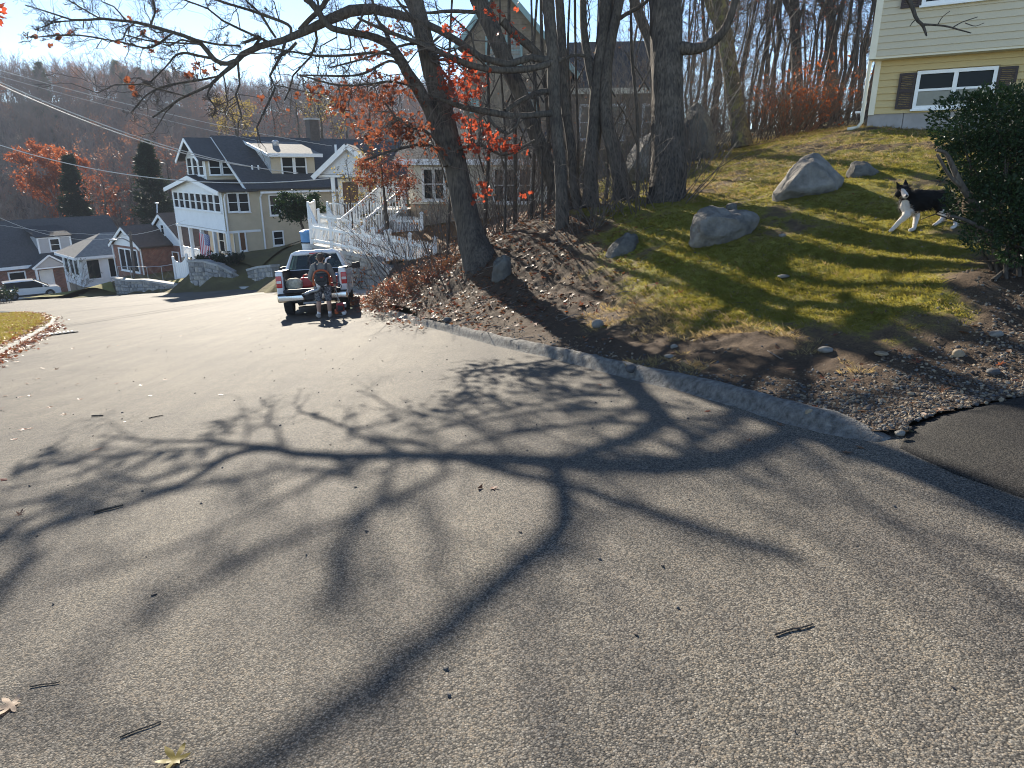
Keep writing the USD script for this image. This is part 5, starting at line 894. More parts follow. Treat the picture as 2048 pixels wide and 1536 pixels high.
for s in (-1, 1):
    bed = Polygon([(-1.05, 0.58), (-1.05, 1.27), (-1.02, 1.31), (0.74, 1.31), (0.74, 0.5), (-0.95, 0.5)]).difference(arch)
    part(T, "bed_side", side_panel(bed, *((0.9, 1.0) if s > 0 else (-1.0, -0.9))), "truck_white"); part(T, "bed_inner_side", side_panel(sbox(-1.0, 0.78, 0.74, 1.28), *((0.78, 0.9) if s > 0 else (-0.9, -0.78))), "bed_liner")
    part(T, "bed_rail", rbox((s * 0.9 - 0.12, -1.05, 1.29), (s * 0.9 + 0.12, 0.75, 1.34), 0.02), "black_plastic")
    part(T, "corner_post", rbox((s * 0.89 - 0.1, -1.09, 0.6), (s * 0.89 + 0.1, -0.98, 1.32), 0.03), "truck_white", smooth=40)
    l = part(T, "tail_lamp", rbox((s * 0.92 - 0.075, -1.115, 0.86), (s * 0.92 + 0.09, -1.02, 1.2), 0.02), "red_lens", smooth=40); part(l, "reverse_lamp", rbox((s * 0.92 - 0.06, -1.123, 0.985), (s * 0.92 + 0.075, -1.05, 1.06), 0.01), "clear_lens")
    lower = Polygon([(0.78, 0.5), (0.78, 1.3), (2.9, 1.28), (4.25, 1.08), (4.4, 0.95), (4.42, 0.5)]).difference(archf)
    part(T, "cab_side", side_panel(lower, *((0.9, 0.99) if s > 0 else (-0.99, -0.9))), "truck_white")
    m = MB(); m.add(manifold3d.Manifold.batch_hull([manifold3d.Manifold.sphere(0.055, 10).translate([s * 0.91, 0.86, 1.28]), manifold3d.Manifold.sphere(0.045, 10).translate([s * 0.7, 1.0, 1.78])])); m.add(manifold3d.Manifold.batch_hull([manifold3d.Manifold.sphere(0.05, 10).translate([s * 0.92, 1.1, 1.28]), manifold3d.Manifold.sphere(0.05, 10).translate([s * 0.91, 0.86, 1.28]), manifold3d.Manifold.sphere(0.045, 10).translate([s * 0.7, 1.0, 1.78]), manifold3d.Manifold.sphere(0.045, 10).translate([s * 0.71, 1.25, 1.79])]))
    part(T, "rear_pillar", m, "truck_white", smooth=40)
    m = MB(); m.bar((s * 0.91, 3.0, 1.26), (s * 0.7, 2.3, 1.79), 0.07, 0.1); m.bar((s * 0.92, 1.9, 1.26), (s * 0.72, 1.8, 1.79), 0.05, 0.1); part(T, "door_pillar", m, "truck_white")
    m = MB().slab([(s * 0.915, 1.05, 1.3), (s * 0.915, 2.95, 1.28), (s * 0.71, 2.3, 1.77), (s * 0.71, 1.2, 1.77)][:: s], 0.008); part(T, "side_window", m, "auto_glass")
    mm = part(T, "mirror", rbox((s * 1.2 - 0.14, 2.62, 1.2), (s * 1.2 + 0.14, 2.74, 1.4), 0.03), "black_plastic", smooth=40); m = MB().bar((s * 0.95, 2.75, 1.25), (s * 1.1, 2.7, 1.27), 0.06, 0.05); part(mm, "mirror_arm", m, "black_plastic")
    for y in (0, 3.45): wheel(T, s * 0.83, y, out=s)
part(T, "roof", manifold3d.Manifold.batch_hull([manifold3d.Manifold.sphere(0.05, 12).translate([x * s, y, z]) for s in (-1, 1) for x, y, z in ((0.66, 1.0, 1.79), (0.55, 1.05, 1.84), (0.66, 2.25, 1.79), (0.55, 2.2, 1.85))]), "truck_white", smooth=40)
part(T, "high_stop_lamp", rbox((-0.16, 0.93, 1.765), (0.16, 1.0, 1.81), 0.01), "red_lens"); part(T, "cargo_lamp", rbox((-0.27, 0.935, 1.765), (-0.165, 1.0, 1.81), 0.01), "clear_lens"); part(T, "cargo_lamp", rbox((0.165, 0.935, 1.765), (0.27, 1.0, 1.81), 0.01), "clear_lens")
m = MB().slab([(-0.86, 0.9, 1.31), (0.86, 0.9, 1.31), (0.66, 1.0, 1.76), (-0.66, 1.0, 1.76)], 0.008); g_ = part(T, "rear_window", m, "auto_glass"); m = MB()
for a_, b_ in (((-0.87, 0.885, 1.31), (0.87, 0.885, 1.31)), ((-0.67, 0.985, 1.765), (0.67, 0.985, 1.765)), ((-0.86, 0.885, 1.31), (-0.66, 0.985, 1.76)), ((0.86, 0.885, 1.31), (0.66, 0.985, 1.76)), ((-0.24, 0.885, 1.31), (-0.2, 0.985, 1.76)), ((0.24, 0.885, 1.31), (0.2, 0.985, 1.76))): m.bar(a_, b_, 0.035, 0.02)
part(g_, "window_seal", m, "black_plastic"); m = MB().slab([(0.86, 3.0, 1.27), (-0.86, 3.0, 1.27), (-0.66, 2.3, 1.77), (0.66, 2.3, 1.77)], 0.008); part(T, "windscreen", m, "auto_glass")
part(T, "cab_back", rbox((-0.93, 0.8, 0.55), (0.93, 0.9, 1.31), 0.02), "truck_white"); part(T, "bed_front", rbox((-0.88, 0.7, 0.78), (0.88, 0.78, 1.29), 0.02), "bed_liner"); part(T, "bed_floor", rbox((-0.88, -1.05, 0.74), (0.88, 0.76, 0.8), 0.015), "bed_liner")
part(T, "bonnet", manifold3d.Manifold.batch_hull([manifold3d.Manifold.sphere(0.06, 10).translate([x * s, y, z]) for s in (-1, 1) for x, y, z in ((0.86, 2.95, 1.2), (0.86, 4.3, 1.02), (0.84, 4.35, 0.6))]), "truck_white", smooth=40)
tg = part(T, "tailgate", rbox((-0.77, -1.6, 0.72), (0.77, -1.06, 0.8), 0.02), "bed_liner", smooth=40); part(tg, "gate_liner", rbox((-0.74, -1.58, 0.795), (0.74, -1.08, 0.812), 0.006), "bed_liner"); m = MB()
for s in (-1, 1): m.tube([(s * 0.78, -1.06, 1.15), (s * 0.76, -1.5, 0.8)], 0.012, 6)
part(tg, "gate_cable", m, "steel"); part(tg, "gate_handle", rbox((-0.12, -1.4, 0.705), (0.12, -1.28, 0.724), 0.006), "black_plastic")
for s in (-1, 1): part(T, "bumper", rbox((s * 0.61 - 0.38, -1.3, 0.44), (s * 0.61 + 0.38, -1.1, 0.66), 0.05), "chrome", smooth=50)
part(T, "bumper_step", rbox((-0.24, -1.28, 0.46), (0.24, -1.1, 0.64), 0.03), "black_plastic"); part(T, "bumper_pad", rbox((-0.98, -1.29, 0.655), (0.98, -1.08, 0.69), 0.015), "black_plastic"); part(T, "tow_bar", rbox((-0.3, -1.2, 0.34), (0.3, -1.1, 0.42), 0.02), "steel")
m = MB(); m.tube([(-0.7, 0, 0.38), (0.7, 0, 0.38)], 0.07, 10); m.add(blob(np.array([0, 0, 0.38]), 0.17, 3, 0.02, 2)); part(T, "axle", m, "steel"); m = MB()
for s in (-1, 1): m.box((s * 0.5 - 0.06, -1.05, 0.48), (s * 0.5 + 0.06, 4.2, 0.6))
m.box((-0.45, 0.9, 0.42), (0.5, 2.6, 0.6)); part(T, "chassis", m, "black_plastic"); part(T, "exhaust_pipe", MB().tube([(0.55, 0.6, 0.4), (0.6, -0.5, 0.42), (0.7, -1.0, 0.4)], 0.035, 8), "steel")
for s in (-1, 1):
    st = part(T, "seat", rbox((s * 0.42 - 0.25, 1.25, 0.75), (s * 0.42 + 0.25, 1.42, 1.38), 0.06), "seat_cloth", smooth=40); part(st, "headrest", rbox((s * 0.42 - 0.14, 1.24, 1.42), (s * 0.42 + 0.14, 1.36, 1.63), 0.05), "seat_cloth", smooth=40)
part(T, "dashboard", rbox((-0.88, 2.75, 0.8), (0.88, 3.0, 1.24), 0.05), "black_plastic"); part(T, "rear_view_mirror", rbox((-0.12, 2.3, 1.6), (0.12, 2.35, 1.67), 0.02), "black_plastic")
def in_bed(p): return np.array([tb[0], tb[1], plane(tb[0], tb[1]) + 0.005]) + RT @ np.asarray(p, float)
simple("sack_cloth", (0.55, 0.5, 0.38), 0.9, var=0.35, scale=14); simple("red_plastic", (0.4, 0.025, 0.02), 0.35, var=0.1, scale=8); simple("orange_plastic", (0.45, 0.09, 0.025), 0.4, var=0.1, scale=8); simple("blue_plastic", (0.12, 0.3, 0.55), 0.4, var=0.1, scale=4)
t = thing("sack", "pale bulging sack lying at the left of the pickup bed", "sack", in_bed((-0.54, -0.7, 0.8))); v, f = blob(np.zeros(3), 0.24, 4, 0.22, 3); v = v * [1.0, 0.8, 0.75]; v[:, 2] = np.maximum(v[:, 2], -0.12) + 0.12; part(t, "bag", (v, f), "sack_cloth", smooth=True, local=True); part(t, "bag_tie", MB().tube([(-0.18, -0.05, 0.2), (-0.26, -0.08, 0.25), (-0.3, -0.02, 0.22)], 0.03, 6), "sack_cloth", local=True)
t = thing("fuel_can", "red plastic fuel can with a spout standing in the pickup bed left of the man", "fuel can", in_bed((-0.18, -0.6, 0.8)), rot=RT); part(t, "can", rbox((-0.19, -0.13, 0), (0.19, 0.13, 0.3), 0.06), "red_plastic", smooth=40); part(t, "handle", MB().tube(smoothpath([(-0.1, 0, 0.28), (-0.06, 0, 0.37), (0.06, 0, 0.37), (0.1, 0, 0.28)], 12), 0.02, 8), "red_plastic"); part(t, "spout", MB().tube([(0.1, 0, 0.3), (0.14, 0, 0.45), (0.16, -0.02, 0.62)], [0.03, 0.02, 0.016], 8), "clear_lens"); part(t, "cap", MB().tube([(0.1, 0, 0.28), (0.1, 0, 0.33)], 0.04, 10), "orange_plastic")
t = thing("chainsaw", "orange and black power tool lying between the fuel can and the man in the bed", "power tool", in_bed((0.12, -0.75, 0.8)), rot=RT); part(t, "motor_housing", rbox((-0.14, -0.12, 0), (0.14, 0.12, 0.22), 0.05), "orange_plastic", smooth=40); part(t, "grip", MB().tube(smoothpath([(-0.14, 0, 0.08), (-0.1, 0.0, 0.27), (0.08, 0.0, 0.29), (0.15, 0, 0.12)], 14), 0.02, 8), "black_plastic"); part(t, "filter_cover", rbox((-0.1, -0.15, 0.06), (0.06, -0.1, 0.24), 0.02), "clear_lens", smooth=40)
t = thing("tool_case", "red box standing at the right side of the pickup bed", "box", in_bed((0.6, -0.7, 0.8)), rot=RT); part(t, "box", rbox((-0.16, -0.12, 0), (0.13, 0.12, 0.24), 0.02), "red_plastic", smooth=40); part(t, "lid", rbox((-0.165, -0.125, 0.24), (0.135, 0.125, 0.29), 0.02), "red_plastic", smooth=40)
t = thing("water_jug", "blue grey jug beside the red box in the pickup bed", "jug", in_bed((0.71, -0.5, 0.8)), rot=RT); part(t, "jug", MB().tube([(0, 0, 0), (0, 0, 0.25), (0, 0, 0.31), (0, 0, 0.36)], [0.1, 0.1, 0.06, 0.04], 16), "blue_plastic", smooth=40); part(t, "lid", MB().tube([(0, 0, 0.36), (0, 0, 0.39)], 0.045, 12), "clear_lens")
t = thing("hose_hoop", "dark bent hoop standing up in the pickup bed behind the man's head", "hoop", in_bed((0.22, -0.1, 0.8)), rot=RT); hp = smoothpath([(-0.28, 0, 0.0), (-0.28, 0, 0.6), (-0.3, 0, 0.84), (-0.12, 0, 0.96), (0.12, 0, 0.98), (0.34, 0, 0.9), (0.36, 0, 0.84), (0.2, 0, 0.78), (0.16, 0, 0.5), (0.16, 0, 0.0)], 50); part(t, "hoop", MB().tube(hp, 0.022, 8), "seat_cloth", smooth=True); part(t, "sleeve", MB().tube(hp[34:46] , 0.03, 8), "clear_lens")

# ---------------------------------------------------------------- the man behind it
simple("skin", (0.42, 0.24, 0.16), 0.55, var=0.1, scale=10); simple("grey_shirt", (0.2, 0.185, 0.16), 0.9, var=0.15, scale=14, bump=0.004, bscale=30); simple("hair_brown", (0.07, 0.042, 0.028), 0.8, var=0.3, scale=60); simple("shoe_grey", (0.3, 0.26, 0.23), 0.8, var=0.2, scale=20)
look("camo_cloth", {"g": ("geometry", {}), "n": ("noise_texture", {"scale": 13.0, "detail": 2.0, "distortion": 1.2}), "r": ("rgb_ramp", {"interpolate": False, "ramp": [(0, (0.03, 0.03, 0.035)), (0.42, (0.11, 0.11, 0.115)), (0.52, (0.3, 0.3, 0.31)), (0.6, (0.05, 0.05, 0.055))]}), "p": ("principled_bsdf", {"roughness": 0.9})}, [("g.position", "n.vector"), ("n.fac", "r.fac"), ("r.color", "p.base_color")])
mb_ = onroad(650, 635); RM = Rot.from_euler("z", 14, degrees=True).as_matrix() * 0.93
MAN = thing("person", "man in grey shirt and camouflage shorts standing behind the open tailgate, seen from the back", "person", [mb_[0], mb_[1], plane(mb_[0], mb_[1])], rot=RM)
A = lambda x, y, z: np.array([x, y, z], float)
J = {"pel": (A(0, 0, 0.93), 0.15), "hl": (A(-0.1, 0, 0.9), 0.105), "hr": (A(0.1, 0, 0.9), 0.105), "wa": (A(0, 0.0, 1.08), 0.145), "ch": (A(0, 0.01, 1.29), 0.155), "sl": (A(-0.19, 0.01, 1.39), 0.072), "sr": (A(0.19, 0.01, 1.39), 0.072), "nk": (A(0, 0.02, 1.46), 0.062), "nk2": (A(0, 0.03, 1.54), 0.06),
     "kl": (A(-0.12, 0.02, 0.49), 0.062), "kr": (A(0.13, 0.02, 0.49), 0.062), "cl": (A(-0.135, -0.02, 0.36), 0.064), "cr": (A(0.14, -0.02, 0.36), 0.064), "al": (A(-0.15, 0.0, 0.09), 0.04), "ar": (A(0.14, 0.0, 0.09), 0.04), "fl": (A(-0.2, 0.13, 0.045), 0.04), "fr": (A(0.16, 0.14, 0.045), 0.04),
     "el": (A(-0.31, -0.01, 1.12), 0.047), "er": (A(0.32, -0.02, 1.12), 0.047), "wl": (A(-0.23, 0.17, 0.97), 0.032), "wr": (A(0.33, 0.06, 0.88), 0.032), "hd": (A(0, 0.035, 1.63), 0.094), "hd2": (A(0, 0.055, 1.6), 0.083), "jaw": (A(0, 0.085, 1.545), 0.05), "occ": (A(0, -0.01, 1.62), 0.085), "nose": (A(0, 0.145, 1.59), 0.014), "eal": (A(-0.098, 0.04, 1.6), 0.02), "ear": (A(0.098, 0.04, 1.6), 0.02), "pl": (A(-0.21, 0.23, 0.94), 0.028), "pr": (A(0.335, 0.09, 0.81), 0.028)}
bones = [("hl", "hr"), ("pel", "hl"), ("pel", "hr"), ("pel", "wa"), ("wa", "ch"), ("ch", "sl"), ("ch", "sr"), ("ch", "nk"), ("nk", "nk2"), ("nk2", "hd"), ("hd", "hd2"), ("hd2", "jaw"), ("hd", "occ"), ("hd2", "nose"), ("hd", "eal"), ("hd", "ear"), ("sl", "el"), ("el", "wl"), ("sr", "er"), ("er", "wr"), ("wl", "pl"), ("wr", "pr"), ("hl", "kl"), ("kl", "cl"), ("cl", "al"), ("al", "fl"), ("hr", "kr"), ("kr", "cr"), ("cr", "ar"), ("ar", "fr")]
def hand(J, bones, w, p, tag, side):
    """Four fingers of different lengths curled round a grip and a thumb from the side of the palm."""
    P, w0 = J[p][0], J[w][0]; d = unit(P - w0); s = unit(np.cross(d, [0, 1.0, 0.3])); q = np.cross(s, d)
    for i, (o, L) in enumerate(((-0.03, 0.066), (-0.01, 0.078), (0.01, 0.074), (0.03, 0.058))):
        a = P + s * o + d * 0.012; b = a + d * L * 0.5; c = b + (d * 0.3 + q * 0.8) * L * 0.45; e_ = c + (-d * 0.5 + q * 0.5) * L * 0.35
        for k, x in enumerate((a, b, c, e_)): J[f"{tag}{i}{k}"] = (x, 0.0095 - 0.0007 * k)
        bones += [(p, f"{tag}{i}0"), (f"{tag}{i}0", f"{tag}{i}1"), (f"{tag}{i}1", f"{tag}{i}2"), (f"{tag}{i}2", f"{tag}{i}3")]
    th = [w0 + d * 0.03 + s * side * 0.028, w0 + d * 0.06 + s * side * 0.05 + q * 0.02, w0 + d * 0.085 + s * side * 0.045 + q * 0.045]
    for k, x in enumerate(th): J[f"{tag}t{k}"] = (x, 0.012 - 0.0012 * k)
    bones += [(w, f"{tag}t0"), (f"{tag}t0", f"{tag}t1"), (f"{tag}t1", f"{tag}t2")]
hand(J, bones, "wl", "pl", "a", 1); hand(J, bones, "wr", "pr", "b", -1)
part(MAN, "body", chain(J, bones, 0.014, 5), "skin", smooth=True)
G = lambda names, g_: {k: (J[k][0], J[k][1] + g_) for k in names}
sh = G(["pel", "wa", "ch", "sl", "sr", "el", "er", "nk"], 0.014); sh["wl2"] = (J["el"][0] + (J["wl"][0] - J["el"][0]) * 0.75, 0.05); sh["wr2"] = (J["er"][0] + (J["wr"][0] - J["er"][0]) * 0.75, 0.05); sh["pel"] = (A(0, 0, 0.95), 0.175); sh["wa"] = (A(0, 0.01, 1.08), 0.172); sh["nk"] = (A(0, 0.0, 1.42), 0.085)
part(MAN, "shirt", chain(sh, [("pel", "wa"), ("wa", "ch"), ("ch", "sl"), ("ch", "sr"), ("sl", "el"), ("sr", "er"), ("el", "wl2"), ("er", "wr2"), ("ch", "nk")], 0.02, 6), "grey_shirt", smooth=True)
so = G(["pel", "hl", "hr"], 0.02); so["ql"] = (A(-0.125, 0.0, 0.6), 0.1); so["qr"] = (A(0.13, 0.0, 0.6), 0.1); so["ql2"] = (A(-0.125, 0.0, 0.54), 0.098); so["qr2"] = (A(0.13, 0.0, 0.54), 0.098); so["pel"] = (A(0, 0, 0.9), 0.165)
part(MAN, "shorts", chain(so, [("pel", "hl"), ("pel", "hr"), ("hl", "ql"), ("hr", "qr"), ("ql", "ql2"), ("qr", "qr2")], 0.02, 5), "camo_cloth", smooth=True)
hr = {"a": (A(0, 0.02, 1.655), 0.094), "b": (A(0, -0.02, 1.635), 0.087), "c": (A(0, -0.03, 1.58), 0.06), "d": (A(0, 0.07, 1.67), 0.07)}; part(MAN, "hair", chain(hr, [("a", "b"), ("b", "c"), ("a", "d")], 0.015, 4), "hair_brown", smooth=True)
m = MB()
for x in (-0.035, 0.035): m.add(blob(A(x, 0.135, 1.615), 0.013, 1, 0, 2))
part(MAN, "eyes", m, "clear_lens"); part(MAN, "mouth", rbox((-0.025, 0.128, 1.548), (0.025, 0.137, 1.558), 0.004), "red_plastic")
for k_, f_ in (("al", "fl"), ("ar", "fr")):
    q = {"a": (J[k_][0] * [1, 1, 0] + [0, -0.035, 0.05], 0.05), "b": (J[f_][0] * [1, 1, 0] + [0, 0.02, 0.045], 0.046), "c": (J[k_][0] * [1, 1, 0] + [0, 0, 0.1], 0.05)}; s_ = part(MAN, "shoe", chain(q, [("a", "b"), ("a", "c"), ("c", "b")], 0.012, 4), "shoe_grey", smooth=True)
    part(s_, "sock", MB().tube([J[k_][0] + [0, 0, 0.02], J[k_][0] + [0, -0.005, 0.09]], 0.05, 12), "clear_lens")
base = np.array([mb_[0], mb_[1], plane(mb_[0], mb_[1])]); onman = lambda p: base + RM @ np.asarray(p, float)
B = thing("backpack_blower", "black and orange leaf blower carried on the man's back", "leaf blower", onman((0, -0.2, 0.85)), rot=RM); o_ = np.array([0, -0.2, 0.85])
def bp(name, m, mat, **k): v, f = vf(m); return part(B, name, (v - o_, f), mat, **k)
bp("engine_block", rbox((-0.17, -0.36, 1.0), (0.17, -0.2, 1.25), 0.05), "black_plastic", smooth=40); bp("fan_housing", MB().tube([(0, -0.2, 1.08), (0, -0.38, 1.08)], [0.17, 0.15], 24), "black_plastic"); bp("fuel_tank", rbox((-0.15, -0.34, 0.88), (-0.03, -0.2, 1.0), 0.04), "clear_lens", smooth=40); bp("filter_cover", rbox((0.03, -0.36, 0.92), (0.12, -0.22, 1.02), 0.03), "clear_lens", smooth=40); bp("starter_cover", rbox((-0.12, -0.4, 1.05), (0.1, -0.35, 1.22), 0.02), "black_plastic", smooth=40); bp("badge", rbox((-0.03, -0.405, 1.15), (0.03, -0.397, 1.18), 0.003), "red_plastic")
bp("frame", MB().tube(smoothpath([(-0.2, -0.2, 0.92), (-0.21, -0.21, 1.12), (-0.15, -0.22, 1.28), (0, -0.22, 1.33), (0.15, -0.22, 1.28), (0.21, -0.21, 1.12), (0.2, -0.2, 0.92)], 30), 0.026, 10), "orange_plastic", smooth=True); m = MB()
for s in (-1, 1): m.tube(smoothpath([(s * 0.12, -0.19, 1.3), (s * 0.14, -0.08, 1.475), (s * 0.14, 0.1, 1.44), (s * 0.13, 0.19, 1.25), (s * 0.15, 0.1, 1.0), (s * 0.14, -0.16, 0.96)], 30), 0.028, 6)
bp("harness", m, "seat_cloth", smooth=True); hz = smoothpath([(-0.02, -0.3, 0.93), (-0.12, -0.26, 0.8), (-0.26, -0.16, 0.76), (-0.4, -0.1, 0.7), (-0.52, -0.04, 0.64)], 40); bp("tube", MB().tube(hz, 0.05 + 0.005 * np.sin(np.arange(40) * 2.2), 12), "steel", smooth=True); bp("nozzle", MB().tube(hz[-6:] + [0.0, 0, 0], [0.055, 0.055, 0.056, 0.058, 0.06, 0.06], 14), "black_plastic")
gx = onman((0.42, -0.02, 0)); gz = plane(gx[0], gx[1]); SR = thing("string_trimmer", "red string trimmer held engine down in the man's right hand", "string trimmer", [gx[0], gx[1], gz], rot=RM)
part(SR, "engine", rbox((-0.1, -0.1, 0.12), (0.12, 0.1, 0.36), 0.05), "red_plastic", smooth=40); part(SR, "engine_cover", rbox((-0.06, -0.13, 0.16), (0.08, -0.09, 0.3), 0.02), "black_plastic", smooth=40); part(SR, "fuel_tank", MB().add(blob(A(0.1, -0.02, 0.09), 0.07, 2, 0.03, 2)), "clear_lens", smooth=True); part(SR, "air_filter", rbox((-0.15, -0.07, 0.06), (-0.05, 0.05, 0.2), 0.03), "orange_plastic", smooth=40); part(SR, "muffler", rbox((0.1, -0.07, 0.24), (0.18, 0.05, 0.36), 0.02), "steel"); m = MB()
for a_ in range(8): m.box((-0.11, -0.105, 0.14 + 0.025 * a_), (0.125, -0.1, 0.152 + 0.025 * a_))
part(SR, "cooling_fins", m, "black_plastic"); part(SR, "shaft", MB().tube([(0.0, 0, 0.34), (-0.1, 0.07, 0.86), (-0.2, 0.2, 1.25)], 0.014, 8), "steel"); part(SR, "loop_handle", MB().tube(smoothpath([(-0.09, 0.03, 0.78), (-0.2, 0, 0.82), (-0.18, 0, 0.92), (0.02, 0, 0.9), (0.08, 0.0, 0.8), (-0.05, 0.05, 0.76)], 24), 0.014, 8), "black_plastic", smooth=True); part(SR, "stand", MB().tube([(-0.08, 0, 0.12), (-0.1, 0, 0.0), (0.1, 0, 0.0), (0.1, 0, 0.12)], 0.01, 6), "steel")

# ---------------------------------------------------------------- the dog
look("dog_coat", {"a": ("attribute", {"attribute": "white"}), "g": ("geometry", {}), "n": ("noise_texture", {"scale": 60.0, "detail": 4.0}), "mr": ("map_range", {"from_min": 0.3, "from_max": 0.7, "to_min": -0.24, "to_max": 0.24}), "ad": ("math", {"math_type": "add"}), "r": ("rgb_ramp", {"ramp": [(0.42, (0.007, 0.0065, 0.0065)), (0.52, (0.2, 0.13, 0.08)), (0.6, (0.5, 0.42, 0.34)), (0.8, (0.62, 0.56, 0.5))]}), "b": ("bump", {"distance": 0.012}), "p": ("principled_bsdf", {"roughness": 0.85, "specular_ior_level": 0.15})},
     [("g.position", "n.vector"), ("a.fac", "ad.value1"), ("n.fac", "mr.value"), ("mr.result", "ad.value2"), ("ad.value", "r.fac"), ("r.color", "p.base_color"), ("n.fac", "b.height"), ("b.normal", "p.normal")])
leaf_look("black_fur", [(0.006, 0.0055, 0.0055), (0.01, 0.009, 0.0085)], 0.1, 0.8); leaf_look("white_fur", [(0.55, 0.48, 0.4), (0.62, 0.56, 0.5)], 0.3, 0.7)
pw = onto(1822, 462, 10); DD = (pw - [0, 0, EYE]) @ np.array([0, CP, -SP]); sc = DD / 10.2
def dp(px, py, dd=0.0): return W(px, py, DD + dd * sc)
DJ = {"hd": (dp(1806, 383, -0.05), 0.073), "skull": (dp(1807, 379, 0.0), 0.07), "muz": (dp(1811, 392, -0.16), 0.038), "nose": (dp(1813, 392, -0.2), 0.024), "cl": (dp(1798, 388, -0.04), 0.055), "cr": (dp(1816, 387, -0.03), 0.055), "nk": (dp(1813, 396, 0.06), 0.095), "ch": (dp(1813, 413, 0.06), 0.105), "sh": (dp(1824, 402, 0.12), 0.135), "wi": (dp(1832, 396, 0.14), 0.13), "rb": (dp(1848, 399, 0.18), 0.14), "lo": (dp(1866, 397, 0.22), 0.12), "ru": (dp(1884, 396, 0.26), 0.125), "be": (dp(1846, 410, 0.18), 0.1), "tl": (dp(1893, 388, 0.3), 0.05), "tl2": (dp(1905, 400, 0.36), 0.045), "tl3": (dp(1912, 418, 0.4), 0.03),
      "f1": (dp(1816, 424, 0.02), 0.066), "f1e": (dp(1812, 432, 0.0), 0.05), "f1w": (dp(1796, 446, -0.06), 0.034), "f1p": (dp(1785, 459, -0.08), 0.03), "f1t": (dp(1781, 461.5, -0.12), 0.026), "f2": (dp(1831, 424, 0.2), 0.062), "f2e": (dp(1833, 434, 0.2), 0.045), "f2w": (dp(1830, 448, 0.18), 0.032), "f2p": (dp(1827, 458, 0.16), 0.03), "f2t": (dp(1820, 460.5, 0.1), 0.027),
      "h1": (dp(1880, 406, 0.16), 0.09), "h1k": (dp(1880, 420, 0.13), 0.06), "h1h": (dp(1888, 434, 0.16), 0.03), "h1p": (dp(1873, 448, 0.14), 0.026), "h1t": (dp(1868, 450.5, 0.1), 0.024), "h2": (dp(1888, 406, 0.36), 0.09), "h2k": (dp(1896, 424, 0.32), 0.06), "h2h": (dp(1911, 440, 0.36), 0.032), "h2p": (dp(1910, 453, 0.34), 0.028), "h2t": (dp(1904, 455.5, 0.3), 0.026)}
for leg, paw, names in (("f1", (1781, 463), ("f1w", "f1p", "f1t")), ("f2", (1821, 462.5), ("f2w", "f2p", "f2t")), ("h1", (1869, 452.5), ("h1h", "h1p", "h1t")), ("h2", (1905, 457.5), ("h2h", "h2p", "h2t"))):
    hit = onto(*paw, DD); want = (hit - [0, 0, EYE]) @ np.array([0, CP, -SP]) - 0.02; have = (DJ[leg + "t"][0] - [0, 0, EYE]) @ np.array([0, CP, -SP])
    for k_, n_ in enumerate(names): p_, r_ = DJ[n_]; e_ = np.array([0, 0, EYE]); dd_ = (p_ - e_) @ np.array([0, CP, -SP]); DJ[n_] = (e_ + (p_ - e_) * (dd_ + (want - have) * (0.6, 0.95, 1.0)[k_]) / dd_, r_)
for nm, (b_, tp_) in {"e1": ((1797, 374), (1793.5, 365)), "e2": ((1812, 371), (1811, 359.5))}.items():
    DJ[nm + "a"] = (dp(*b_, -0.0), 0.03); DJ[nm + "b"] = (dp(*tp_, 0.0), 0.006); DJ[nm + "c"] = (dp(b_[0] + (4 if nm == "e1" else -4), b_[1] - 1, -0.01), 0.018)
DB = [("hd", "skull"), ("hd", "muz"), ("muz", "nose"), ("hd", "cl"), ("hd", "cr"), ("skull", "nk"), ("nk", "sh"), ("nk", "ch"), ("ch", "sh"), ("sh", "wi"), ("wi", "rb"), ("sh", "be"), ("rb", "lo"), ("be", "lo"), ("rb", "be"), ("lo", "ru"), ("ru", "tl"), ("tl", "tl2"), ("tl2", "tl3"), ("ch", "f1"), ("f1", "f1e"), ("f1e", "f1w"), ("f1w", "f1p"), ("f1p", "f1t"), ("sh", "f2"), ("f2", "f2e"), ("f2e", "f2w"), ("f2w", "f2p"), ("f2p", "f2t"), ("ru", "h1"), ("h1", "h1k"), ("h1k", "h1h"), ("h1h", "h1p"), ("h1p", "h1t"), ("ru", "h2"), ("h2", "h2k"), ("h2k", "h2h"), ("h2h", "h2p"), ("h2p", "h2t"), ("e1a", "e1b"), ("e2a", "e2b"), ("skull", "e1a"), ("skull", "e2a"), ("e1c", "e1b"), ("e2c", "e2b")]
DOG = thing("dog", "black and white collie stepping past the hedge with its head turned to the road", "dog", pw)
dm = chain(DJ, DB, 0.014, 5); dv, df = vf(dm); dn = np.asarray(dm.vertex_normals); dv = dv + dn * (0.012 * (meshkit.fbm(dv * 22, 3, 2) - 0.5))[:, None]; body = part(DOG, "body", (dv, df), "dog_coat", smooth=True)
def segd(p, a, b): a, b = DJ[a][0], DJ[b][0]; u = np.clip(((p - a) @ (b - a)) / ((b - a) @ (b - a)), 0, 1); return np.linalg.norm(p - a - u[:, None] * (b - a), axis=1)
white = np.zeros(len(dv))
for a_, b_, r_ in (("f1", "f1e", 0.075), ("f1e", "f1w", 0.09), ("f1w", "f1t", 0.08), ("f2e", "f2w", 0.07), ("f2w", "f2t", 0.08), ("h1h", "h1t", 0.07), ("h1k", "h1h", 0.055), ("h2h", "h2t", 0.08), ("muz", "nose", 0.042)): white = np.maximum(white, (segd(dv, a_, b_) < r_ * sc) * 1.0)
chest = dp(1806, 412, -0.06); white = np.maximum(white, 0.95 * (np.linalg.norm((dv - chest) / [1, 1, 1.25], axis=1) < 0.12 * sc)); bl0, bl1 = dp(1803, 375, -0.11), dp(1809, 388, -0.15)
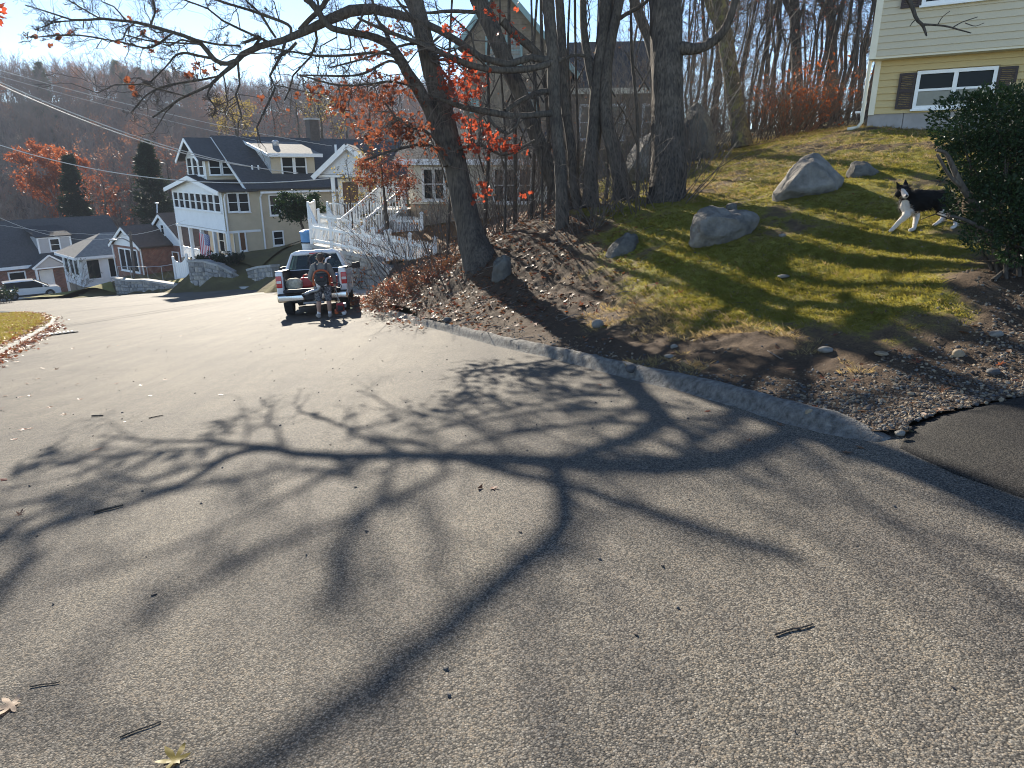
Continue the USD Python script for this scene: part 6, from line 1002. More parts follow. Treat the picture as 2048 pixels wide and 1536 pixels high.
u_ = np.clip(((dv - bl0) @ (bl1 - bl0)) / ((bl1 - bl0) @ (bl1 - bl0)), 0, 1); white = np.maximum(white, np.linalg.norm(dv - bl0 - u_[:, None] * (bl1 - bl0), axis=1) < 0.02 + 0.022 * u_); white = np.maximum(white, 0.56 * (segd(dv, "be", "lo") < 0.2 * sc) * (dv[:, 2] < DJ["be"][0][2] - 0.075)); primvar(body, "white", white)
m = MB()
for px, py in ((1801, 381), (1812.5, 379.5)): m.add(blob(dp(px, py, -0.125), 0.011, 1, 0, 2))
part(DOG, "eyes", m, "brown_door"); part(DOG, "nose", blob(dp(1813, 391.5, -0.225), 0.019, 1, 0.05, 2), "black_plastic"); part(DOG, "mouth", MB().tube(smoothpath([dp(1804, 396, -0.15), dp(1809, 398.5, -0.18), dp(1814, 397, -0.18)], 8), 0.006, 6), "black_plastic")
rng = np.random.default_rng(77); sel = rng.choice(len(dv), 5200); keep = (white[sel] < 0.3); legs = np.min([segd(dv[sel], a_, b_) for a_, b_ in (("f1e", "f1t"), ("f2e", "f2t"), ("h1k", "h1t"), ("h2k", "h2t"), ("hd", "nose"), ("e1a", "e1b"), ("e2a", "e2b"))], 0) > 0.07
def fur(sel, L):
    p, n_ = dv[sel], dn[sel]; d = unit(n_ * 0.55 + unit(DJ["ru"][0] - DJ["nk"][0]) * 0.7 + np.array([0, 0, -0.35]) + rng.normal(size=p.shape) * 0.2); s_ = unit(np.cross(d, n_)) * 0.0035; l = L * rng.uniform(0.6, 1.2, (len(p), 1)); V = np.stack([p - s_, p + s_, p + d * l], 1).reshape(-1, 3); return V, np.arange(len(V)).reshape(-1, 3)
part(DOG, "fur", fur(sel[keep & legs], 0.075), "black_fur", kind="stuff"); part(DOG, "chest_fur", fur(sel[(white[sel] > 0.7) & legs], 0.065), "white_fur", kind="stuff")

# ---------------------------------------------------------------- the parked car
cb = gnd(W(66, 603, 63)); yaw = math.radians(52); RC = np.stack([[math.cos(yaw), -math.sin(yaw), 0], [math.sin(yaw), math.cos(yaw), 0], [0, 0, 1]], 1)
SV = thing("parked_car", "white compact crossover car parked in front of the brick house at the far left", "car", cb + [0, 0, 0.02], rot=RC)
prof = Polygon([(-2.2, 0.3), (-2.25, 0.75), (-2.15, 1.0), (2.0, 0.95), (2.25, 0.75), (2.25, 0.3)]).difference(Point(-1.35, 0.33).buffer(0.4)).difference(Point(1.4, 0.33).buffer(0.4)); part(SV, "body", side_panel(prof, -0.9, 0.9), "truck_white")
part(SV, "greenhouse", manifold3d.Manifold.batch_hull([manifold3d.Manifold.sphere(0.04, 8).translate([s * x, y, z]) for s in (-1, 1) for x, y, z in ((0.82, -2.05, 1.0), (0.62, -1.75, 1.5), (0.62, 0.4, 1.54), (0.82, 1.4, 0.98))]), "dark_glass", smooth=40); part(SV, "roof", manifold3d.Manifold.batch_hull([manifold3d.Manifold.sphere(0.04, 8).translate([s * x, y, z]) for s in (-1, 1) for x, y, z in ((0.62, -1.95, 1.53), (0.62, 0.3, 1.57), (0.5, -0.7, 1.62))]), "truck_white", smooth=40)
for s in (-1, 1):
    part(SV, "tail_lamp", rbox((s * 0.7 - 0.17, -2.29, 0.72), (s * 0.7 + 0.17, -2.12, 0.86), 0.02), "red_lens"); part(SV, "mirror", rbox((s * 0.98 - 0.1, 0.9, 1.0), (s * 0.98 + 0.1, 1.05, 1.13), 0.03), "truck_white"); part(SV, "windscreen_pillar", MB().bar((s * 0.84, 1.35, 1.0), (s * 0.65, 0.4, 1.56), 0.06, 0.07), "truck_white"); part(SV, "sill", rbox((s * 0.9 - 0.03, -1.0, 0.25), (s * 0.9 + 0.03, 1.05, 0.4), 0.02), "black_plastic")
    for y in (-1.35, 1.4): wheel(SV, s * 0.8, y, 0.34, 0.22, s)

# ---------------------------------------------------------------- boulders and stones on the bank
simple("boulder", (0.08, 0.074, 0.066), 0.95, tint2=(0.24, 0.22, 0.19), scale=3.5, bump=0.03, bscale=16); simple("dark_boulder", (0.05, 0.048, 0.043), 0.95, tint2=(0.13, 0.122, 0.105), scale=5, bump=0.03, bscale=18); simple("tan_stone", (0.24, 0.185, 0.12), 0.8, var=0.2, scale=20); simple("pale_stone", (0.17, 0.157, 0.135), 0.8, var=0.2, scale=20); simple("dark_stone", (0.06, 0.058, 0.058), 0.8, var=0.3, scale=20)
def rock(label, outline, d, depth, mat="boulder", seed=0, cat="boulder", name="boulder"):
    """A rock from its outline in the photograph, given a body of the stated depth in metres."""
    rng = np.random.default_rng(seed); O = np.array([W(px, py, d) for px, py in outline]); c = O.mean(0); back = unit(np.array([ray(*np.mean(outline, 0))[0], ray(*np.mean(outline, 0))[1], 0])); pts = [O, O * 0.55 + c * 0.45 + back * depth * 0.5, O * 0.6 + c * 0.4 - back * depth * 0.38 - [0, 0, 0.02], O * 0.95 + c * 0.05 + back * depth * 0.2 , O + [0, 0, -0.25]]
    h = manifold3d.Manifold.hull_points([list(map(float, p)) for p in np.vstack(pts)]).refine_to_length(0.07).to_mesh(); m = trimesh.Trimesh(h.vert_properties[:, :3], h.tri_verts); trimesh.smoothing.filter_taubin(m, iterations=8); n = np.asarray(m.vertex_normals); v = np.asarray(m.vertices); v = v + n * (0.14 * (meshkit.fbm(v * 2.5 + seed, 4, seed) - 0.5) - 0.07 * np.abs(meshkit.fbm(v * 4.5 + seed, 3, seed + 5) - 0.5) + 0.06 * (meshkit.fbm(v * 11, 3, seed + 1) - 0.5))[:, None]
    return single(name, (v, np.asarray(m.faces)), mat, label, cat, smooth=True)
rock("big pale boulder with a sloping left face on the lawn left of the dog", [(1543, 392), (1560, 368), (1580, 340), (1605, 316), (1630, 308), (1650, 318), (1668, 335), (1692, 356), (1690, 372), (1640, 385), (1590, 392)], 12.7, 1.2, seed=1)
rock("small low boulder right of the big pale boulder on the lawn", [(1696, 350), (1697, 328), (1708, 320), (1735, 322), (1750, 335), (1762, 345), (1750, 352), (1715, 353)], 13.2, 0.6, "dark_boulder", seed=2)
rock("flat-topped grey boulder halfway down the mossy bank", [(1380, 462), (1383, 438), (1400, 420), (1425, 413), (1460, 418), (1500, 425), (1515, 436), (1510, 455), (1480, 474), (1430, 482), (1395, 478)], 11.3, 0.9, seed=3)
rock("small stone just above the flat-topped boulder", [(1450, 415), (1455, 407), (1470, 405), (1478, 412), (1470, 418)], 12.0, 0.25, "dark_boulder", seed=4, cat="stone", name="field_stone")
rock("grey rock slab sunk in the bank below the trunks", [(1205, 530), (1222, 490), (1250, 465), (1275, 468), (1280, 490), (1262, 515), (1240, 532), (1215, 538)], 12.6, 0.5, "dark_boulder", seed=5)
rock("dark rounded stone in the leaves below the leaning maple", [(982, 540), (990, 520), (1010, 508), (1024, 514), (1022, 530), (1005, 545)], 13.7, 0.4, "dark_boulder", seed=6)
rock("large grey boulder behind the foot of the biggest trunk", [(1245, 345), (1255, 310), (1275, 280), (1300, 264), (1330, 262), (1360, 285), (1370, 330), (1330, 352)], 19.0, 1.6, "boulder", seed=7)
rock("tall dark boulder overgrown with twigs right of the biggest trunk", [(1366, 310), (1366, 250), (1378, 215), (1395, 200), (1412, 215), (1425, 250), (1432, 290), (1420, 318), (1390, 322)], 20.0, 1.4, "dark_boulder", seed=8)
STONES = [(1915, 713, 11, "tan_stone", "round tan stone on the bare soil above the driveway", 1.0), (1992, 668, 13, "pale_stone", "pale flat stone near the right edge of the bare soil", 0.6), (1618, 831, 10, "tan_stone", "brown egg-shaped stone on the kerb edge by the driveway", 1.1), (1650, 699, 13, "pale_stone", "flat grey stone lying in the moss above the kerb", 0.5), (1262, 739, 11, "dark_stone", "black stone behind the kerb at the middle of the bank", 0.8), (1195, 649, 12, "pale_stone", "pale stone in the dry grass below the rock slab", 0.8), (1338, 712, 10, "pale_stone", "whitish flat stone in the grass above the kerb", 0.45), (1348, 694, 7, "pale_stone", "small round stone above the whitish flat stone", 0.8), (1762, 706, 12, "tan_stone", "orange-brown flat stone between moss and bare soil", 0.4), (1567, 552, 11, "pale_stone", "flat pale stone in the shade bands of the lawn", 0.35), (1800, 866, 9, "pale_stone", "small pale stone among the gravel at the kerb's end", 0.6), (1985, 745, 12, "dark_stone", "dark stone half buried in the soil at the right edge", 0.6), (1820, 790, 6, "tan_stone", "small tan stone in the gravel below the moss", 0.7), (1668, 758, 6, "pale_stone", "small pale stone in the soil strip behind the kerb", 0.6), (895, 640, 8, "dark_stone", "dark stone at the far end of the kerb", 0.7), (1565, 471, 7, "pale_stone", "small pale stone right of the flat-topped boulder", 0.6)]
for i, (px, py, s, mat, lab, sq) in enumerate(STONES):
    p = onto(px, py + s * 0.4, 8); r = s / FPX * ((p - [0, 0, EYE]) @ np.array([0, CP, -SP])); v, f = blob(np.zeros(3), r, 20 + i, 0.16, 3, 1.3, (1.05, 0.9, sq)); single("stone", (v + p + [0, 0, r * sq * 0.55], f), mat, lab, "stone", smooth=True)

# ---------------------------------------------------------------- shrubs
def shrub(name, label, base, H, Wd, n, mat="twig", leaf=None, nl=0, lsize=0.05, seed=0, r0=0.011, group=None, cat="shrub", kids=(4, 3), up=0.25, spread=0.6, rmin=0.0035):
    rng = np.random.default_rng(300 + seed); base = np.asarray(base, float); t = thing(name, label, cat, base, group)
    a = rng.uniform(0, 2 * np.pi, n); rr = np.sqrt(rng.random(n)) * Wd * 0.35; P0 = base + np.stack([rr * np.cos(a), rr * np.sin(a), np.zeros(n)], 1); P0[:, 2] = ground(P0[:, 0], P0[:, 1]) - 0.05
    D = unit(np.stack([np.cos(a) * spread * (0.3 + rr / (Wd * 0.35)), np.sin(a) * spread * (0.3 + rr / (Wd * 0.35)), np.ones(n)], 1) + rng.normal(size=(n, 3)) * 0.18); L = H * rng.uniform(0.6, 1.1, n); s = np.linspace(0, 1, 7)[None, :, None]
    P = P0[:, None] + L[:, None, None] * (D[:, None] * s + rng.normal(size=(n, 1, 3)) * 0.16 * s**2) + np.cumsum(rng.normal(size=(n, 7, 3)), 1) * 0.012 * H; R = r0 * rng.uniform(0.6, 1.3, (n, 1)) * np.linspace(1, 0.35, 7)[None]
    part(t, "stems", tubes(P, R, 4), mat, kind="stuff"); b, br = grow(rng, P, R, kids[0], 0.5, up=up, k=5, rmin=rmin, t0=0.2); c, cr = grow(rng, b, br, kids[1], 0.5, up=up, k=4, rmin=rmin * 0.85, t0=0.15); part(t, "twigs", MB().add(tubes(b, br, 3)).add(tubes(c, cr, 3)), mat, kind="stuff")
    if leaf:
        C = np.vstack([c[:, -1], c[:, -2], b[:, -1], b[:, -2]]); C = C[rng.choice(len(C), min(nl, len(C)), replace=False)] + rng.normal(size=(min(nl, len(C)), 3)) * 0.03; part(t, "leaves", leaf_mesh(rng, C, lsize, "leaf"), leaf, kind="stuff")
    return t
for i, (px, py, d, H_, W_, n, lab) in enumerate([(845, 575, 19.0, 2.6, 2.2, 20, "tall leafless shrub arching over the right end of the picket fence"), (895, 545, 17.5, 2.2, 1.8, 30, "leafless shrub just left of the leaning maple"), (1010, 440, 17.5, 2.4, 2.2, 30, "leafless shrub before the beige ranch windows"), (1060, 430, 17.0, 1.9, 1.5, 22, "leafless shrub left of the stem clump"), (1205, 440, 14.6, 1.1, 1.8, 26, "low tangle of twigs at the foot of the stem clump"), (1280, 420, 14.4, 1.9, 1.5, 24, "leafless shrub between the clump and the biggest trunk"), (1335, 400, 14.0, 1.5, 1.3, 20, "leafless shrub in front of the biggest trunk"), (1160, 470, 14.2, 0.9, 1.4, 20, "low twiggy brush over the exposed roots"), (800, 560, 21.0, 1.9, 1.4, 14, "leafless shrub standing against the stone wall corner"), (1400, 330, 18.5, 1.7, 2.0, 30, "leafless shrub over the tall dark boulder")]):
    shrub("bare_shrub", lab, gnd(W(px, py, d)), H_, W_, n, "twig", seed=i, leaf="dry_leaf" if i in (1, 2, 8) else None, nl=160, lsize=0.06)
for i, (px, py, d, W_, lab) in enumerate([(790, 610, 17.3, 1.3, "low rusty-leaved bush at the road's edge right of the pickup"), (835, 590, 16.6, 1.5, "brown-leaved bush on the bank below the leafless shrubs"), (870, 560, 16.6, 1.3, "rusty-leaved bush left of the leaning maple's foot")]):
    shrub("red_bush", lab, gnd(W(px, py, d)), 0.62, W_, 40, "twig", "rust_leaf" if i % 2 else "dry_leaf", 700, 0.06, seed=40 + i, spread=0.9, r0=0.007)
for i, (px, py, d) in enumerate([(1215, 335, 23), (1260, 330, 22.5), (1295, 325, 24), (1180, 345, 25), (1235, 320, 27), (1285, 310, 28), (1010, 400, 22), (1065, 395, 22.5), (975, 420, 21.5), (1140, 360, 26), (1045, 380, 25), (1370, 320, 21)]): shrub("tall_brush", "tall pale leafless brush standing between the trunks and the houses", gnd(W(px, py, d)), 3.4 + 0.7 * (i % 3), 2.6, 20, "grey_twig", "dry_leaf", 60, 0.07, seed=120 + i, group="tall leafless brush before the houses", r0=0.013, rmin=0.005, kids=(6, 4))
TH = [(1385, 275, 24), (1420, 272, 25), (1450, 285, 22.5), (1510, 285, 22.5), (1540, 280, 23.0), (1575, 275, 23.5), (1605, 268, 24.0), (1640, 262, 24.5), (1675, 255, 25), (1705, 250, 25.5), (1735, 246, 26), (1490, 268, 26), (1555, 262, 27), (1620, 255, 28), (1690, 244, 29), (1440, 268, 28), (1530, 268, 25), (1590, 262, 26), (1660, 250, 27), (1400, 262, 28)]
for i, (px, py, d) in enumerate(TH): shrub("thicket_shrub", "tangled rusty brush at the edge of the woods behind the lawn", gnd(W(px, py, d)), 1.5 + 0.45 * (i % 3), 2.4, 24, ("twig", "grey_twig", "grey_twig")[i % 3], "rust_leaf" if i % 5 == 0 else "dry_leaf", 110, 0.07, seed=60 + i, group="brush along the edge of the woods", r0=0.012, rmin=0.006)
shrub("thicket_shrub", "bright orange bush in the brush behind the lawn", gnd(W(1588, 268, 23.0)), 2.0, 1.6, 40, "red_twig", "orange_leaf", 900, 0.1, seed=90)
shrub("rose_bush", "leggy bush with yellowing leaves inside the white picket fence", gnd(W(690, 480, 29)), 1.0, 2.0, 12, "twig", "yellow_leaf", 260, 0.08, seed=91); shrub("flower_bush", "orange flowering bush behind the pickets", gnd(W(732, 500, 26.5)), 1.15, 1.0, 20, "twig", "orange_leaf", 260, 0.1, seed=92); shrub("rose_bush", "weeping dark shrub below the white stair rail", gnd(W(690, 462, 33)), 0.9, 1.4, 16, "twig", None, seed=93, spread=1.0)
shrub("foundation_shrub", "dark green shrub at the porch foot of the tan house", gnd(W(415, 512, 45.5)), 0.7, 1.6, 40, "twig", "needle", 1500, 0.12, seed=94, rmin=0.012); shrub("foundation_shrub", "low dark shrubs on the lawn wall of the tan house", gnd(W(462, 535, 43.5)), 0.7, 1.8, 40, "twig", "spruce_needle", 1200, 0.14, seed=95, rmin=0.012); shrub("foundation_shrub", "green shrub at the far left beside the parked car", gnd(W(6, 612, 56)), 1.1, 2.0, 40, "twig", "needle", 1500, 0.16, seed=96, rmin=0.012); shrub("young_plant", "thin upright plant before the white bungalow", gnd(W(161, 580, 58)), 2.6, 0.9, 12, "twig", "needle", 120, 0.12, seed=97, rmin=0.012)
# ---- the yew at the right edge
LUMP = [(1925, 243, 7.4, 56), (1990, 238, 7.3, 62), (2060, 236, 7.4, 66), (1945, 325, 7.4, 50), (2015, 330, 7.3, 66), (2090, 330, 7.4, 80), (1935, 400, 7.4, 40), (1995, 415, 7.2, 52), (2070, 420, 7.3, 72), (1965, 470, 7.2, 34), (2035, 490, 7.2, 40), (2100, 470, 7.3, 60), (2150, 300, 7.5, 90), (2150, 420, 7.5, 80), (1985, 275, 8.1, 80), (2080, 290, 8.2, 100), (2020, 415, 7.9, 64), (2130, 240, 7.5, 70)]
yb = gnd(W(2010, 540, 7.5)); YEW = thing("yew_bush", "big dark green yew bush at the right edge hiding the dog's tail", "bush", yb); rng = np.random.default_rng(8); pts, nor = [], []
for px, py, d, r in LUMP:
    c = W(px, py, d); R_ = r * d / FPX; n = int(2600 * (R_ / 0.35) ** 2); q = unit(rng.normal(size=(n, 3))); k = meshkit.fbm(q * 3 + px * 0.1, 3, int(px)); rad = R_ * (0.55 + 0.5 * rng.random(n) ** 0.45) * (0.72 + 0.55 * k); s = rng.random(n) < (0.35 + 1.1 * k); pts.append((c + q * rad[:, None])[s]); nor.append(q[s])
pts, nor = np.vstack(pts), np.vstack(nor); ok = pts[:, 2] > ground(pts[:, 0], pts[:, 1]) + 0.05; pts, nor = pts[ok], nor[ok]; m = len(pts)
D = unit(nor * 0.7 + np.array([0, 0, 0.3]) + rng.normal(size=(m, 3)) * 0.55); A_ = unit(np.cross(D, rng.normal(size=(m, 3)))); L_ = rng.uniform(0.028, 0.062, (m, 1)); o_ = [0, 0.35, 0.72, 1.0]
V = np.stack([pts - A_ * 0.004, pts + D * L_ * 0.5 - A_ * 0.011, pts + D * L_, pts + D * L_ * 0.5 + A_ * 0.011], 1); Fq = (np.array([[0, 1, 3], [1, 2, 3]])[None] + (np.arange(m) * 4)[:, None, None]).reshape(-1, 3); part(YEW, "foliage", (V.reshape(-1, 3), Fq), "needle", kind="stuff")
sp = np.array([yb + [rng.uniform(-0.25, 0.45), rng.uniform(-0.2, 0.3), -0.05] for _ in range(16)]); te = np.array([W(px, py, d) for px, py, d, r in LUMP[:16]]); S_ = np.linspace(0, 1, 7)[None, :, None]; Pst = sp[:, None] * (1 - S_) + te[:, None] * S_ + rng.normal(size=(16, 7, 3)) * 0.03; Rst = np.tile(np.linspace(0.024, 0.007, 7), (16, 1)); mb2 = MB().add(tubes(Pst, Rst, 6)); b_, br_ = grow(rng, Pst, Rst, 9, 0.4, k=5, rmin=0.003, t0=0.25); mb2.add(tubes(b_, br_, 4)); part(YEW, "stems", mb2, "bark", smooth=True, kind="stuff")
m = MB()
for q in ([(1960, 425, 7.3, 16), (1925, 375, 7.25, 13), (1908, 340, 7.2, 11), (1893, 308, 7.15, 8), (1872, 300, 7.1, 6)], [(1925, 375, 7.25, 9), (1900, 352, 7.2, 7), (1874, 308, 7.1, 5)], [(1990, 470, 7.2, 10), (1930, 440, 7.1, 7), (1898, 432, 7.05, 5)]): m.tube(*trace(q, 14), 7)
part(YEW, "bare_branch", m, "bark", smooth=True, label="bare dead branch sticking out left")

# ---------------------------------------------------------------- middle-distance trees
def leafy_tree(name, label, base, H, Wd, mat, nleaf, lsize, seed, trunk_r=0.2, twig="twig", cat="tree", clear=0.3, conifer=False, group=None, kids=(6, 4, 3), lean=0.0, rmin=0.015):
    rng = np.random.default_rng(500 + seed); base = np.asarray(base, float); t = thing(name, label, cat, base, group); s = np.linspace(0, 1, 14)[:, None]
    P = base + np.array([lean, 0, 1.0]) * H * 0.97 * s + np.cumsum(rng.normal(size=(14, 3)), 0) * 0.008 * H * (s > 0) * (0.2 if conifer else 1); P[0, 2] -= 0.2; R = trunk_r * (1 - 0.9 * s[:, 0]); part(t, "trunk", wood(P, R, 10), "bark", smooth=True)
    if conifer:
        n = int(16 * H); f = rng.random(n) ** 0.8; z = clear + (1 - clear) * f; a = rng.uniform(0, 2 * np.pi, n); L = Wd * 0.5 * (1 - (z - clear) / (1 - clear)) ** 0.75 * rng.uniform(0.6, 1.15, n) + 0.15; i = np.clip(z * 13, 0, 12.99); k = i.astype(int); u = (i - k)[:, None]; b0 = P[k] * (1 - u) + P[k + 1] * u
        dr = np.stack([np.cos(a), np.sin(a), rng.uniform(-0.25, 0.25, n)], 1); st = np.linspace(0, 1, 5)[None, :, None]; Q = b0[:, None] + L[:, None, None] * (dr[:, None] * st + np.array([0, 0, 0.18]) * st**2); part(t, "boughs", tubes(Q, np.tile(np.linspace(0.03, 0.01, 5), (n, 1)), 3), "twig", kind="stuff")
        per = max(1, nleaf // n); tt = rng.random((n, per)) ** 0.7; j = np.minimum((tt * 4).astype(int), 3); w = (tt * 4 - j)[..., None]; r = np.arange(n)[:, None]; C = (Q[r, j] * (1 - w) + Q[r, j + 1] * w).reshape(-1, 3) + rng.normal(size=(n * per, 3)) * lsize * 0.35
        Dv = unit(np.repeat(dr, per, 0) + rng.normal(size=(n * per, 3)) * 0.6 + [0, 0, 0.15]); Av = unit(np.cross(Dv, rng.normal(size=(n * per, 3)))); Lv = lsize * rng.uniform(0.6, 1.3, (n * per, 1)); V = np.stack([C - Av * Lv * 0.16, C + Av * Lv * 0.16, C + Dv * Lv], 1).reshape(-1, 3); part(t, "needles", (V, np.arange(len(V)).reshape(-1, 3)), mat, kind="stuff"); return t
    L = []
    for i in range(10):
        k = int(13 * (clear + (0.9 - clear) * i / 10)); a = i * 2.4 + rng.uniform(-0.4, 0.4); Dv = unit(np.array([math.cos(a), math.sin(a), 0.55])); L.append(limb_from(rng, P[k], Dv, Wd * rng.uniform(0.38, 0.56) * (1.05 - 0.45 * i / 10), R[k] * 0.6 + 0.01, up=0.35))
    L.append((P[6:], R[6:])); a, b, c = finish_tree(t, rng, L, n1=kids[0], n2=kids[1], n3=kids[2], lf=(0.5, 0.5, 0.5), rmin=rmin, twigmat=twig)
    if nleaf:
        C = np.vstack([b[:, -1], b[:, -2], c[:, -1], c[:, 1], c[:, 2], a[:, -1]]); C = C[rng.integers(0, len(C), nleaf)] + rng.normal(size=(nleaf, 3)) * lsize * 0.9; part(t, "leaves", leaf_mesh(rng, C, lsize, "leaf"), mat, kind="stuff")
    return t
def spot(px, py, d): return W(px, py, d)
leafy_tree("red_tree", "small red-leaved tree inside the picket fence", gnd(W(775, 478, 27.5)), 3.3, 2.9, "rust_leaf", 2600, 0.1, 1, 0.1, clear=0.36, rmin=0.006); leafy_tree("garden_tree", "thin yellow-leaved tree beside the small red tree", gnd(W(745, 470, 30)), 4.0, 2.0, "yellow_leaf", 500, 0.1, 2, 0.06, clear=0.3, rmin=0.006); leafy_tree("garden_tree", "thin almost bare tree before the white gable", gnd(W(705, 470, 31)), 3.6, 1.9, "yellow_leaf", 170, 0.09, 3, 0.05, clear=0.25, rmin=0.006)
leafy_tree("round_tree", "round dark green tree beside the tan house wall", gnd(W(612, 485, 42)), 2.75, 3.0, "needle", 7000, 0.17, 4, 0.12, clear=0.42, rmin=0.012, lean=-0.12)
leafy_tree("orange_tree", "wide orange maple behind the left houses", W(140, 500, 100), 13.5, 15.5, "orange_leaf", 11000, 0.34, 5, 0.35, clear=0.2, rmin=0.03)
leafy_tree("dark_spruce", "narrow dark conifer in front of the orange maple", W(168, 490, 88), 11.0, 4.4, "spruce_needle", 9000, 0.5, 6, 0.25, conifer=True, clear=0.05); leafy_tree("dark_spruce", "tall conifer left of the tan house", W(315, 460, 84), 10.2, 5.2, "spruce_needle", 10000, 0.5, 7, 0.25, conifer=True, clear=0.04)
leafy_tree("pine_tree", "lone pine on the wooded hillside", W(97, 300, 185), 10.5, 11.5, "pine_needle", 7000, 1.0, 8, 0.3, conifer=True, clear=0.1)
leafy_tree("yellow_tree", "yellow-leaved tree behind the roof of the tan house", W(478, 340, 82), 8.2, 6.0, "yellow_leaf", 1500, 0.2, 9, 0.2, clear=0.35, rmin=0.02); leafy_tree("yellow_tree", "sparse yellow-green tree above the chimney of the tan house", W(650, 335, 70), 7.5, 6.5, "yellow_leaf", 800, 0.16, 10, 0.18, clear=0.3, rmin=0.018); leafy_tree("yellow_tree", "sparse yellow-green tree left of the leaning maple", W(745, 340, 66), 8.0, 6.0, "rust_leaf", 1500, 0.17, 11, 0.18, clear=0.3, rmin=0.018)
for i, (px, py, d, H_, W_) in enumerate([(12, 480, 92, 11, 9), (55, 470, 115, 12, 10), (250, 470, 105, 12, 10), (275, 470, 92, 9, 7), (345, 440, 98, 10, 8), (225, 490, 84, 8, 6), (5, 440, 130, 14, 12), (560, 340, 95, 9, 8), (700, 330, 90, 9, 8), (600, 330, 85, 8, 7)]): leafy_tree("bare_tree", "leafless grey tree behind the houses on the valley side", W(px, py, d), H_, W_, "rust_leaf", 220 * (i % 3), 0.3, 20 + i, 0.2, twig="grey_twig", clear=0.2, group="leafless trees behind the houses", rmin=0.025)
# ---- the woods behind the lawn
PROTO = []
def wood_tree(seed, base, H, r0, mat="bark", nl=9):
    rng = np.random.default_rng(700 + seed); base = np.asarray(base, float); t = thing("woodland_tree", "slim bare tree standing in the woods behind the lawn", "tree", base, "bare trees in the woods behind the lawn"); s = np.linspace(0, 1, 16)[:, None]; P = base + np.array([rng.uniform(-0.08, 0.08), rng.uniform(-0.05, 0.05), 1.0]) * H * s + np.cumsum(rng.normal(size=(16, 3)), 0) * 0.008 * H * (s > 0); P[0, 2] -= 0.3; R = r0 * (1 - 0.85 * s[:, 0]); part(t, "trunk", wood(P, R, 10), mat, smooth=True); L = []
    for i in range(nl):
        k = int(3 + 11 * i / nl); a = rng.uniform(0, 6.28); L.append(limb_from(rng, P[k], unit(np.array([math.cos(a), math.sin(a), rng.uniform(0.3, 1.0)])), H * rng.uniform(0.12, 0.26), R[k] * 0.55, up=0.4))
    a, b, c = finish_tree(t, rng, L, n1=6, n2=4, n3=3, lf=(0.5, 0.5, 0.5), rmin=0.008)
    if seed % 2: C = c[rng.integers(0, len(c), 420), -1]; part(t, "leaves", leaf_mesh(rng, C, 0.1, "leaf"), "rust_leaf", kind="stuff")
    return t
for px, py, d, wpx in [(1596, 222, 31, 23), (1668, 215, 30, 21)]:
    b0 = gnd(W(px, py, d)); stem_tree("woodland_oak", "thick trunk in the woods behind the brush, nearer the lichen-covered trunk" if px < 1600 else "thick trunk in the woods nearer the yellow house", b0, [(px + 2, py + 35, d, wpx * 1.3), (px, py - 10, d, wpx), (px - 4, 100, d, wpx * 0.92), (px - 8, -5, d, wpx * 0.85), (px - 9, -40, d, wpx * 0.8)], 14, seed=30 + px, H=8, nl=7, limbs=[[(px - 6, 45, d, 12), (px - 22, 10, d, 11), (px - 34, -20, d, 10)]], up=True)
rng = np.random.default_rng(99); WOOD = [(1376, 34), (1392, 28), (1408, 30), (1426, 26), (1447, 31), (1500, 29), (1511, 33), (1522, 27), (1533, 36), (1541, 30), (1556, 27), (1565, 34), (1574, 29), (1612, 28), (1622, 34), (1633, 30), (1642, 27), (1652, 36), (1683, 29), (1690, 33), (1698, 28), (1705, 31), (1714, 36), (1720, 30), (1728, 34), (1737, 29)]
src = [wood_tree(i, gnd(W(px, 238, d)), 13 + (i % 3) * 1.5, 0.055 + 0.018 * (i % 4)) for i, (px, d) in enumerate(WOOD[:5])]
def extra_wood():
    for i, (px, d) in enumerate(WOOD[5:]): yield px, d
    for i in range(44):
        yield rng.uniform(1360, 1790), rng.uniform(30, 52)
    for i in range(9): yield rng.uniform(1235, 1365), rng.uniform(38, 55)
for i, (px, d) in enumerate(extra_wood()):
    p = gnd(W(px, 238, d)); copy_of(src[(i * 2) % 5], p, rng.uniform(0, 6.28), rng.uniform(0.75, 1.2))
# ---- the twig that hangs before the yellow house
t = thing("hanging_branch", "dead twig hanging into view in front of the yellow house's upper wall", "branch", W(1815, 0, 9.5)); m = MB()
for q in ([(1790, -60, 9.4, 11), (1815, -5, 9.5, 9), (1825, 15, 9.5, 8), (1833, 38, 9.5, 7), (1845, 50, 9.5, 6), (1850, 62, 9.5, 5), (1853, 72, 9.5, 3)], [(1845, 49, 9.5, 5), (1870, 50, 9.45, 4), (1895, 53, 9.4, 3.5), (1920, 60, 9.4, 3), (1942, 66, 9.4, 2)], [(1905, 55, 9.4, 2.5), (1925, 44, 9.4, 2.2), (1955, 34, 9.4, 1.8)], [(1930, 46, 9.4, 2), (1950, 52, 9.4, 1.6), (1968, 46, 9.4, 1.4)], [(1875, 50, 9.45, 2), (1885, 34, 9.4, 1.6), (1900, 22, 9.4, 1.4)], [(1833, 38, 9.5, 2.5), (1826, 44, 9.5, 2), (1820, 52, 9.5, 1.5)]): m.tube(*trace(q, 12), 6)
part(t, "twig", m, "bark", smooth=True)
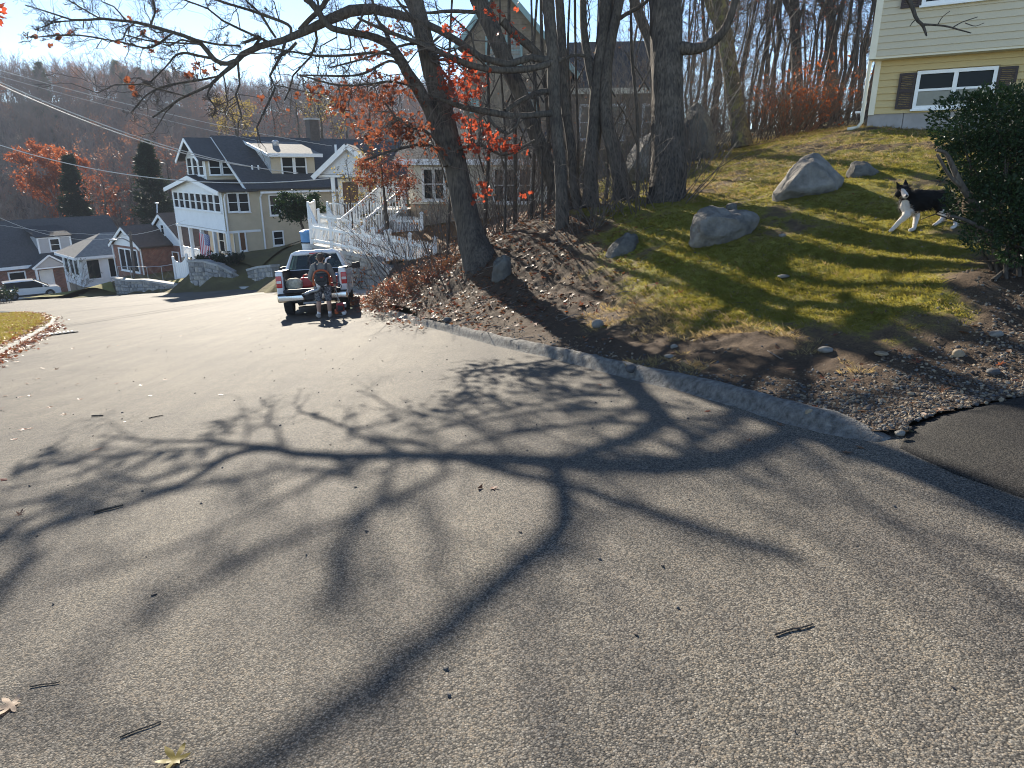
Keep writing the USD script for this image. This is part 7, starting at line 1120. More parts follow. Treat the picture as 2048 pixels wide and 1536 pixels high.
rng = np.random.default_rng(4); t = thing("hanging_branch", "blurred red-leaved twig tip at the picture's top left corner", "branch", W(-10, 30, 4.0)); m = MB().tube(*trace([(-120, -40, 4.0, 8), (-60, 0, 4.0, 6), (-20, 20, 4.0, 5), (6, 36, 4.0, 3)], 10), 6); part(t, "twig", m, "bark"); C = np.array([W(px, py, 4.0) for px, py in [(2, 12), (8, 22), (-6, 20), (4, 36), (12, 34), (-8, 40), (0, 44), (-14, 30)]]); part(t, "leaves", leaf_mesh(rng, C, 0.06), "red_leaf")

# ---------------------------------------------------------------- the wooded hill across the valley
def skyline(px):
    """Elevation (tangent) of the far tree tops above each column of the photograph."""
    x = np.interp(px, [-900, -200, 0, 130, 270, 330, 420, 600, 850, 1000, 1150, 1300, 1700], [160, 140, 139, 141, 136, 144, 168, 172, 170, 176, 215, 262, 300]); r = np.array([ray(a, b) for a, b in zip(np.ravel(px), np.ravel(x))]); return (r[:, 2] / np.hypot(r[:, 0], r[:, 1])).reshape(np.shape(px))
def az_of(px): return np.arctan2((np.asarray(px) - 1024) / FPX, CP + SP * (768 - 200) / FPX)
_az = np.linspace(-62, 34, 97) * math.pi / 180; _px = 1024 + FPX * np.tan(np.clip(_az, -1.05, 1.0)) * (CP + SP * 568 / FPX); _sk = skyline(_px); RIDGE = 330.0
def hill_z(x, y):
    r, a = np.hypot(x, y), np.arctan2(x, y); sk = np.interp(a, _az, _sk); top = 1.6 + sk * RIDGE - 10.5; b0 = ground(np.sin(a) * 112, np.cos(a) * 112) if np.ndim(x) else 0
    f = np.clip((r - 108) / (RIDGE - 108), 0, 1); f = f * f * (3 - 2 * f) * 0.45 + f * 0.55; return b0 - 0.6 + (top - b0) * f - np.clip(r - RIDGE, 0, None) * 0.12 + 5 * (nz(x, y, 0.018, 61) - 0.5) * np.clip((r - 108) / 60, 0, 1) * np.clip((RIDGE + 40 - r) / 80, 0.15, 1)
aa, rr = np.meshgrid(np.radians(np.linspace(-62, 34, 150)), np.r_[np.linspace(100, RIDGE, 60), np.linspace(RIDGE + 10, 520, 16)], indexing="ij"); X, Y = rr * np.sin(aa), rr * np.cos(aa); na, nr = X.shape; Z = hill_z(X.ravel(), Y.ravel()).reshape(X.shape)
i, j = np.meshgrid(np.arange(na - 1), np.arange(nr - 1), indexing="ij"); q = np.stack([i * nr + j, (i + 1) * nr + j, (i + 1) * nr + j + 1, i * nr + j + 1], -1).reshape(-1, 4); single("hill", (np.stack([X, Y, Z], -1).reshape(-1, 3), np.vstack([q[:, [0, 2, 1]], q[:, [0, 3, 2]]])[:, ::-1]), "hill_floor", "wooded hillside across the valley", kind="structure", smooth=True)
a_ = np.linspace(0, 2 * np.pi, 61)[:-1]; ring = np.vstack([np.stack([r * np.cos(a_), r * np.sin(a_), np.full(60, z)], 1) for r, z in ((70, -26), (690, -30))]); k = np.arange(60); kn = (k + 1) % 60; single("terrain", (np.vstack([ring, [[0, 0, -26]]]), np.vstack([np.stack([k, k + 60, kn + 60], 1), np.stack([k, kn + 60, kn], 1), np.stack([np.full(60, 120), k, kn], 1)])), "hill_floor", "land that runs on to the horizon", kind="structure")
look("far_twig", {"o": ("object_info", {}), "r": ("rgb_ramp", {"ramp": [(0, (0.17, 0.13, 0.115)), (0.35, (0.2, 0.15, 0.13)), (0.6, (0.16, 0.135, 0.12)), (0.8, (0.21, 0.135, 0.105)), (1, (0.15, 0.13, 0.11))]}), "p": ("principled_bsdf", {"roughness": 0.9, "specular_ior_level": 0.1})}, [("o.random", "r.fac"), ("r.color", "p.base_color")])
leaf_look("far_rust", [(0.2, 0.1, 0.065), (0.26, 0.13, 0.075), (0.18, 0.1, 0.075)], 0.4)
def far_proto(seed, nl, leafy=0, H=11.0, wd=1.0):
    rng = np.random.default_rng(900 + seed); s = np.linspace(0, 1, 8)[:, None]; P = np.array([0, 0, H]) * s + np.cumsum(rng.normal(size=(8, 3)), 0) * 0.12 * (s > 0); R = 0.17 * (1 - 0.8 * s[:, 0]); L = []
    for i in range(nl):
        k = int(2 + 5 * i / nl); a = i * 2.4 + rng.uniform(-0.5, 0.5); L.append(limb_from(rng, P[k], unit(np.array([math.cos(a), math.sin(a), 0.9])), H * wd * rng.uniform(0.26, 0.42), R[k] * 0.5, n=6, up=0.4))
    Q = np.stack([p for p, r in L]); QR = np.stack([r for p, r in L]); a, ar = grow(rng, Q, QR, 5, 0.5, k=4, rmin=0.035, t0=0.2, up=0.3); b, br = grow(rng, a, ar, 5, 0.55, k=3, rmin=0.024, t0=0.1, up=0.35); m = MB().add(tube(P, R, 5)).add(tubes(Q, QR, 3)).add(tubes(a, ar, 3)).add(tubes(b, br, 3))
    if not leafy: return m.out()
    C = b[rng.integers(0, len(b), leafy), -1] + rng.normal(size=(leafy, 3)) * 0.3; return leaf_mesh(rng, C, 0.34, "leaf")
def far_pine(seed):
    rng = np.random.default_rng(950 + seed); n = 170; z = 0.25 + 0.75 * rng.random(n); L = 3.2 * (1.02 - z) ** 0.6 * rng.uniform(0.6, 1.1, n); a = rng.uniform(0, 6.28, n); D = np.stack([np.cos(a), np.sin(a), 0.2 + 0 * a], 1); C = np.repeat(np.stack([0 * z, 0 * z, z * 13], 1), 7, 0) + np.repeat(D * L[:, None], 7, 0) * np.tile(np.linspace(0.25, 1, 7), n)[:, None]; Dv = unit(np.repeat(D, 7, 0) + rng.normal(size=(n * 7, 3)) * 0.6); A = unit(np.cross(Dv, rng.normal(size=(n * 7, 3)))); V = np.stack([C - A * 0.2, C + A * 0.2, C + Dv * 1.1], 1).reshape(-1, 3); return V, np.arange(len(V)).reshape(-1, 3)
protos = [(far_proto(0, 9), "far_twig"), (far_proto(1, 10, H=12), "far_twig"), (far_proto(2, 8, H=10, wd=1.2), "far_twig"), (far_proto(3, 9, 420), "far_rust"), (far_pine(0), "pine_needle")]
rng = np.random.default_rng(17); st = 5.2; gx_, gy_ = np.meshgrid(np.arange(-330, 160, st), np.arange(92, 372, st)); px_, py_ = (gx_ + rng.uniform(-0.48, 0.48, gx_.shape) * st).ravel(), (gy_ + rng.uniform(-0.48, 0.48, gx_.shape) * st).ravel(); r_, az_ = np.hypot(px_, py_), np.degrees(np.arctan2(px_, py_)); ok = (r_ > 104) & (r_ < RIDGE + 14) & (az_ > -46) & (az_ < 16); px_, py_, r_ = px_[ok], py_[ok], r_[ok]; pz_ = hill_z(px_, py_) - 0.2; n = len(px_)
rust = nz(px_, py_, 0.03, 71) ; which = rng.integers(0, 3, n); sc_ = rng.uniform(0.75, 1.2, n); lo = rng.random(n); rustm = (rust > 0.56) & (lo < 0.5) | (lo < 0.05) | ((r_ > 285) & (lo < 0.3)); azd = np.degrees(np.arctan2(px_, py_)); pinem = ((r_ > 318) & (np.abs(azd + 25.5) < 2.6) & (lo < 0.8)) | (lo > 0.988) | ((r_ > 318) & (np.abs(azd + 15.5) < 1.2) & (lo < 0.5))
which[pinem] = 4; ang = rng.uniform(0, 6.28, n); quat = np.stack([0 * ang, 0 * ang, np.sin(ang / 2), np.cos(ang / 2)], 1); k2 = np.nonzero(rustm & ~pinem)[0]; which[k2] = 0
pos = np.stack([px_, py_, pz_], 1); W2 = np.concatenate([which, np.full(len(k2), 3)]); P2 = np.vstack([pos, pos[k2]]); Q2 = np.vstack([quat, quat[k2]]); S2_ = np.concatenate([np.where(pinem, sc_ * 0.95, sc_), sc_[k2]]); instancer("far_woods", protos, W2, P2, Q2, S2_, "leafless woods covering the far hillside", "woods")

# ---------------------------------------------------------------- poles and wires
simple("wire", (0.5, 0.48, 0.45), 0.4, var=0.2, scale=3); simple("pole_wood", (0.12, 0.1, 0.085), 0.9, var=0.3, scale=8); simple("lamp_metal", (0.5, 0.5, 0.5), 0.4, metal=0.6)
def wire(label, a, b, mid, r=0.014, group=None):
    a, b = W(*a), W(*b); s = 0.0; t = np.linspace(0, 1, 60)[:, None]
    def pts(s): return a + (b - a) * t - np.array([0, 0, 4.0]) * s * t * (1 - t)
    def row(s):
        p = pts(s) - [0, 0, EYE]; dz = p[:, 1] * CP - p[:, 2] * SP; x = 1024 + FPX * p[:, 0] / dz; y = 768 - FPX * (p[:, 1] * SP + p[:, 2] * CP) / dz; return np.interp(mid[0], x, y)
    for _ in range(12): s += (mid[1] - row(s)) * 40 / FPX * 0.8
    return single("wire", tube(pts(s), r, 5), "wire", label, "cable", group=group, smooth=True)
wire("upper of the two thick bright cables slanting down to the tan house", (-120, 108, 30), (596, 346, 44), (250, 265), 0.026); wire("lower of the two thick bright cables slanting down to the tan house", (-120, 113, 30), (520, 336, 44), (250, 271), 0.026); wire("thin cable high across the hill, upper of the parallel pair", (-120, 106, 34), (664, 292, 48), (250, 207)); wire("thin cable high across the hill, lower of the parallel pair", (-120, 118, 34), (560, 290, 48), (250, 220), 0.01); wire("pale sagging cable crossing in front of the tan house's porch roof", (-60, 270, 46), (668, 356, 40), (300, 355), 0.028); wire("cable from the far left down to the lamp pole", (-60, 405, 50), (262, 468, 55), (140, 477), 0.016); wire("second lower cable ending at the lamp pole", (-60, 440, 52), (262, 470, 55), (140, 466), 0.012); wire("cable from the lamp pole to the tan house", (262, 470, 55), (370, 440, 46.5), (330, 455), 0.012)
p = gnd(W(268, 552, 55)); tp = W(260, 463, 55); t = thing("lamp_pole", "thin dark utility pole with a lamp arm in front of the brick house", "pole", p); part(t, "pole", MB().tube([p - [0, 0, 0.2], tp], 0.11, 8), "pole_wood"); la = W(226, 480, 54); part(t, "lamp_arm", MB().tube(smoothpath([tp - [0, 0, 0.9], (tp + la) / 2 - [0, 0, 0.2], la], 12), 0.05, 6), "lamp_metal"); part(t, "lamp_head", MB().add(blob(la, 0.17, 1, 0.05, 2, 1, (1.8, 1, 0.5))), "lamp_metal")
p = W(316, 470, 72); tp = W(314, 408, 72); t = thing("street_lamp", "white-headed street lamp standing among the trees left of the tan house", "street lamp", p); part(t, "pole", MB().tube([p, tp], 0.07, 8), "lamp_metal"); part(t, "lamp_head", MB().add(blob(tp + [0, 0, 0.1], 0.17, 1, 0.05, 2, 1, (1.2, 1.2, 0.6))), "white_trim", smooth=True)
t = thing("recycling_bin", "blue bin with a pale lower half beside the end of the picket fence", "bin", gnd(W(618, 506, 36))); b_ = gnd(W(618, 506, 36)); m = MB().tube([b_, b_ + [0, 0, 0.5]], [0.3, 0.34], 16); part(t, "body", m, "white_trim", smooth=40); part(t, "upper_body", MB().tube([b_ + [0, 0, 0.5], b_ + [0, 0, 0.95]], [0.345, 0.37], 16), "blue_plastic", smooth=40); part(t, "lid", MB().tube([b_ + [0, 0, 0.95], b_ + [0, 0, 1.05], b_ + [0, 0, 1.14]], [0.4, 0.4, 0.2], 16), "blue_plastic", smooth=40); part(t, "rim", MB().tube([b_ + [0, 0, 0.47], b_ + [0, 0, 0.53]], 0.36, 16), "dark_glass")
# ---- the flag on the porch
simple("flag_red", (0.5, 0.03, 0.045), 0.8); simple("flag_white", (0.72, 0.7, 0.68), 0.8); simple("flag_blue", (0.03, 0.045, 0.16), 0.8)
f0 = W(398, 464, 46.6); t = thing("flag", "striped flag with a starred blue corner hanging from the tan house's porch", "flag", f0); p1 = W(419, 472, 46.0); part(t, "flag_pole", MB().tube([f0, p1 + (p1 - f0) * 0.1], 0.018, 6), "lamp_metal"); fly = W(402, 517, 46.1) - f0; ho = p1 - f0
def cloth(u, v): u, v = np.asarray(u, float), np.asarray(v, float); return f0 + ho * u[..., None] + fly * v[..., None] + unit(np.array([0.3, -1, 0])) * 0.07 * np.sin(u * 9 + v * 3)[..., None] + np.array([0, 0, -0.05]) * np.sin(u * 6)[..., None]
for k in range(13):
    u, v = np.meshgrid(np.linspace(k / 13, (k + 1) / 13, 4), np.linspace(0.42 if k > 5 else 0.0, 1, 14), indexing="ij"); V = cloth(u, v).reshape(-1, 3); i, j = np.meshgrid(np.arange(3), np.arange(13), indexing="ij"); q = np.stack([i * 14 + j, (i + 1) * 14 + j, (i + 1) * 14 + j + 1, i * 14 + j + 1], -1).reshape(-1, 4); part(t, "stripe", (V, q), "flag_white" if k % 2 else "flag_red")
u, v = np.meshgrid(np.linspace(6 / 13, 1, 10), np.linspace(0, 0.42, 10), indexing="ij"); V = cloth(u, v).reshape(-1, 3); i, j = np.meshgrid(np.arange(9), np.arange(9), indexing="ij"); q = np.stack([i * 10 + j, (i + 1) * 10 + j, (i + 1) * 10 + j + 1, i * 10 + j + 1], -1).reshape(-1, 4); ca = part(t, "canton", (V, q), "flag_blue"); m = MB()
for a in range(9):
    for b in range(6 if a % 2 == 0 else 5):
        c = cloth(np.array(6 / 13 + (a + 0.7) / 10.4 * 7 / 13), np.array(0.42 * (b + (0.5 if a % 2 == 0 else 1.0)) / 6.1)) + unit(np.array([0.3, -1, 0])) * 0.012; an = np.arange(10) * math.pi / 5; rr_ = np.where(np.arange(10) % 2 == 0, 0.035, 0.014); e1 = unit(ho); e2 = unit(np.cross(unit(np.array([0.3, -1, 0.0])), e1)); m.add((np.vstack([c, c + rr_[:, None] * (np.cos(an)[:, None] * e1 + np.sin(an)[:, None] * e2)]), np.array([[0, 1 + k, 1 + (k + 1) % 10] for k in range(10)])))
part(ca, "stars", m, "flag_white")
# ---- storm drain by the left kerb
dp_ = onroad(112, 669); t = thing("storm_drain", "dark storm drain grate with a pale edge by the left kerb", "drain", dp_ + [0, 0, 0.02]); Rz = slope_frame(math.radians(-35)); part(t, "frame", MB().box((-0.55, -0.32, 0.0), (0.55, 0.32, 0.012), Rz, dp_ + [0, 0, 0.02]), "rubber"); m = MB()
for k in range(9): m.box((-0.42 + 0.1 * k, -0.24, 0.012), (-0.37 + 0.1 * k, 0.24, 0.03), Rz, dp_ + [0, 0, 0.02])
part(t, "grate", m, "steel"); part(t, "opening", MB().box((-0.46, -0.26, 0.012), (0.46, 0.26, 0.016), Rz, dp_ + [0, 0, 0.02]), "rubber")

# ---------------------------------------------------------------- what lies and grows on the ground
def tuft(rng, n, h, w, spread, lean=0.5):
    a = rng.uniform(0, 6.28, n); r = spread * np.sqrt(rng.random(n)); b = np.stack([r * np.cos(a), r * np.sin(a), np.full(n, -0.01)], 1); L = h * rng.uniform(0.5, 1.2, (n, 1)); D = unit(np.stack([np.cos(a) * lean, np.sin(a) * lean, np.ones(n)], 1) + rng.normal(size=(n, 3)) * 0.3); S = unit(np.cross(D, rng.normal(size=(n, 3)))) * w
    V = np.stack([b - S, b + S, b + D * L * 0.6 + S * 0.6 + [0, 0, -0.0], b + D * L + np.stack([np.cos(a), np.sin(a), 0 * a], 1) * L * 0.25], 1).reshape(-1, 3); F = (np.array([[0, 1, 2], [0, 2, 3]])[None] + (np.arange(n) * 4)[:, None, None]).reshape(-1, 3); return V, F
def scatter(v, f, n, rng, weight=None):
    t = v[f]; ar = np.linalg.norm(np.cross(t[:, 1] - t[:, 0], t[:, 2] - t[:, 0]), axis=1); c = t.mean(1)
    if weight is not None: ar = ar * weight(c)
    k = rng.choice(len(f), n, p=ar / ar.sum()); u, w = rng.random((2, n, 1)); o = (u + w) > 1; u, w = np.where(o, 1 - u, u), np.where(o, 1 - w, w); tt = t[k]; p = tt[:, 0] + (tt[:, 1] - tt[:, 0]) * u + (tt[:, 2] - tt[:, 0]) * w; return p
def spin(rng, n, tilt=0.2):
    q = Rot.from_euler("zyx", np.stack([rng.uniform(0, 6.28, n), rng.normal(size=n) * tilt, rng.normal(size=n) * tilt], 1)).as_quat(); return q
rng = np.random.default_rng(31); kd = lambda c: shapely.distance(shapely.points(c[:, 0], c[:, 1]), kerb_line); drd = lambda c: shapely.distance(shapely.points(c[:, 0], c[:, 1]), DRIVE)
def near(c): return 1.0 / np.maximum(np.hypot(c[:, 0], c[:, 1]) / 8, 0.7) ** 1.6
def vis(c): return (np.abs(np.arctan2(c[:, 0], c[:, 1])) < 0.68) * 1.0
cov = lambda c: bank_cover(c[:, 0], c[:, 1], kd(c), drd(c))
w_moss = lambda c: np.clip(cov(c) - 0.4, 0, 1) ** 1.2 * near(c) * vis(c)
P = scatter(bank_v, bank_f, 52000, rng, w_moss); instancer("moss", [(tuft(rng, 16, 0.03, 0.0022, 0.035, 0.7), "grass_blade"), (tuft(rng, 14, 0.032, 0.002, 0.035, 0.7), "grass_blade"), (tuft(rng, 10, 0.03, 0.002, 0.03, 0.9), "dry_grass")], rng.choice(3, len(P), p=[0.55, 0.35, 0.1]), P, spin(rng, len(P)), rng.uniform(0.7, 1.7, len(P)), "yellow-green moss and short grass on the bank", "moss")
w_dry = lambda c: (np.clip(1.2 - np.abs(kd(c) - 1.1), 0, 1) * (c[:, 0] < 3.2) * (cov(c) > 0.22) + 0.5 * (c[:, 1] > 14) * (c[:, 0] > 3.5)) * (0.2 + nz(c[:, 0], c[:, 1], 1.5, 81)) ** 3 * near(c) * vis(c) + 1e-9
P = scatter(bank_v, bank_f, 4200, rng, w_dry); instancer("dry_grass", [(tuft(rng, 26, 0.06, 0.002, 0.06, 1.2), "dry_grass"), (tuft(rng, 20, 0.08, 0.002, 0.06, 1.0), "dry_grass")], rng.integers(0, 2, len(P)), P, spin(rng, len(P)), rng.uniform(0.5, 1.2, len(P)), "straw-coloured grass tufts above the kerb and along the lawn's crest", "grass")
simple("clod", (0.1, 0.072, 0.05), 0.95, var=0.3, scale=30)
def maple_outline():
    lobes = [(0, 1.0), (0.95, 0.86), (-0.95, 0.86), (1.95, 0.55), (-1.95, 0.55)]; pts = []
    for a in np.linspace(-2.75, 2.75, 61):
        r = 0.3 + 0.05 * math.sin(a * 9)
        for c, L in lobes: r = max(r, L * max(0.0, 1 - abs(a - c) / 0.42) ** 0.75 + 0.28 * (abs(a - c) < 0.42))
        pts.append((r * math.sin(a) * 0.62, r * math.cos(a) * 0.62))
    pts += [(-0.012, -0.32), (-0.012, -0.85), (0.012, -0.85), (0.012, -0.32)]; return Polygon(pts).buffer(0)
MAPLE = maple_outline()
def leaf_piece(seed, kind="maple", detail=0.0):
    r = np.random.default_rng(seed)
    if kind == "maple":
        v2, f = trimesh.creation.triangulate_polygon(MAPLE.simplify(0.02 if detail else 0.045), engine="earcut"); v = np.column_stack([v2, np.zeros(len(v2))])
        if detail: v, f = trimesh.remesh.subdivide_to_size(v, f, 0.12)
        v = v * 0.09; a, b, c = r.uniform(-1, 1, 3); x, y = v[:, 0] / 0.05, v[:, 1] / 0.05; v[:, 2] = 0.012 * (0.8 * abs(a) * x**2 + b * 0.5 * x * y + abs(c) * 0.6 * y**2) + 0.002 * np.sin(x * 5 + a) * np.sin(y * 4 + b); v[:, 2] -= v[:, 2].min() - 0.002; return v, f
    r = np.random.default_rng(seed); v, f = leaf_mesh(r, np.zeros((1, 3)), 0.09, kind); s = np.linalg.svd(v - v.mean(0))[2]; v = (v - v.mean(0)) @ s.T; v[:, 2] += 0.35 * np.abs(v[:, 0]) * r.uniform(0.2, 0.9) + 0.2 * np.abs(v[:, 1]) * r.uniform(-0.5, 0.9); v[:, 2] -= v[:, 2].min() - 0.003; return v, f
LP = [(leaf_piece(i, ("maple", "leaf")[i % 2]), m_) for i, m_ in enumerate(["dry_leaf", "dry_leaf", "rust_leaf", "dry_leaf", "red_leaf", "orange_leaf"])]
w_leaf = lambda c: (2.2 * np.clip((2.8 - c[:, 0]) / 2, 0.0, 1) * np.clip((c[:, 1] - 9.5) / 3, 0.02, 1) + 0.03 + 0.35 * np.clip(1 - drd(c) / 2.5, 0, 1)) * vis(c)
P = scatter(bank_v, bank_f, 7500, rng, w_leaf); instancer("leaf_litter", LP, rng.choice(6, len(P), p=[0.33, 0.27, 0.17, 0.2, 0.01, 0.02]), P + [0, 0, 0.004], spin(rng, len(P), 0.35), rng.uniform(0.55, 1.25, len(P)), "fallen leaves strewn over the bank below the trees", "fallen leaves")
w_peb = lambda c: (1.6 * np.clip(1 - drd(c) / 1.6, 0, 1) + 0.8 * np.clip(1 - kd(c) / 0.7, 0, 1) + 0.9 * np.clip((c[:, 0] - 4.4) / 1.0, 0, 1) * np.clip((8 - c[:, 1]) / 1.5, 0, 1) + 0.03) * near(c) * vis(c)
P = scatter(bank_v, bank_f, 9000, rng, w_peb); PB = [((lambda b: (b[0], b[1]))(blob(np.zeros(3), 0.016, i, 0.3, 1, 2, (1.2, 0.9, 0.6))), m_) for i, m_ in enumerate(["pale_stone", "tan_stone", "dark_stone", "clod"])]; instancer("gravel", PB, rng.choice(4, len(P), p=[0.08, 0.27, 0.25, 0.4]), P, spin(rng, len(P), 0.5), 0.6 * rng.uniform(0.35, 1.6, len(P)) ** 1.5, "gravel and clods on the bare soil", "gravel")
P = scatter(bank_v, bank_f, 700, rng, lambda c: w_leaf(c) + 0.05 * vis(c)); tw = [(tube(smoothpath([(-0.12, 0, 0.006), (-0.03, 0.012, 0.014), (0.05, -0.01, 0.01), (0.13, 0.01, 0.008)], 8), 0.004, 4), "twig"), (tube(smoothpath([(-0.2, 0, 0.006), (-0.05, -0.03, 0.03), (0.08, 0.0, 0.02), (0.2, 0.04, 0.01)], 8), 0.005, 4), "grey_twig")]; instancer("twig_litter", tw, rng.integers(0, 2, len(P)), P, spin(rng, len(P), 0.2), rng.uniform(0.5, 1.3, len(P)), "broken twigs lying on the bank", "twigs")
P = scatter(lawn_v, lawn_f, 26000, rng, lambda c: vis(c * [1, 1, 1]) * (c[:, 1] < 34) * (c[:, 0] > -26) * np.where(shapely.distance(shapely.points(c[:, 0], c[:, 1]), LineString(LEFTK)) > 0.35, 1, 0.05)); instancer("lawn_grass", [(tuft(rng, 14, 0.055, 0.003, 0.05, 0.5), "grass_blade"), (tuft(rng, 10, 0.05, 0.003, 0.05, 0.8), "dry_grass")], rng.choice(2, len(P), p=[0.75, 0.25]), P, spin(rng, len(P)), rng.uniform(0.7, 1.5, len(P)), "grass of the left lawn corner", "grass")
P = scatter(lawn_v, lawn_f, 2600, rng, lambda c: vis(c) * (c[:, 1] < 34) * np.clip(2.6 - shapely.distance(shapely.points(c[:, 0], c[:, 1]), LineString(LEFTK)), 0.12, 2)); instancer("lawn_leaves", LP, rng.choice(6, len(P), p=[0.2, 0.15, 0.3, 0.15, 0.0, 0.2]), P + [0, 0, 0.02], spin(rng, len(P), 0.4), rng.uniform(0.7, 1.3, len(P)), "orange leaves fallen on the left lawn corner", "fallen leaves")
ls = LineString(LEFTK[2:9]); s_ = rng.beta(1.1, 3.0, 1100) * ls.length; P = np.array([ls.interpolate(x).coords[0] for x in s_]) + np.abs(rng.normal(size=(1100, 1))) * 0.22 * np.array([[0.86, 0.5]]); P = np.column_stack([P, road_z(P[:, 0], P[:, 1]) + 0.01 + rng.random(1100) * 0.03]); instancer("gutter_leaves", LP, rng.choice(6, len(P), p=[0.28, 0.17, 0.3, 0.13, 0.0, 0.12]), P, spin(rng, len(P), 0.4), rng.uniform(0.7, 1.3, len(P)), "orange leaves gathered along the left kerb", "fallen leaves")
ls = LineString(KERB[9:16]); s_ = rng.beta(2.0, 1.6, 2200) * ls.length; P = np.array([ls.interpolate(x).coords[0] for x in s_]) + (rng.normal(size=(2200, 1)) * 0.35 + 0.1) * np.array([[0.9, 0.42]]); P = np.column_stack([P, np.maximum(road_z(P[:, 0], P[:, 1]), ground(P[:, 0], P[:, 1])) + 0.02 + rng.random(2200) * 0.04]); instancer("gutter_leaves", LP, rng.choice(6, len(P), p=[0.28, 0.17, 0.3, 0.13, 0.04, 0.08]), P, spin(rng, len(P), 0.4), rng.uniform(0.6, 1.2, len(P)), "red and yellow leaves drifted along the kerb beside the pickup", "fallen leaves")
# ---- leaves and sticks on the road, one by one
ROADL = [(193, 899, 1.3), (48, 860, 1), (62, 858, 0.8), (155, 770, 1), (112, 740, 1), (232, 768, 0.8), (85, 738, 1), (40, 795, 0.9), (12, 793, 1), (55, 768, 0.9), (180, 688, 0.9), (146, 697, 0.8), (236, 691, 0.8), (217, 693, 1), (278, 694, 0.8), (300, 793, 0.9), (100, 815, 0.9), (440, 790, 0.7), (455, 638, 0.8), (500, 637, 0.8), (363, 672, 0.8), (325, 668, 0.8), (400, 645, 0.7), (340, 650, 0.6), (60, 793, 1), (30, 880, 0.7), (5, 820, 0.9), (20, 740, 1), (75, 758, 0.8), (160, 800, 0.8), (250, 845, 0.6), (330, 760, 0.7), (283, 772, 0.7), (8, 960, 0.9), (40, 1030, 0.8), (130, 830, 0.8), (960, 977, 0.8), (985, 977, 0.7), (1130, 640, 0.6), (420, 700, 0.7), (560, 690, 0.6), (610, 720, 0.6), (740, 680, 0.6), (700, 645, 0.7), (1500, 880, 0.6), (1415, 822, 0.7), (1560, 850, 0.7), (1690, 905, 0.8), (1720, 895, 0.8), (1200, 770, 0.6)]
for i, (px, py, s) in enumerate(ROADL):
    p = onroad(px, py); p[2] = road_z(p[0], p[1]) + 0.003; r = np.random.default_rng(i); v, f = leaf_piece(i, "maple" if i % 3 else "leaf"); R_ = Rot.from_euler("zyx", [r.uniform(0, 6.28), r.normal() * 0.12, r.normal() * 0.12]).as_matrix(); v = (v * s * 0.95) @ R_.T; v[:, 2] -= v[:, 2].min(); single("fallen_leaf", (v + p, f), ("dry_leaf", "rust_leaf", "dry_leaf", "dry_leaf")[i % 4], "small dry curled leaf lying on the asphalt", "leaf", "fallen leaves scattered on the road")
for px, py, s, mat, lab in [(24, 1412, 1.0, "pale_leaf", "pale dry maple leaf on the road at the lower left edge"), (352, 1522, 0.9, "yellow_leaf", "curled yellow leaf on the road at the bottom edge")]:
    if mat == "pale_leaf": leaf_look("pale_leaf", [(0.5, 0.38, 0.27), (0.45, 0.33, 0.24)], 0.25)
    p = onroad(px, py); p[2] = road_z(p[0], p[1]) + 0.004; v, f = leaf_piece(int(px), "maple", 1.0); v = v * s * 1.15; v[:, 2] *= 1.3; v = v @ Rot.from_euler("z", 2.0 if px < 100 else 0.9).as_matrix().T; single("fallen_leaf", (v + p, f), mat, lab, "leaf")
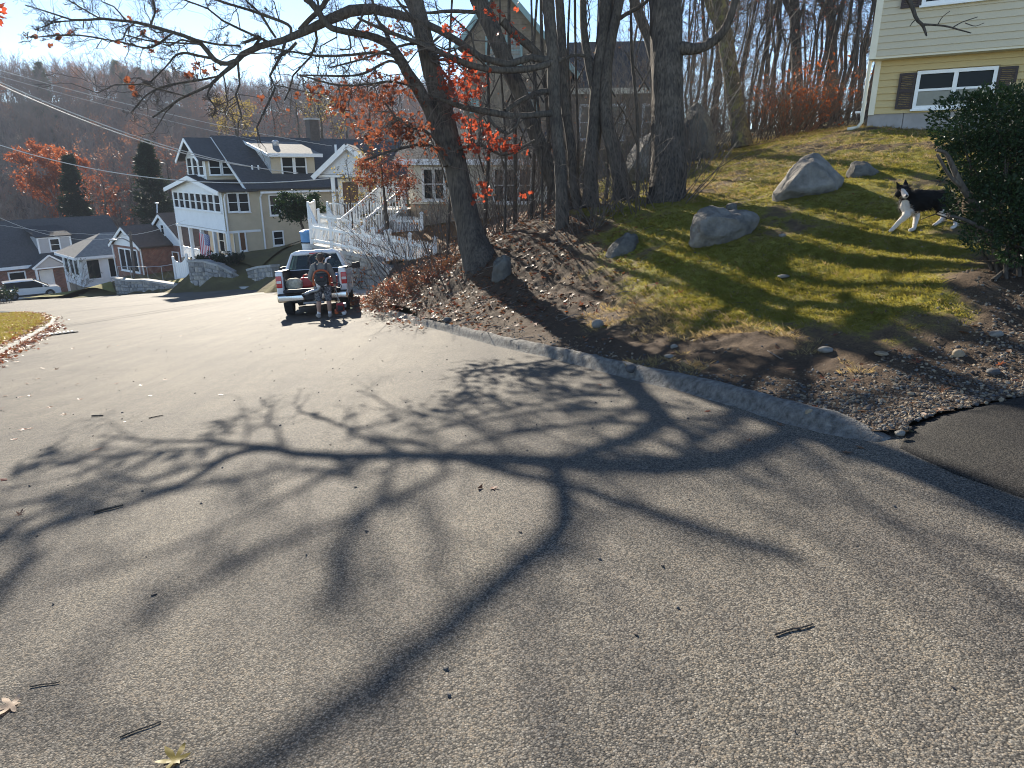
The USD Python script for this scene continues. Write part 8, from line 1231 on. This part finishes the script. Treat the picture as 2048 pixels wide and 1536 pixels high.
for a, b, r, lab in [((188, 1026), (247, 1011), 0.009, "short dark stick lying across the left of the road"), ((184, 834), (207, 833), 0.009, "small dark stick above the larger stick on the left of the road"), ((240, 1475), (322, 1443), 0.003, "thin twig on the road at the lower left"), ((1550, 1272), (1625, 1250), 0.004, "thin dark twig on the road at the right"), ((298, 838), (327, 832), 0.006, "thin pale twig on the left of the road"), ((60, 1374), (120, 1364), 0.003, "hair-thin twig on the road near the pale leaf")]:
    p, q = onroad(*a), onroad(*b); m = (p + q) / 2; e_ = np.linalg.norm(q - p) * 0.025; P_ = smoothpath([p, p * 0.6 + q * 0.4 + [0, e_, 0], p * 0.25 + q * 0.75 - [0, e_, 0], q], 9); P_[:, 2] = road_z(P_[:, 0], P_[:, 1]) + r + 0.002; t = thing("stick", lab, "stick", m); part(t, "stem", tube(P_, np.linspace(r, r * 0.7, 9), 7), "bark"); part(t, "stub", tube(np.array([P_[5], P_[5] + (P_[6] - P_[5]) * 0.25 + [0.0, 0.006, r * 1.2]]), [r * 0.6, r * 0.35], 5), "bark")
rng = np.random.default_rng(6); n = 420; qx, qy = rng.uniform(-9, 3, n), rng.uniform(1.6, 19, n); ok = inside(ROAD.buffer(-0.3), qx, qy); qx, qy = qx[ok], qy[ok]; P = np.column_stack([qx, qy, road_z(qx, qy) + 0.004]); crumbs = [(blob(np.zeros(3), 0.008, 3, 0.3, 1, 2, (1.4, 0.9, 0.7)), "dark_stone"), (blob(np.zeros(3), 0.007, 4, 0.3, 1, 2, (1.8, 0.8, 0.6)), "twig")]; instancer("road_grit", crumbs, rng.integers(0, 2, len(P)), P, spin(rng, len(P), 0.3), rng.uniform(0.5, 1.3, len(P)), "grit and acorn crumbs on the asphalt", "grit")
# ---- lawns and walks by the far houses
simple("dry_lawn", (0.2, 0.16, 0.05), 0.9, tint2=(0.16, 0.17, 0.05), scale=1.2, bump=0.03, bscale=14, spec=0.1)
drape("yard_lawn", [(232, 585, 50.5), (130, 596, 55), (40, 606, 60), (100, 598, 62), (215, 572, 58)], "dry_lawn", "sunlit strip of lawn before the white bungalow", lift=0.1)
drape("yard_lawn", [(262, 556, 51.5), (350, 548, 49.5), (385, 540, 47.5), (384, 566, 46.2), (325, 563, 48.8), (290, 558, 50.4)], "dry_lawn", "sunlit lawn behind the low stone wall of the brick house", lift=0.25)
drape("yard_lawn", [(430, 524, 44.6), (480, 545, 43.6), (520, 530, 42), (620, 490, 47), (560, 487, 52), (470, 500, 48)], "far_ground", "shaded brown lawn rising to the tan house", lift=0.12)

# ---------------------------------------------------------------- the air
m = MB().box((-700, -700, -33), (700, 700, 62)); MAT["haze"] = usdkit.material(stage, "/World/Looks/haze", {"v": ("principled_volume", {"color": (0.78, 0.87, 1.0), "density": 0.0003, "anisotropy": 0.0})}, volume="v.volume")
single("haze", m, "haze", "thin bluish autumn haze over the valley", kind="stuff", loc=np.zeros(3))
